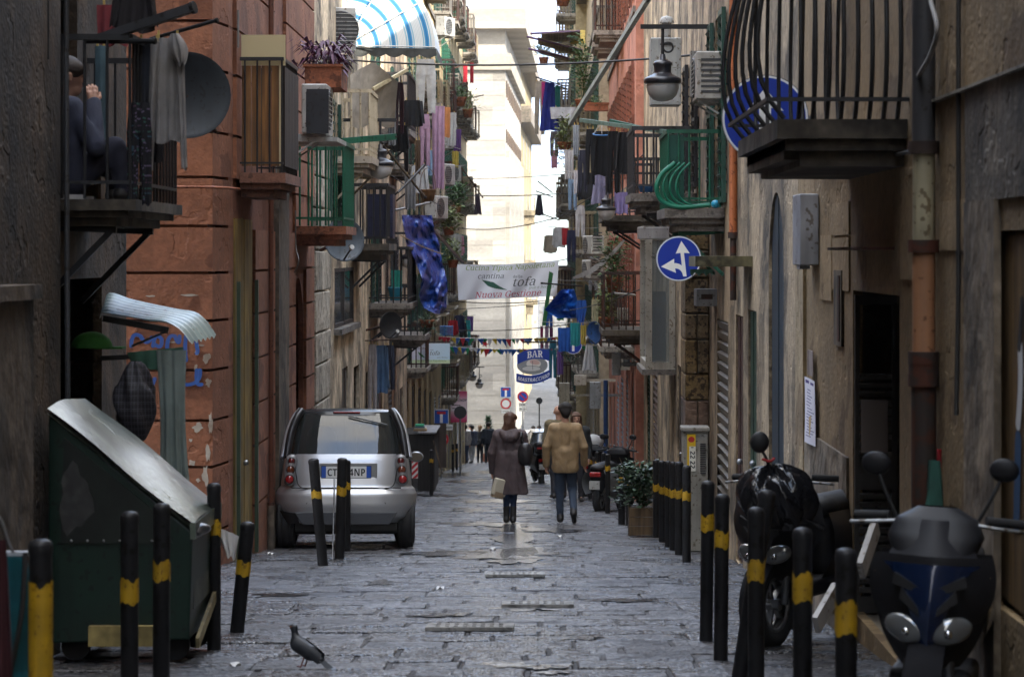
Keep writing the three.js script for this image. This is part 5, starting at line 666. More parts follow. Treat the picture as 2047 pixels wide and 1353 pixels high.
{ // plaster patches and stone lining of the near right wall
  const pt = new G(); pt.bb(1.884, 1.9, Y(400, 10.6), Y(165, 10.6), -9.2, -11.15); pt.build('cement_patch', mat([0.3, 0.27, 0.24], { map: T.grime, bump: T.plasterB, bs: 0.02 }), RA);
  const pj = new G(); pj.bb(1.87, 1.9, gy(11) - 0.3, Y(402, 10.8), -10.36, -11.1); pj.build('door_jamb', mat([0.34, 0.29, 0.24], { map: T.grime, bump: T.stoneB, bs: 0.02 }), RA);
  const p2 = new G(); p2.bb(1.882, 1.9, gy(17) - 0.3, Y(890, 16.5), -15.5, -18.55); p2.build('bare_plinth', mat([0.3, 0.26, 0.21], { map: T.grime, bump: T.stoneB, bs: 0.04 }), RA);
  const li = new G(); li.bb(1.86, 1.9, Y(178, 11), Y(172, 11) , -8.8, -12.3); li.build('string_course', mat([0.32, 0.28, 0.22], { map: T.stone }), RA);
  for (const [a, b, y0, y1] of [[15.42, 16.3, 470, 405], [15.42, 16.3, 580, 475], [16.35, 17.0, 600, 470], [11.15, 11.9, 500, 400], [12.1, 13.2, 560, 330]]) { const q = new G(); q.bb(1.888, 1.9, Y(y0, (a + b) / 2), Y(y1, (a + b) / 2), -a, -b); q.build('plaster_panel', plaster(0.46, 0.33, 0.18), RA); }
  const q = new G(); q.bb(1.874, 1.9, Y(1000, 17.9), Y(400, 17.9), -18.0, -18.55); q.build('corner_strip', plaster(0.5, 0.38, 0.22), RA);
  // folded louvred door leaf inside the black doorway, wooden lintel, canopy rod
  const lf = new G(); const y0 = gy(15) + 0.15, y1 = Y(590, 15.2); for (const x of [1.905, 2.13]) lf.bb(x, x + 0.03, y0, y1, -15.24, -15.28); lf.bb(1.935, 2.13, y0, y0 + 0.1, -15.24, -15.28); lf.bb(1.935, 2.13, y1 - 0.06, y1, -15.24, -15.28); lf.bb(1.935, 2.13, y0 + 0.75, y0 + 0.95, -15.24, -15.28); const L = lf.build('shutter_leaf', painted(0.06, 0.055, 0.05), RA);
  for (let k = 0; k < 26; k++) { const yy = y0 + 0.14 + k * 0.052; if (yy > y1 - 0.1 || (yy > y0 + 0.72 && yy < y0 + 0.97)) continue; const s = new G(); s.box(2.03, yy, -15.24, 0.2, 0.04, 0.012, 0, 0.6); s.build('slat', painted(0.16, 0.15, 0.14), L); }
  const pp = new G(); pp.bb(1.94, 2.1, y0 + 0.98, y0 + 1.3, -15.2, -15.225); pp.build('notice', mat([0.3, 0.26, 0.25]), L);
  const cn = new G(); cn.bb(1.72, 1.9, Y(500, 14.4), Y(494, 14.4), -13.5, -15.1); cn.build('door_canopy', M.rustIron, RA);
  const n = new G(); n.bb(1.88, 1.9, Y(690, 16), Y(540, 16), -15.75, -16.15); const nn = n.build('meter_niche', mat([0.16, 0.14, 0.12], { map: T.grime }), RA); const n2 = new G(); n2.bb(1.872, 1.88, Y(680, 16), Y(550, 16), -15.8, -15.9); n2.build('niche_door', M.rustIron, nn);
}
{ const g = new G(); g.rb(1.83, (Y(530, 17.3) + Y(388, 17.3)) / 2, -17.4, 0.13, Y(388, 17.3) - Y(530, 17.3), 0.5, 0.01); g.bb(1.78, 1.85, Y(538, 17.3), Y(530, 17.3) - 0.002, -17.3, -17.5); tag(g.build('fuse_box', painted(0.4, 0.4, 0.42)), 'pale grey fuse box on the ochre right wall', 'fuse box'); }
{ const t = thing('posted_notice', v3(1.88, Y(890, 17.4), -17.4), 'white death notice sheets pasted on the ochre right wall', 'notice'), g = new G(); printed(g, v3(1.87, Y(757, 17.5), -17.85), v3(1.87, Y(757, 17.5), -17.15), v3(1.868, Y(885, 17.5), -17.15), v3(1.87, Y(890, 17.5), -17.85), 4, 6, (u, v) => v3(0.004 * Math.sin(u * 5 + v * 3), 0, 0));
  g.build('paper', new THREE.MeshStandardMaterial({ roughness: 0.9, side: THREE.DoubleSide, map: canvasTex(128, 256, (x, w, h) => { bg(x, w, h, '#d8d4da'); const r = rng(3); x.fillStyle = '#4a3d78'; x.fillRect(10, 10, 40, 12); x.fillRect(70, 12, 46, 10); x.fillStyle = '#77718a'; for (let k = 0; k < 16; k++) x.fillRect(14 + r() * 20, 44 + k * 12, 50 + r() * 40, 4); x.fillStyle = '#b59a6a'; x.beginPath(); x.moveTo(60, 150); x.lineTo(90, 140); x.lineTo(80, 200); x.lineTo(64, 230); x.fill(); }) }), t);
  const f = new G(); f.bb(1.869, 1.874, Y(750, 17.5), Y(700, 17.5), -17.3, -17.65); f.build('faded_paper', mat([0.33, 0.27, 0.25], { map: T.plaster }), t); }
{ // rag and red secateurs on a nail
  const d = 11.6, q = new G(); drape(q, P(1908, 920, d).setX(1.82), v3(0.3, 0, -1).normalize(), v => 0.06 + 0.09 * v, () => 0, 0.26, 5, { amp: 0.025, freq: 4 }); tag(q.build('green_rag', cloth(0.025, 0.1, 0.075)), 'faded green rag hanging on the right wall behind the blue scooter', 'rag');
  const s = new G(); s.tube([P(1928, 900, d), P(1940, 920, d), P(1946, 940, d), P(1940, 960, d)].map(p => p.setX(1.84)), 0.012); s.tube([P(1938, 898, d), P(1930, 925, d), P(1934, 950, d)].map(p => p.setX(1.84)), 0.012); tag(s.build('red_hook', mat([0.35, 0.02, 0.03], { rough: 0.5 })), 'red plastic hook on the right wall beside the green rag', 'hook');
  const gm = new THREE.MeshStandardMaterial({ roughness: 0.8, transparent: true, map: canvasTex(256, 512, (x, w, h) => { x.clearRect(0, 0, w, h); x.lineCap = 'round'; x.strokeStyle = 'rgba(215,215,215,0.9)'; x.lineWidth = 26; x.beginPath(); x.moveTo(70, 150); x.quadraticCurveTo(80, 220, 60, 300); x.stroke(); x.strokeStyle = 'rgba(25,70,110,0.95)'; x.lineWidth = 34; x.beginPath(); x.moveTo(60, 330); x.lineTo(50, 500); x.stroke(); x.strokeStyle = 'rgba(20,18,16,0.9)'; x.lineWidth = 20; x.beginPath(); x.moveTo(80, 60); x.lineTo(66, 150); x.stroke(); x.lineWidth = 30; x.beginPath(); x.moveTo(150, 100); x.quadraticCurveTo(160, 180, 230, 190); x.stroke(); x.strokeStyle = 'rgba(130,35,25,0.9)'; x.lineWidth = 18; x.beginPath(); x.moveTo(190, 250); x.lineTo(180, 330); x.stroke(); x.strokeStyle = 'rgba(40,90,130,0.8)'; x.lineWidth = 44; x.beginPath(); x.moveTo(160, 320); x.lineTo(190, 460); x.stroke(); }) });
  const g = new G(); printed(g, v3(1.915, Y(540, 9.8), -10.3), v3(1.915, Y(540, 9.8), -9.3), v3(1.915, Y(1080, 9.8), -9.3), v3(1.915, Y(1080, 9.8), -10.3)); g.build('door_graffiti', gm, RA); }
// green balcony: hose, mat, buckets, drying rail
{ const d = 26.3, t = thing('garden_hose', P(1335, 400, d), 'coiled green garden hose on the green railed balcony', 'hose'); for (const [k, r] of [[0, 0.026], [1, 0.012], [2, 0.012], [3, 0.012]]) { const g = new G(); g.tube([P(1350 + k * 10, 325, d - 0.3), P(1322 + k * 12, 350, d - 0.3), P(1313 + k * 13, 375, d - 0.32), P(1322 + k * 14, 400, d - 0.3), P(1350 + k * 16, 413, d - 0.3), P(1420, 410, d - 0.28)], r, 7, 30); g.build('hose_loop', mat([0.01, 0.17, 0.1], { rough: 0.4 }), t); } }
{ const g = new G(); const d = 27.3; g.bb(X(1338, d), X(1368, d), Y(405, d), Y(270, d), -d, -d - 0.02); tag(g.build('green_board', painted(0.01, 0.1, 0.07)), 'dark green board standing on the green railed balcony', 'board');
  for (const [lb, px, py, dd, c] of [['pale blue plastic ball on the green railed balcony', 1431, 408, 26.4, [0.03, 0.35, 0.55]]]) { const q = new G(), p = P(px, py, dd); q.ball(p.x, p.y, p.z, 0.05, 0.045, 0.05, 14); tag(q.build('plastic_ball', mat(c, { rough: 0.4 })), lb, 'ball'); }
  for (const [lb, px, c, w] of [['blue plastic tub on the grey barred balcony', 1292, [0.02, 0.13, 0.35], 0.1], ['red plastic tub on the grey barred balcony', 1335, [0.4, 0.02, 0.04], 0.09]]) { const q = new G(), p = P(px, 384, 31.2); q.lathe([[0.001, 0], [w * 0.8, 0], [w, 0.07], [w * 1.05, 0.07], [w * 1.05, 0.085], [w * 0.9, 0.08], [0.001, 0.03]], p.x, p.y, p.z, 16); tag(q.build('plastic_tub', mat(c, { rough: 0.4 })), lb, 'tub'); } }
pole('green and white clothes rail over the grey barred balcony', P(1160, 240, 33), P(1345, 265, 30.4), 0.014, painted(0.25, 0.4, 0.33), { flat: 0.05, name: 'clothes_rail', group: 'right clothes rails' });
pole('second green clothes rail beside the first', P(1220, 241, 32.4), P(1340, 268, 30.8), 0.014, M.green, { flat: 0.04, name: 'clothes_rail', group: 'right clothes rails' });
pole('long pale slanting tube rising from the right washing', P(1140, 247, 40), P(1300, -10, 32), 0.032, mat([0.45, 0.52, 0.5], { rough: 0.5, map: T.paint }), { name: 'slanting_tube', flat: 0.07 });
{ const t = thing('wall_cabinet', v3(1.8, Y(615, 27.7), -27.8), 'grey metal wall cabinet with rusty patch below the mossy ledge', 'cabinet'), d = 27.2, g = new G(); g.bb(X(1393, d), 1.9, Y(612, d), Y(578, d), -d, -d - 0.5); g.build('box', painted(0.24, 0.25, 0.26), t); const r = new G(); r.bb(X(1402, d), X(1425, d), Y(598, d), Y(588, d), -d + 0.006, -d); r.build('rust_patch', M.rustIron, t); }
{ const t = thing('air_duct', v3(1.6, Y(478, 30.5), -31), 'white rectangular box fixed under the grey barred balcony', 'box'), d = 30.8, g = new G(); g.rb((X(1275, d) + X(1337, d)) / 2, Y(466, d), -d, X(1337, d) - X(1275, d), Y(454, d) - Y(478, d), 0.3, 0.012); g.build('casing', painted(0.45, 0.43, 0.42), t); const b = new G(); b.bar(P(1330, 460, d + 0.1), v3(1.9, Y(452, d), -d - 0.1), 0.03, 0.03); b.build('bracket', M.iron, t); }
{ // electric cabinet with stickers
  const d = 26.9, t = thing('utility_cabinet', v3(X(1390, d), gy(d), -d - 0.15), 'grey street utility cabinet with yellow sticker and black numbers', 'cabinet'), x0 = X(1366, d), x1 = X(1416, d), y1 = Y(862, d), g = new G(); g.rb((x0 + x1) / 2, (gy(d) + y1) / 2, -d - 0.16, x1 - x0, y1 - gy(d), 0.3, 0.012); g.build('body', painted(0.42, 0.4, 0.35), t);
  const r = new G(); r.rb((x0 + x1) / 2, y1 + 0.02, -d - 0.15, x1 - x0 + 0.04, 0.05, 0.36, 0.015); r.build('cap', painted(0.36, 0.34, 0.3), t);
  const v = new G(); for (let k = 0; k < 14; k++) v.bb(X(1400, d), X(1411, d), Y(886 + k * 4.5, d), Y(888 + k * 4.5, d), -d + 0.008, -d - 0.01); v.build('vent_louvres', M.ironGrey, t);
  const s = new G(); s.bb(X(1374, d), X(1391, d), Y(918, d), Y(868, d), -d - 0.006, -d - 0.009); s.g = []; printed(s, P(1374, 868, d - 0.006), P(1391, 868, d - 0.006), P(1391, 942, d - 0.006), P(1374, 942, d - 0.006)); s.build('sticker', new THREE.MeshStandardMaterial({ roughness: 0.5, map: canvasTex(64, 256, (x, w, h) => { bg(x, w, h, '#d8b01c'); x.fillStyle = '#b02a28'; x.beginPath(); x.ellipse(32, 36, 24, 20, 0, 0, 7); x.fill(); x.fillStyle = '#e6e4da'; x.fillRect(16, 84, 48, 172); x.save(); x.translate(40, 176); x.rotate(Math.PI / 2); txt(x, '22 22', 0, 0, 50, '#141414'); x.restore(); x.fillStyle = '#333'; x.fillRect(28, 88, 20, 6); }) }), t); }
{ // wooden trough with dark bushy plant
  const t = thing('planter_trough', v3(X(1277, 31), gy(31), -31), 'wooden trough with dark green bush among the bollards', 'planter'), d = 31, x0 = X(1258, d), x1 = X(1312, d); for (let k = 0; k < 3; k++) { const g = new G(); g.bb(x0, x1, gy(d) + k * 0.115 + 0.01, gy(d) + k * 0.115 + 0.118, -d, -d - 0.04); g.build('board', wood(0.24, 0.15, 0.07), t); } for (const x of [x0, x1 - 0.03]) { const g = new G(); g.bb(x, x + 0.03, gy(d) - 0.05, gy(d) + 0.355, -d - 0.042, -d - 0.5); g.build('side_board', wood(0.2, 0.12, 0.06), t); } const so = new G(); so.bb(x0 + 0.03, x1 - 0.03, gy(d) + 0.25, gy(d) + 0.32, -d - 0.042, -d - 0.5); so.build('soil', M.soil, t);
  const st = new G(); for (let k = 0; k < 9; k++) { const a = k * 0.7; st.cyl(v3((x0 + x1) / 2, gy(d) + 0.3, -d - 0.25), v3((x0 + x1) / 2 + Math.cos(a) * 0.3, gy(d) + 0.75 + 0.1 * (k % 3), -d - 0.25 + Math.sin(a) * 0.2), 0.01, 0.005, 5); } st.build('stems', M.pole, t);
  const f = new G(); leaves(f, v3((x0 + x1) / 2 - 0.02, gy(d) + 0.62, -d - 0.2), 900, [0.36, 0.3, 0.3], 0.1, 8, { w: 0.5 }); f.build('foliage', mat([0.035, 0.075, 0.035], { rough: 0.45, side: THREE.DoubleSide }), t).userData.kind = 'stuff'; }
// right washing
const gr = 'washing hung along the right balconies';
for (const a of [['trousers', 1079, 162, 75, 0.32, 1.6, [0.42, 0.36, 0.29], 'beige trousers at the tip of the far right rack', 'trousers'], ['skirt', 1099, 165, 73, 0.6, 1.4, [0.015, 0.03, 0.3], 'royal blue apron dress on the far right rack', 'dress'], ['towel', 1087, 163, 74.5, 0.14, 0.7, [0.5, 0.04, 0.22], 'magenta cloth beside the royal blue dress', 'cloth'], ['towel', 1115, 172, 72, 0.16, 0.8, [0.02, 0.2, 0.2], 'teal towel beside the royal blue dress', 'towel'], ['towel', 1126, 214, 66, 0.7, 0.3, [0.6, 0.62, 0.66], 'white sheet bunched over the far right rack', 'sheet'], ['trousers', 1108, 262, 80, 0.28, 0.8, [0.12, 0.1, 0.11], 'dark grey trousers below the royal blue dress', 'trousers'], ['trousers', 1180, 258, 36, 0.14, 0.8, [0.015, 0.015, 0.018], 'slim black trousers on the green and white rail', 'trousers'], ['shirt', 1205, 262, 35, 0.26, 0.62, [0.012, 0.012, 0.014], 'black shirt hanging below the blue peg ring', 'shirt'], ['trousers', 1226, 262, 34.4, 0.18, 0.85, [0.01, 0.01, 0.012], 'wide black trousers on the green and white rail', 'trousers'], ['shirt', 1248, 264, 33.6, 0.2, 0.55, [0.02, 0.02, 0.022], 'black blouse near the balcony on the clothes rail', 'blouse'], ['towel', 1152, 250, 37.5, 0.1, 0.46, [0.45, 0.48, 0.52], 'pale grey towel at the end of the clothes rail', 'towel'], ['trousers', 1165, 300, 42, 0.18, 0.7, [0.03, 0.03, 0.05], 'navy leggings behind the pale grey towel', 'leggings'], ['skirt', 1200, 330, 40, 0.3, 0.62, [0.3, 0.28, 0.42], 'lilac grey dress below the black washing', 'dress'], ['towel', 1155, 340, 48, 0.16, 0.45, [0.6, 0.58, 0.62], 'small white towel below the navy leggings', 'towel'], ['skirt', 1078, 390, 92, 0.34, 0.75, [0.03, 0.025, 0.045], 'dark purple skirt at the tip of the far right poles', 'skirt'], ['towel', 1242, 384, 39.5, 0.22, 0.34, [0.3, 0.24, 0.5], 'lavender cloth over the railing behind the small black lamp', 'cloth'], ['towel', 1190, 598, 52, 0.16, 0.75, [0.42, 0.39, 0.24], 'yellowish cloth beside the blue right tarpaulin', 'cloth'], ['towel', 1083, 652, 66, 0.08, 0.85, [0.28, 0.03, 0.1], 'crimson strip of cloth below the green board', 'cloth'], ['towel', 1093, 652, 66, 0.1, 0.75, [0.32, 0.2, 0.3], 'mauve strip of cloth below the green board', 'cloth'], ['towel', 1102, 655, 65, 0.09, 0.7, [0.12, 0.02, 0.08], 'dark purple strip of cloth below the green board', 'cloth'], ['trousers', 1105, 680, 63, 0.2, 0.95, [0.02, 0.16, 0.24], 'teal trousers below the purple strips', 'trousers']])
  garment(a[0], a[1], a[2], a[3], a[4], a[5], cloth(...a[6]), a[7], a[8], { group: gr });
{ const t = thing('peg_ring', P(1203, 268, 35), 'blue plastic ring hanger with pegs above the black shirt', 'clothes hanger'), p = P(1203, 268, 34.9), g = new G(); g.add(new THREE.TorusGeometry(0.12, 0.01, 6, 24), rotM(p.x, p.y, p.z, Math.PI / 2 + 0.2, 0, 0)); g.build('ring', mat([0.02, 0.15, 0.4], { rough: 0.4 }), t); for (let k = 0; k < 4; k++) { const c = new G(); const a = k * 1.57; c.cyl(p.clone().add(v3(Math.cos(a) * 0.12, 0, Math.sin(a) * 0.12)), p.clone().add(v3(0, 0.16, 0)), 0.004, 0.004, 5); c.build('cord', M.white, t); } }
const gq = 'drying poles jutting over the street from the right';
for (const [lb, a, b, d, m] of [['pole carrying the royal blue dress', [1128, 172], [1072, 154], 74, M.iron], ['pole behind the royal blue dress', [1135, 178], [1080, 160], 76, M.iron], ['upper pole of the far right fan', [1104, 385], [1075, 362], 92, M.iron], ['lower pole of the far right fan', [1106, 394], [1072, 382], 92, M.iron], ['thin pole below the far right fan', [1118, 440], [1085, 428], 88, M.rustIron], ['bar across the two blue right tarpaulins', [1165, 572], [1082, 566], 60, M.iron], ['white pole end by the white framed window', [1270, 590], [1225, 586], 44, M.white]]) pole(lb, P(a[0], a[1], d), P(b[0], b[1], d - 0.5), 0.02, m, { group: gq });
{ // brown slatted awnings on poles, upper right
  const gA = 'slatted awnings on purple rods';
  for (const [lb, a, b, h] of [['uppermost brown slatted awning with a yellow end', [1160, 62], [1082, 68], 18], ['middle brown slatted awning on purple rods', [1165, 100], [1075, 74], 14], ['lowest brown slatted awning on purple rods', [1162, 122], [1078, 98], 8]]) { const t = thing('slatted_awning', P(...b, 70), lb, 'awning', gA), g = new G(); g.sheet((u, v) => { const p = P(lerp(b[0], a[0], u), lerp(b[1], a[1], u) + v * h, lerp(70, 73, v)); p.y += 0.02 * Math.sin(v * 25); return p; }, 12, 16, false); g.build('slats', mat([0.55, 0.43, 0.27], { map: T.wood, side: THREE.DoubleSide }), t); const r = new G(); r.cyl(P(b[0] - 22, b[1] - 1, 70.2), P(a[0], a[1], 70.2), 0.03, 0.03); r.build('rod', mat([0.1, 0.05, 0.12]), t); }
  const y = new G(); y.sheet((u, v) => P(lerp(1140, 1170, u), lerp(60, 88, v), lerp(73, 71, v)), 3, 3, false); tag(y.build('yellow_blind', cloth(0.5, 0.34, 0.05)), 'yellow cloth blind beside the brown slatted awnings', 'blind'); }
{ // blue right tarpaulins and the green board
  const t = thing('blue_tarpaulin', P(1130, 635, 60), 'bright blue tarpaulin bundle beside the green board on the right', 'tarpaulin'), g = new G(); g.sheet((u, v) => { const y = lerp(578, 636, v), a = lerp(1122, 1088, Math.min(1, v * 1.4)) + Math.max(0, v - 0.7) * 90, b = lerp(1148, 1165, v); const p = P(lerp(a, b, u), y, 60 + 0.8 * Math.sin(u * 3.1)), w = fbm(u * 0.6, v, 7, 7, 4, 19) - 0.5; p.z += 0.6 * w; return p; }, 22, 22, false); g.build('sheet', mat([0.01, 0.11, 0.5], { rough: 0.35, bump: T.clothB, bs: 0.05, side: THREE.DoubleSide }), t);
  const q = new G(); drape(q, P(1163, 600, 58), v3(1, 0, 0), v => 0.2 + 0.05 * Math.sin(v * 8), v => -0.06 * v, 0.95, 8, { amp: 0.05 }); tag(q.build('blue_sheet', mat([0.015, 0.08, 0.34], { rough: 0.4, side: THREE.DoubleSide })), 'narrow blue plastic sheet hanging beside the bright blue bundle', 'plastic sheet');
  const b = new G(); b.ext([[X(1083, 62), Y(651, 62)], [X(1091, 62), Y(651, 62)], [X(1106, 62), Y(546, 62)], [X(1098, 62), Y(542, 62)]], 0.04, rotM(0, 0, -62)); tag(b.build('green_board', painted(0.01, 0.15, 0.03)), 'leaning bright green board beside the restaurant banner', 'board'); }
{ const g = new G(); const A = P(1145, 556, 48), B = P(1250, 478, 44); g.sheet((u, v) => { const p = A.clone().lerp(B, u); p.y += 0.12 * Math.sin(u * 3.14) * -1 + (v - 0.5) * (0.05 + 0.07 * Math.sin(u * 3.1)); p.z += 0.06 * v + 0.03 * Math.sin(u * 16); return p; }, 24, 4, false); tag(g.build('white_ribbon', cloth(0.5, 0.5, 0.5)), 'slack white plastic strip slanting across the right balconies', 'plastic strip'); }
{ const d = 50, t = thing('display_case', v3(1.62, Y(740, d), -d), 'white wall display case with a small pitched top on the right', 'display case'), g = new G(); g.bb(X(1240, d), X(1246, d), Y(740, d), Y(640, d), -d, -d - 0.7); g.bb(X(1263, d), 1.76, Y(740, d), Y(640, d), -d, -d - 0.7); g.bb(X(1246, d), X(1263, d), Y(740, d), Y(733, d), -d, -d - 0.7); g.build('frame', painted(0.6, 0.58, 0.5), t); const r = new G(); r.bb(X(1237, d), 1.76, Y(639, d), Y(617, d), -d + 0.06, -d - 0.75); r.build('top', painted(0.58, 0.55, 0.45), t); const p = new G(); p.bb(X(1246, d), X(1263, d), Y(733, d), Y(640, d), -d - 0.02, -d - 0.03); p.build('pane', mat([0.1, 0.11, 0.11], { rough: 0.1 }), t); }
for (const [lb, px, py, d] of [['white air conditioner on the green shuttered right wall', 1186, 512, 47.6], ['lower white air conditioner on the green shuttered right wall', 1184, 560, 48.4]]) acUnit(lb, P(px, py, d), -Math.PI / 2 + 0.25, 0.62, 0.36, 0.26, { group: 'paired right air conditioners' });
for (const [lb, px, py, d] of [['white air conditioner far up the left wall', 890, 75, 66], ['slatted air conditioner beside the basket', 888, 372, 60], ['air conditioner under the left balcony plants', 872, 440, 55], ['small air conditioner above the left plants', 905, 365, 76], ['air conditioner at the top of the ochre house', 893, 300, 68]]) acUnit(lb, P(px, py, d), Math.PI / 2 - 0.35, 0.7, 0.5, 0.28, { group: 'left wall air conditioners' });
// plants on balconies
pot('potted_shrub', 'tall leafy shrub trailing on the balcony beside the white air conditioners', P(1228, 585, 45), 0.16, 0.28, M.leaf, 520, [0.28, 0.65, 0.26], 0.13, 3, { lift: 0.3, w: 0.35 });
pot('potted_shrub', 'feathery shrub on the low right balcony by the display case', P(1212, 655, 46), 0.15, 0.2, M.leafY, 360, [0.22, 0.4, 0.2], 0.12, 4, { w: 0.25 });
pot('potted_shrub', 'bushy green climber beside the royal blue dress', P(1165, 215, 60), 0.2, 0.2, M.leaf, 640, [0.34, 0.9, 0.4], 0.16, 6, { lift: 0.8 });
pot('potted_shrub', 'trailing grey green plant below the white sheet', P(1128, 300, 62), 0.18, 0.2, M.leafY, 520, [0.28, 0.7, 0.3], 0.15, 7, { lift: 0 });
pot('planter_box', 'terracotta trough of red flowers under the climber', P(1192, 222, 52), 0.1, 0.14, M.leaf, 120, [0.25, 0.1, 0.2], 0.08, 9, { box: [0.5, 0.3] });
pot('potted_shrub', 'fern in the ochre house balcony beside the beige cloth', P(912, 425, 68), 0.16, 0.2, M.leaf, 460, [0.4, 0.4, 0.35], 0.2, 11, { w: 0.22 });
pot('potted_shrub', 'broad leaved plant under the fern on the ochre house', P(897, 470, 62), 0.16, 0.2, M.leafY, 320, [0.3, 0.35, 0.3], 0.18, 12, { w: 0.4 });
pot('potted_shrub', 'bright green plant hanging below the pale cloth', P(905, 535, 64), 0.15, 0.2, M.leafY, 300, [0.25, 0.35, 0.25], 0.16, 13, {});
pot('flower_pot', 'terracotta pots of geraniums on the far left balcony', P(920, 212, 84), 0.22, 0.3, M.leaf, 220, [0.4, 0.25, 0.35], 0.15, 15, {});
pot('potted_shrub', 'dry twiggy plant on the far left balcony edge', P(935, 235, 88), 0.2, 0.3, M.leafY, 200, [0.5, 0.4, 0.4], 0.25, 16, { w: 0.12 });
pot('flower_pot', 'terracotta pot with hanging greenery beside the blue crate', P(853, 655, 50), 0.15, 0.16, M.leafD, 220, [0.2, 0.25, 0.2], 0.12, 17, { lift: -0.4 });
pot('potted_shrub', 'spiky potted palm on the far right balcony', P(1087, 130, 96), 0.2, 0.3, M.leafD, 60, [0.2, 0.2, 0.2], 0.6, 18, { w: 0.1, up: 0.7 });
pot('potted_shrub', 'green plants overflowing the top right balcony', P(1125, 12, 84), 0.25, 0.25, M.leafY, 320, [0.6, 0.35, 0.4], 0.2, 19, {});
pot('potted_shrub', 'dark leafy plant above the round arrow sign by the bunting', P(1140, 700, 62), 0.15, 0.2, M.leafD, 420, [0.3, 0.5, 0.3], 0.14, 20, { lift: -0.2 });
{ const d = 60, t = thing('traffic_sign', P(1146, 690, d), 'small round blue sign with white arrow under the bunting', 'traffic sign'); plate(t, P(1146, 690, d), 0.42, 0.42, draws.up, { round: true }); const b = new G(); b.bar(P(1146, 690, d + 0.04), v3(1.75, Y(690, d), -d - 0.05), 0.04, 0.04); b.build('wall_bracket', M.steel, t); }
dish('blue satellite dish beside the low right balcony', 1190, 665, 48, 0.22, -0.9, 0, v3(1.75, Y(670, 48.2), -48.3), mat([0.02, 0.08, 0.24], { rough: 0.5, map: T.paint }));
for (const [lb, px, py, d, w, h, c] of [['pale wall box beside the far right display panel', 1232, 728, 46, 0.16, 0.4, [0.5, 0.52, 0.54]], ['beige wall box above the motorcycles', 1128, 790, 70, 0.3, 0.7, [0.5, 0.45, 0.34]], ['white wall lantern box above the motorcycles', 1160, 760, 60, 0.3, 0.25, [0.6, 0.55, 0.45]], ['grey wall box beside the blue post', 1190, 790, 56, 0.25, 0.6, [0.35, 0.36, 0.36]]]) { const q = new G(), p = P(px, py, d); q.rb(p.x, p.y, p.z, w, h, 0.2, 0.015); q.bb(p.x, 1.8, p.y - 0.03, p.y + 0.03, p.z - 0.02, p.z + 0.02); tag(q.build('wall_box', painted(...c)), lb, 'box'); }
{ const g = new G(); g.cyl(P(1211, 760, 55), v3(X(1211, 55), gy(55), -55), 0.05, 0.05); tag(g.build('blue_post', painted(0.02, 0.07, 0.22)), 'tall blue painted post against the right wall', 'post'); }
// cables across the street
for (const [lb, a, b, s, r, d1, d2] of [['thick black cable crossing the street above the lamps', [670, 118], [1450, 104], 0.12, 0.014, 36, 30], ['thin cable crossing the street at balcony height', [905, 390], [1150, 385], 0.05, 0.014, 70, 70], ['thin cable crossing below the dark violet skirt', [880, 450], [1200, 400], 0.35, 0.012, 70, 60], ['hair-thin cable high across the street', [900, 358], [1160, 345], 0.05, 0.01, 80, 70], ['cable crossing under the restaurant banner', [910, 602], [1140, 594], 0.1, 0.014, 66, 66], ['second cable crossing under the restaurant banner', [880, 618], [1130, 600], 0.05, 0.01, 66, 66], ['cable above the bunting', [915, 660], [1190, 640], 0.1, 0.012, 70, 62], ['diagonal rope from the right balcony', [1140, 620], [1300, 570], 0.05, 0.01, 56, 38], ['slack wire up to the green railed balcony', [1100, 440], [1285, 310], 0.1, 0.008, 66, 31], ['thin diagonal wire above the left restaurant sign', [740, 320], [900, 420], 0.06, 0.01, 38, 58]]) cable(lb, sag(P(a[0], a[1], d1), P(b[0], b[1], d2), s), r, M.cable, { group: 'cables over the street' });

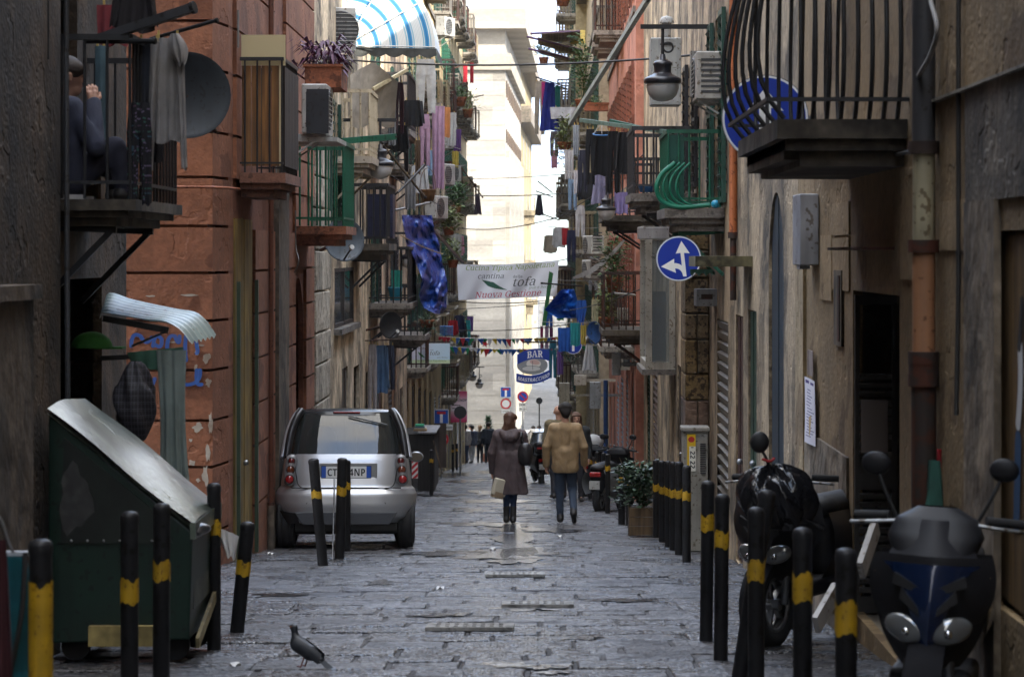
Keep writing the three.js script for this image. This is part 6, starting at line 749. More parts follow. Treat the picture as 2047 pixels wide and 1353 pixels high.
// more washing, poles and wires crowding the balconies
{ const N = { white: [0.55, 0.55, 0.56], 'pale blue': [0.22, 0.34, 0.5], 'bright blue': [0.01, 0.1, 0.45], navy: [0.015, 0.02, 0.06], red: [0.45, 0.02, 0.03], black: [0.014, 0.014, 0.016], grey: [0.2, 0.2, 0.21], pink: [0.5, 0.22, 0.3], violet: [0.16, 0.08, 0.3], turquoise: [0.02, 0.3, 0.32], beige: [0.42, 0.36, 0.27], yellow: [0.5, 0.38, 0.06], green: [0.03, 0.2, 0.07], brown: [0.12, 0.07, 0.04] };
  const list = [['white', 'towel', 1138, 300, 52, 0.2, 0.6], ['pale blue', 'trousers', 1145, 345, 54, 0.2, 0.8], ['black', 'shirt', 1172, 345, 46, 0.3, 0.5], ['red', 'towel', 1130, 455, 64, 0.18, 0.45], ['white', 'shirt', 1118, 455, 70, 0.34, 0.55], ['navy', 'trousers', 1142, 460, 60, 0.22, 0.75], ['pink', 'towel', 1108, 300, 84, 0.22, 0.6], ['bright blue', 'towel', 1128, 655, 58, 0.3, 0.55], ['turquoise', 'towel', 1150, 645, 54, 0.22, 0.5], ['yellow', 'towel', 1166, 650, 52, 0.12, 0.4], ['white', 'skirt', 1178, 690, 50, 0.3, 0.5], ['violet', 'towel', 1120, 700, 62, 0.16, 0.6], ['grey', 'trousers', 1186, 500, 50, 0.2, 0.8], ['beige', 'shirt', 1100, 470, 84, 0.4, 0.6], ['brown', 'trousers', 1112, 560, 70, 0.2, 0.7], ['green', 'towel', 1120, 610, 66, 0.2, 0.4], ['bright blue', 'trousers', 1098, 620, 72, 0.2, 0.8], ['white', 'trousers', 1160, 410, 56, 0.22, 0.7]];
  const left = [['pale blue', 'shirt', 870, 300, 50, 0.3, 0.5], ['white', 'shirt', 838, 330, 46, 0.3, 0.5], ['grey', 'towel', 820, 350, 44, 0.2, 0.6], ['beige', 'trousers', 880, 330, 56, 0.22, 0.8], ['pink', 'shirt', 915, 470, 74, 0.34, 0.6], ['white', 'towel', 925, 560, 78, 0.24, 0.6], ['navy', 'shirt', 918, 630, 74, 0.3, 0.5], ['turquoise', 'trousers', 934, 640, 80, 0.22, 0.8], ['violet', 'towel', 940, 632, 82, 0.2, 0.5], ['black', 'trousers', 926, 645, 76, 0.22, 0.7], ['red', 'shirt', 905, 640, 68, 0.26, 0.4], ['yellow', 'towel', 910, 300, 72, 0.2, 0.5], ['green', 'towel', 896, 330, 64, 0.2, 0.6], ['white', 'skirt', 885, 560, 60, 0.3, 0.6], ['black', 'shirt', 800, 250, 42, 0.26, 0.45], ['brown', 'towel', 835, 280, 44, 0.1, 0.6]];
  for (const [side, li] of [['right', list], ['left', left]]) for (const [c, k, px, py, d, w, h] of li) garment(k, px, py, d, w, h, cloth(...N[c]), `${c} ${{ towel: 'cloth', skirt: 'skirt', shirt: 'shirt', trousers: 'trousers' }[k]} pegged out among the crowded washing of the ${side} balconies`, { towel: 'cloth', skirt: 'skirt', shirt: 'shirt', trousers: 'trousers' }[k], { group: `crowded washing on the ${side}`, seed: px + py });
  for (const [c, a, b, d, s] of [['first', [1105, 298], [1190, 296], 52, 1], ['second', [1090, 452], [1200, 455], 62, 1], ['third', [1085, 643], [1200, 643], 56, 1], ['fourth', [1095, 558], [1200, 560], 68, 1], ['fifth', [1120, 342], [1215, 343], 50, 1]]) cable(`washing line behind the ${c} row of right balcony clothes`, sag(P(a[0], a[1], d), P(b[0], b[1], d - 2), 0.03), 0.008, M.cableGrey, { name: 'washing_line', cat: 'washing line', group: 'right washing lines' });
  for (const [c, a, b, d] of [['upper', [795, 248], [920, 298], 46], ['middle', [860, 328], [930, 330], 58], ['lower', [895, 628], [950, 630], 74]]) cable(`${c} washing line along the left balconies`, sag(P(a[0], a[1], d - 3), P(b[0], b[1], d + 8), 0.03), 0.008, M.cableGrey, { name: 'washing_line', cat: 'washing line', group: 'left washing lines' });
}
// ---------- the small silver car ----------
function loft(g, lv, n = 5, nu = 48, sub = 4) { // stacked rounded rectangles {y, w, a (z behind), b (z ahead)}
  const at = t => { const k = Math.min(lv.length - 1.0001, t * (lv.length - 1)), i = Math.floor(k), f = k - i, A = lv[i], B = lv[i + 1]; return { y: lerp(A.y, B.y, f), w: lerp(A.w, B.w, f), a: lerp(A.a, B.a, f), b: lerp(A.b, B.b, f) }; };
  g.sheet((u, v) => { const q = at(v), a = u * Math.PI * 2, c = Math.cos(a), s = Math.sin(a), e = 2 / n; return v3(Math.sign(c) * Math.pow(Math.abs(c), e) * q.w, q.y, (q.a + q.b) / 2 + Math.sign(s) * Math.pow(Math.abs(s), e) * (q.a - q.b) / 2); }, nu, (lv.length - 1) * sub, false);
}
{
  const car = local('parked_car', 'small silver two-seat car parked on the left seen from behind', 'car');
  const silver = mat([0.42, 0.43, 0.45], { metal: 0.55, rough: 0.34, phys: { clearcoat: 0.7, clearcoatRoughness: 0.15 } }), blk = mat([0.014, 0.014, 0.016], { rough: 0.35 }), tint = mat([0.2, 0.225, 0.23], { rough: 0.03, phys: { transmission: 0.9, thickness: 0, ior: 1.5 } });
  const b = new G(); loft(b, [{ y: 0.29, w: 0.69, a: 0.36, b: -1.98 }, { y: 0.36, w: 0.755, a: 0.425, b: -2.04 }, { y: 0.48, w: 0.79, a: 0.445, b: -2.06 }, { y: 0.6, w: 0.79, a: 0.435, b: -2.03 }, { y: 0.655, w: 0.765, a: 0.4, b: -2.02 }, { y: 0.685, w: 0.735, a: 0.36, b: -2.0 }, { y: 0.8, w: 0.725, a: 0.335, b: -1.9 }, { y: 0.97, w: 0.7, a: 0.28, b: -1.72 }, { y: 1.04, w: 0.685, a: 0.25, b: -1.62 }], 5, 56); b.build('body', silver, car);
  const un = new G(); un.rb(0, 0.24, -0.85, 1.3, 0.16, 2.1, 0.05); un.build('underbody', blk, car);
  const gh = new G(); loft(gh, [{ y: 1.03, w: 0.675, a: 0.245, b: -1.6 }, { y: 1.2, w: 0.65, a: 0.175, b: -1.35 }, { y: 1.38, w: 0.6, a: 0.09, b: -1.05 }, { y: 1.49, w: 0.545, a: 0.03, b: -0.9 }], 5.5, 48); gh.build('window_glass', tint, car);
  const rf = new G(); loft(rf, [{ y: 1.47, w: 0.565, a: 0.05, b: -0.93 }, { y: 1.51, w: 0.545, a: 0.03, b: -0.92 }, { y: 1.54, w: 0.45, a: -0.08, b: -0.85 }, { y: 1.555, w: 0.02, a: -0.45, b: -0.46 }], 4, 40); rf.build('roof', mat([0.03, 0.032, 0.036], { rough: 0.2, metal: 0.3 }), car);
  for (const s of [-1, 1]) {
    const p = new G(); p.tube([v3(s * 0.655, 1.0, 0.24), v3(s * 0.632, 1.16, 0.195), v3(s * 0.6, 1.32, 0.13), v3(s * 0.54, 1.46, 0.06), v3(s * 0.5, 1.52, -0.02)], 0.042, 8, 20); p.build('rear_pillar', blk, car); const p2 = new G(); p2.tube([v3(s * 0.7, 1.0, 0.19), v3(s * 0.672, 1.16, 0.13), v3(s * 0.636, 1.32, 0.06), v3(s * 0.575, 1.46, -0.04), v3(s * 0.52, 1.53, -0.12)], 0.028, 8, 20); p2.build('safety_cell_trim', silver, car);
    const fp = new G(); fp.tube([v3(s * 0.6, 1.02, -1.5), v3(s * 0.55, 1.3, -1.1), v3(s * 0.5, 1.5, -0.85)], 0.03); fp.build('front_pillar', blk, car);
    const lp = new G(); lp.add(new THREE.CapsuleGeometry(0.066, 0.22, 6, 16), rotM(s * 0.61, 0.865, 0.285, -0.12, 0, s * 0.1, v3(1, 1, 0.7))); const pod = lp.build('tail_lamp', mat([0.22, 0.22, 0.23], { metal: 0.3, rough: 0.35 }), car);
    for (const [yy, r, c] of [[0.965, 0.036, [0.12, 0.01, 0.012]], [0.87, 0.042, [0.14, 0.03, 0.012]], [0.765, 0.046, [0.32, 0.012, 0.015]]]) { const l = new G(), x = s * (0.61 - (yy - 0.865) * 0.1); l.add(new THREE.SphereGeometry(r, 18, 10), rotM(x, yy, 0.325 + (0.86 - yy) * 0.13, 0, 0, 0, v3(1, 1, 0.35))); l.build('lens', mat(c, { rough: 0.12, phys: { clearcoat: 1 } }), pod); const rg = new G(); rg.add(new THREE.TorusGeometry(r * 1.02, 0.006, 6, 20), rotM(x, yy, 0.328 + (0.86 - yy) * 0.13)); rg.build('lens_ring', M.black, pod); }
    for (const z of [0, -1.81]) { const w = new G(); w.add(new THREE.TorusGeometry(0.21, 0.075, 12, 32), rotM(0, 0, 0).multiply(new THREE.Matrix4().makeRotationY(Math.PI / 2)).premultiply(rotM(s * 0.66, 0.285, z, 0, 0, 0, v3(1.35, 1, 1)))); w.add(new THREE.CylinderGeometry(0.275, 0.275, 0.17, 32, 1, true), rotM(s * 0.66, 0.285, z, 0, 0, Math.PI / 2)); const ty = w.build('wheel', M.rubber, car); const ri = new G(); ri.add(new THREE.CylinderGeometry(0.18, 0.17, 0.19, 24), rotM(s * 0.66, 0.285, z, 0, 0, Math.PI / 2)); ri.build('rim', M.ironGrey, ty); for (const k of [-0.05, 0, 0.05]) { const tr = new G(); tr.add(new THREE.TorusGeometry(0.276, 0.006, 4, 32), rotM(s * 0.66 + k, 0.285, z, 0, Math.PI / 2, 0)); tr.build('tread_groove', M.black, ty); } }
    const mr = new G(); mr.ball(s * 0.8, 1.0, -1.0, 0.085, 0.062, 0.05, 16); const mi = mr.build('side_mirror', mat([0.22, 0.23, 0.24], { metal: 0.4, rough: 0.3 }), car); const ml = new G(); ml.add(new THREE.CircleGeometry(1, 20), rotM(s * 0.8, 1.0, -0.948, 0, 0, 0, v3(0.07, 0.048, 1))); ml.build('mirror_glass', mat([0.7, 0.72, 0.74], { metal: 1, rough: 0.05 }), mi); const ma = new G(); ma.cyl(v3(s * 0.66, 0.98, -1.02), v3(s * 0.76, 0.99, -1.01), 0.025, 0.025); ma.build('mirror_arm', blk, mi);
    const st = new G(); st.add(new THREE.CapsuleGeometry(0.17, 0.36, 6, 18), rotM(s * 0.28, 1.03, -0.28, 0.12, 0, 0, v3(1, 1, 0.45))); st.build('seat', mat([0.02, 0.02, 0.022], { rough: 0.9 }), car);
    const sn = new G(); sn.add(new THREE.CylinderGeometry(0.016, 0.016, 0.012, 14), rotM(s * 0.42, 0.5, 0.425, Math.PI / 2)); sn.build('parking_sensor', M.black, car);
  }
  const tc = new G(); tc.sheet((u, w) => { const a = lerp(Math.PI * 0.62, Math.PI * 1.02, u), c = Math.cos(a), q = Math.sin(a), e = 2 / 5, y = lerp(0.285, 0.4 + 0.07 * Math.sin(u * 5) * u, w), ww = 0.745 + 0.05 * w; return v3(-Math.pow(Math.abs(c), e) * ww * 1.01, y, -0.8 + Math.sign(q) * Math.pow(Math.abs(q), e) * (1.235 + 0.02 * w)); }, 20, 5, false); const tcm = tc.build('torn_corner', mat([0.012, 0.012, 0.013], { rough: 0.9 }), car); tcm.userData.label = 'dark gap where the corner cladding is torn off';
  const cavity = new G(); cavity.bb(-0.62, 0.62, 0.86, 1.0, 0.2, -1.5); cavity.build('dashboard', mat([0.02, 0.02, 0.022]), car);
  const tg = new G(); tg.tube([v3(-0.57, 1.035, 0.268), v3(-0.545, 0.8, 0.34), v3(-0.5, 0.685, 0.372), v3(0.5, 0.685, 0.372), v3(0.545, 0.8, 0.34), v3(0.57, 1.035, 0.268)], 0.006, 4, 60); tg.build('tailgate_seam', M.black, car);
  const bs = new G(); bs.tube([v3(-0.6, 0.672, 0.385), v3(0, 0.672, 0.39), v3(0.6, 0.672, 0.385)], 0.008, 5); bs.build('bumper_seam', M.black, car);
  const lo = new G(); lo.ext([[-0.55, 0.4], [0.55, 0.4], [0.47, 0.28], [-0.47, 0.28]], 0.03, rotM(0, 0, 0.405), [], 0.008); lo.build('bumper_insert', mat([0.05, 0.055, 0.065], { rough: 0.6 }), car);
  const br = new G(); br.rb(0, 1.5, 0.045, 0.3, 0.022, 0.02, 0.008); br.build('brake_light', mat([0.16, 0.012, 0.014], { rough: 0.2 }), car);
  const wp = new G(); wp.tube([v3(0.02, 1.46, 0.075), v3(0.2, 1.42, 0.1), v3(0.45, 1.36, 0.115)], 0.01, 6); wp.build('wiper', blk, car);
  const em = new G(); em.ball(0, 0.95, 0.312, 0.035, 0.02, 0.008, 12); em.build('emblem', M.steel, car);
  const rc = new G(); rc.rb(0, 0.845, 0.325, 0.68, 0.2, 0.02, 0.02); rc.build('plate_recess', mat([0.25, 0.255, 0.26], { metal: 0.5, rough: 0.4 }), car);
  plate(car, v3(0, 0.845, 0.346), 0.54, 0.125, (x, w, h) => { bg(x, w, h, '#d9dcdc'); x.fillStyle = '#1c50b0'; x.fillRect(0, 0, w * 0.09, h); x.fillRect(w * 0.91, 0, w * 0.09, h); txt(x, 'CT 174NP', w / 2, h * 0.54, h * 0.86, '#15171c', 'bold SIZEpx sans-serif', w * 0.78); }, { W: 512, H: 118, bname: 'number_plate', bm: M.black });
  put(car, v3(X(691, 27.7), gy(27.7), -27.7), 0.075, -Math.atan(SL) * 1);
}
// ---------- scooters ----------
function wheel(t, z, r, tr, spokes, m) {
  const g = new G(); g.add(new THREE.TorusGeometry(r - tr, tr, 10, 32), rotM(0, r, z, 0, Math.PI / 2, 0)); const w = g.build('wheel', M.rubber, t);
  const ri = new G(); ri.add(new THREE.TorusGeometry(r - tr * 1.9, 0.012, 8, 28), rotM(0.03, r, z, 0, Math.PI / 2, 0)); ri.add(new THREE.TorusGeometry(r - tr * 1.9, 0.012, 8, 28), rotM(-0.03, r, z, 0, Math.PI / 2, 0)); for (let k = 0; k < spokes; k++) { const a = k / spokes * 6.283; ri.bar(v3(0, r, z), v3(0, r + Math.sin(a) * (r - tr * 1.7), z + Math.cos(a) * (r - tr * 1.7)), 0.035, 0.02); } ri.cyl(v3(-0.06, r, z), v3(0.06, r, z), 0.035, 0.035, 12); ri.build('rim', m, w); return w;
}
// faces its own +z, wheels on y = 0
function scooter(label, o = {}) {
  const { paint = mat([0.006, 0.018, 0.06], { metal: 0.35, rough: 0.2, phys: { clearcoat: 1, clearcoatRoughness: 0.08 } }), dark = mat([0.012, 0.012, 0.014], { rough: 0.5, phys: { specularIntensity: 0.5 } }), group } = o, t = local(o.name || 'parked_scooter', label, 'scooter', group), R = o.R || 0.26;
  wheel(t, 0.26, R, 0.055, 5, M.steel); wheel(t, -0.85, R, 0.06, 5, M.steel);
  const f = new G(); f.sheet((u, v) => { const a = (v - 0.35) * 3.2, x = (u - 0.5) * 0.15; return v3(x, R + Math.cos(a) * (R + 0.02 - 8 * x * x * 0.4), 0.26 + Math.sin(a) * (R + 0.02)); }, 8, 14, false); f.build('mudguard', mat([0.012, 0.012, 0.014], { rough: 0.75, phys: { specularIntensity: 0.2 } }), t);
  for (const s of [-1, 1]) { const k = new G(); k.cyl(v3(s * 0.085, R, 0.26), v3(s * 0.07, 0.66, 0.14), 0.024, 0.028); k.build('fork_leg', M.ironGrey, t); }
  // front shield: wide at the indicators, tapering to the mudguard
  const sh = new G(), W = v => lerp(0.235, 0.1, Math.pow(v, 1.6)) + 0.045 * Math.sin(Math.PI * Math.min(1, v * 1.3)); sh.sheet((u, v) => { const x = (u - 0.5) * 2, w = W(v); return v3(x * w, lerp(0.86, 0.42, v), 0.34 - 0.13 * x * x - 0.1 * v * v + 0.06 * v); }, 18, 16, false); sh.sheet((u, v) => { const x = (u - 0.5) * 2, w = W(v); return v3(x * w * 0.97, lerp(0.86, 0.42, v), 0.1 - 0.06 * x * x); }, 12, 10, false); sh.build('front_shield', dark, t);
  const V = new G(); V.sheet((u, v) => { const x = (u - 0.5) * 2, w = lerp(0.2, 0.018, Math.pow(v, 0.6)); return v3(x * w, lerp(0.83, 0.47, v) - 0.0, 0.365 - 0.13 * Math.pow(x * w / 0.27, 2) + 0.02 * (1 - Math.abs(x)) + 0.025 * Math.sin(v * 3)); }, 14, 14, false); V.build('nose_panel', paint, t);
  for (const s of [-1, 1]) {
    for (const [y0, y1, l] of [[0.79, 0.74, 0.145], [0.73, 0.655, 0.11]]) { const g = new G(); g.ext([[s * 0.03, y1 - 0.03], [s * 0.035, y1], [s * l, y0], [s * (l + 0.008), y0 - 0.045]], 0.02, rotM(0, 0, 0.402 - (l - 0.1) * 0.4, 0, s * 0.3, 0)); g.build('air_intake', M.black, t); }
    const h = new G(); h.add(new THREE.SphereGeometry(1, 22, 14), rotM(s * 0.092, 0.565, 0.352, 0.1, s * 0.3, s * 0.3, v3(0.092, 0.056, 0.03))); const hl = h.build('headlight', mat([0.2, 0.21, 0.215], { rough: 0.1, metal: 0.55, phys: { clearcoat: 1, clearcoatRoughness: 0.03 } }), t); const hb = new G(); hb.add(new THREE.SphereGeometry(0.02, 12, 8), rotM(s * 0.085, 0.555, 0.374)); hb.build('bulb', mat([0.7, 0.7, 0.7], { metal: 1, rough: 0.1 }), hl);
    const sg = new G(); sg.ext([[s * 0.2, 0.8], [s * 0.235, 0.78], [s * 0.2, 0.68], [s * 0.175, 0.76]], 0.02, rotM(0, 0, 0.285, 0, s * 0.3, 0), [], 0.006); sg.build('turn_signal', mat([0.45, 0.26, 0.17], { rough: 0.15 }), t);
    const gp = new G(); gp.cyl(v3(s * 0.2, 1.0, 0.08), v3(s * 0.35, 0.99, 0.02), 0.02, 0.02, 12); gp.build('grip', M.rubber, t); const lv = new G(); lv.tube([v3(s * 0.16, 0.985, 0.14), v3(s * 0.26, 0.975, 0.14), v3(s * 0.36, 0.965, 0.11)], 0.008); lv.build('brake_lever', M.steel, t);
    if (o.mirrors !== false) { const ms = new G(); ms.tube([v3(s * 0.17, 1.0, 0.1), v3(s * 0.22, 1.1, 0.1), v3(s * 0.25, 1.17, 0.09)], 0.008); const mm = ms.build('mirror', M.black, t); const mh = new G(); mh.ball(s * 0.265, 1.215, 0.09, 0.062, 0.05, 0.022, 16); mh.build('mirror_shell', dark, mm); }
    const sp = new G(); sp.sheet((u, v) => v3(s * (0.1 + 0.11 * Math.sin(Math.PI * (0.15 + 0.75 * v))), lerp(0.76, 0.36, v), lerp(-0.25, -1.12, u) + 0.12 * v * (u < 0.5 ? 1 : -0.6)), 12, 10, false); sp.build('side_panel', paint, t);
  }
  const ap = new G(); ap.sheet((u, w) => { const x = (u - 0.5) * 2, q = lerp(0.225, 0.12, w * w); return v3(x * q, lerp(0.66, 0.4, w), 0.345 - 0.14 * x * x - 0.06 * w); }, 16, 8, false); ap.build('lower_apron', mat([0.01, 0.01, 0.012], { rough: 0.5, phys: { specularIntensity: 0.4 } }), t);
  const hc = new G(); loft(hc, [{ y: 0.86, w: 0.17, a: 0.3, b: 0.05 }, { y: 0.93, w: 0.2, a: 0.26, b: 0.0 }, { y: 1.0, w: 0.17, a: 0.2, b: 0.02 }, { y: 1.05, w: 0.08, a: 0.14, b: 0.05 }], 3, 28); hc.build('handlebar_cover', dark, t);
  const ws = new G(); ws.sheet((u, v) => { const x = (u - 0.5) * 2; return v3(x * lerp(0.11, 0.19, v), lerp(1.0, 0.84, v), 0.22 + 0.12 * v - 0.08 * x * x); }, 12, 6, false); ws.build('visor', mat([0.014, 0.014, 0.017], { rough: 0.5, side: THREE.DoubleSide, phys: { specularIntensity: 0.4 } }), t);
  const fl = new G(); fl.rb(0, 0.33, -0.12, 0.34, 0.1, 0.5, 0.03); fl.build('footboard', dark, t);
  const st = new G(); st.add(new THREE.CapsuleGeometry(0.14, 0.5, 6, 16), rotM(0, 0.78, -0.68, Math.PI / 2, 0, 0, v3(1, 1, 0.55))); st.build('seat', mat([0.014, 0.014, 0.015], { rough: 0.6 }), t);
  const bd = new G(); bd.rb(0, 0.55, -0.68, 0.26, 0.4, 0.75, 0.1); bd.build('rear_body', dark, t);
  const ex = new G(); ex.cyl(v3(-0.16, 0.3, -0.55), v3(-0.17, 0.36, -1.05), 0.045, 0.055, 14); ex.build('exhaust', M.ironGrey, t);
  const tl = new G(); tl.rb(0, 0.68, -1.09, 0.2, 0.08, 0.05, 0.02); tl.build('tail_light', mat([0.28, 0.012, 0.012], { rough: 0.2 }), t); const np = new G(); np.bb(-0.09, 0.09, 0.44, 0.58, -1.13, -1.14); np.build('number_plate', M.white, t);
  if (o.box) { const bx = new G(); bx.rb(0, 1.0, -1.05, 0.42, 0.3, 0.38, 0.09); const B = bx.build('top_box', dark, t); const rl = new G(); rl.rb(0, 1.0, -1.235, 0.34, 0.05, 0.03, 0.012); rl.build('reflector', mat([0.35, 0.015, 0.02], { rough: 0.2 }), B); const rk = new G(); rk.rb(0, 0.83, -1.03, 0.2, 0.03, 0.34, 0.01); rk.build('rack', M.iron, t); }
  const stn = new G(); stn.tube([v3(-0.08, 0.3, -0.42), v3(-0.17, 0.02, -0.36)], 0.014); stn.build('side_stand', M.iron, t);
  return t;
}
put(scooter('dark blue scooter with twin headlights facing up the street'), v3(X(1858, 9.75), gy(9.75), -9.75), -0.24, -0.04, -0.05).scale.setScalar(0.93);
put(scooter('black scooter with a bin bag over its handlebars behind the bollards', { mirrors: false, paint: mat([0.012, 0.013, 0.016], { rough: 0.3, phys: { clearcoat: 0.8 } }) }), v3(1.5, gy(15), -15.05), -0.55, 0, 0.03);
{ const c = P(1552, 995, 14.45), g = new G(); g.sheet((u, v) => { const a = u * 6.283, e = v * Math.PI, w = 1 + 0.09 * Math.sin(a * 7 + v * 9) + 0.12 * Math.sin(a * 2 + 1) + 0.06 * Math.sin(a * 13 + 4 * v); return v3(c.x + 0.2 * Math.cos(a) * Math.pow(Math.sin(e), 0.8) * w + 0.05 * (v - 0.3), c.y + 0.16 * Math.cos(e) * w, c.z + 0.17 * Math.sin(a) * Math.sin(e) * w); }, 44, 22, false); g.tube([c.clone().add(v3(0.14, -0.1, 0.05)), c.clone().add(v3(0.2, -0.14, 0.05)), c.clone().add(v3(0.27, -0.17, 0.05))], 0.018); tag(g.build('bin_bag', mat([0.012, 0.012, 0.014], { rough: 0.22, bump: T.clothB, bs: 0.03 })), 'shiny black bin bag tied over the scooter handlebars', 'bin bag');
  const t = thing('scooter_mirror', P(1530, 940, 14.3), 'round black scooter mirror rising out of the bin bag', 'mirror'), m = new G(); m.ball(X(1519, 14.3), Y(884, 14.3), -14.3, 0.055, 0.062, 0.03, 16); m.build('mirror_head', M.black, t); const s = new G(); s.tube([P(1523, 900, 14.3), P(1533, 918, 14.3), P(1540, 950, 14.35)], 0.009); s.build('stem', M.iron, t); const r = new G(); r.tube([P(1524, 918, 14.28), P(1540, 922, 14.26), P(1548, 916, 14.3)], 0.008); r.build('red_tie', mat([0.35, 0.02, 0.02]), t); }
put(scooter('black scooter with top box parked in the middle of the street', { box: true, name: 'parked_scooter', paint: mat([0.02, 0.02, 0.022], { rough: 0.3 }) }), v3(X(1072, 66), gy(66), -66), Math.PI + 0.15);
put(scooter('scooter parked beside the blue post behind the walking man', { paint: mat([0.05, 0.01, 0.01], { rough: 0.3 }) }), v3(X(1185, 52), gy(52), -52), Math.PI - 0.2);
put(scooter('silver scooter parked behind the wooden trough', { paint: mat([0.3, 0.32, 0.34], { metal: 0.4, rough: 0.3 }) }), v3(X(1232, 42), gy(42), -42), Math.PI - 0.35);
put(scooter('dark scooter parked beyond the silver one', { paint: mat([0.02, 0.03, 0.05], { rough: 0.3 }) }), v3(X(1175, 62), gy(62), -62), Math.PI - 0.1);
// cars crossing at the far end
function farCar(label, x, d, c, ry) { const t = local('distant_car', label, 'car', 'cars at the far end of the street'), m = mat(c, { rough: 0.3, metal: 0.2, phys: { clearcoat: 0.6 } }), b = new G(); loft(b, [{ y: 0.25, w: 0.8, a: 1.95, b: -1.95 }, { y: 0.5, w: 0.87, a: 2.05, b: -2.05 }, { y: 0.85, w: 0.84, a: 1.95, b: -1.95 }, { y: 0.95, w: 0.78, a: 1.6, b: -1.85 }], 5, 36); b.build('body', m, t); const g = new G(); loft(g, [{ y: 0.94, w: 0.76, a: 1.0, b: -1.7 }, { y: 1.38, w: 0.6, a: 0.45, b: -1.3 }], 5, 36); g.build('window_glass', mat([0.05, 0.06, 0.07], { rough: 0.08 }), t); const r = new G(); r.rb(0, 1.4, -0.42, 1.2, 0.06, 1.75, 0.03); r.build('roof', m, t); for (const s of [-1, 1]) { for (const z of [1.25, -1.25]) { const w = new G(); w.add(new THREE.CylinderGeometry(0.3, 0.3, 0.2, 20), rotM(s * 0.76, 0.3, z, 0, 0, Math.PI / 2)); w.build('wheel', M.rubber, t); } const h = new G(); h.ball(s * 0.6, 0.65, 1.98, 0.14, 0.09, 0.06); h.build('headlight', mat([0.7, 0.7, 0.68], { rough: 0.1 }), t); } return put(t, v3(x, gy(d), -d), ry); }
farCar('white car coming up at the far end of the street', X(1054, 128), 128, [0.62, 0.62, 0.62], 0.05); farCar('silver car parked nose on beyond the black scooter', X(1092, 104), 104, [0.5, 0.52, 0.54], 0.1); farCar('teal roofed car behind the silver car', X(1108, 122), 122, [0.06, 0.3, 0.3], 0.1);
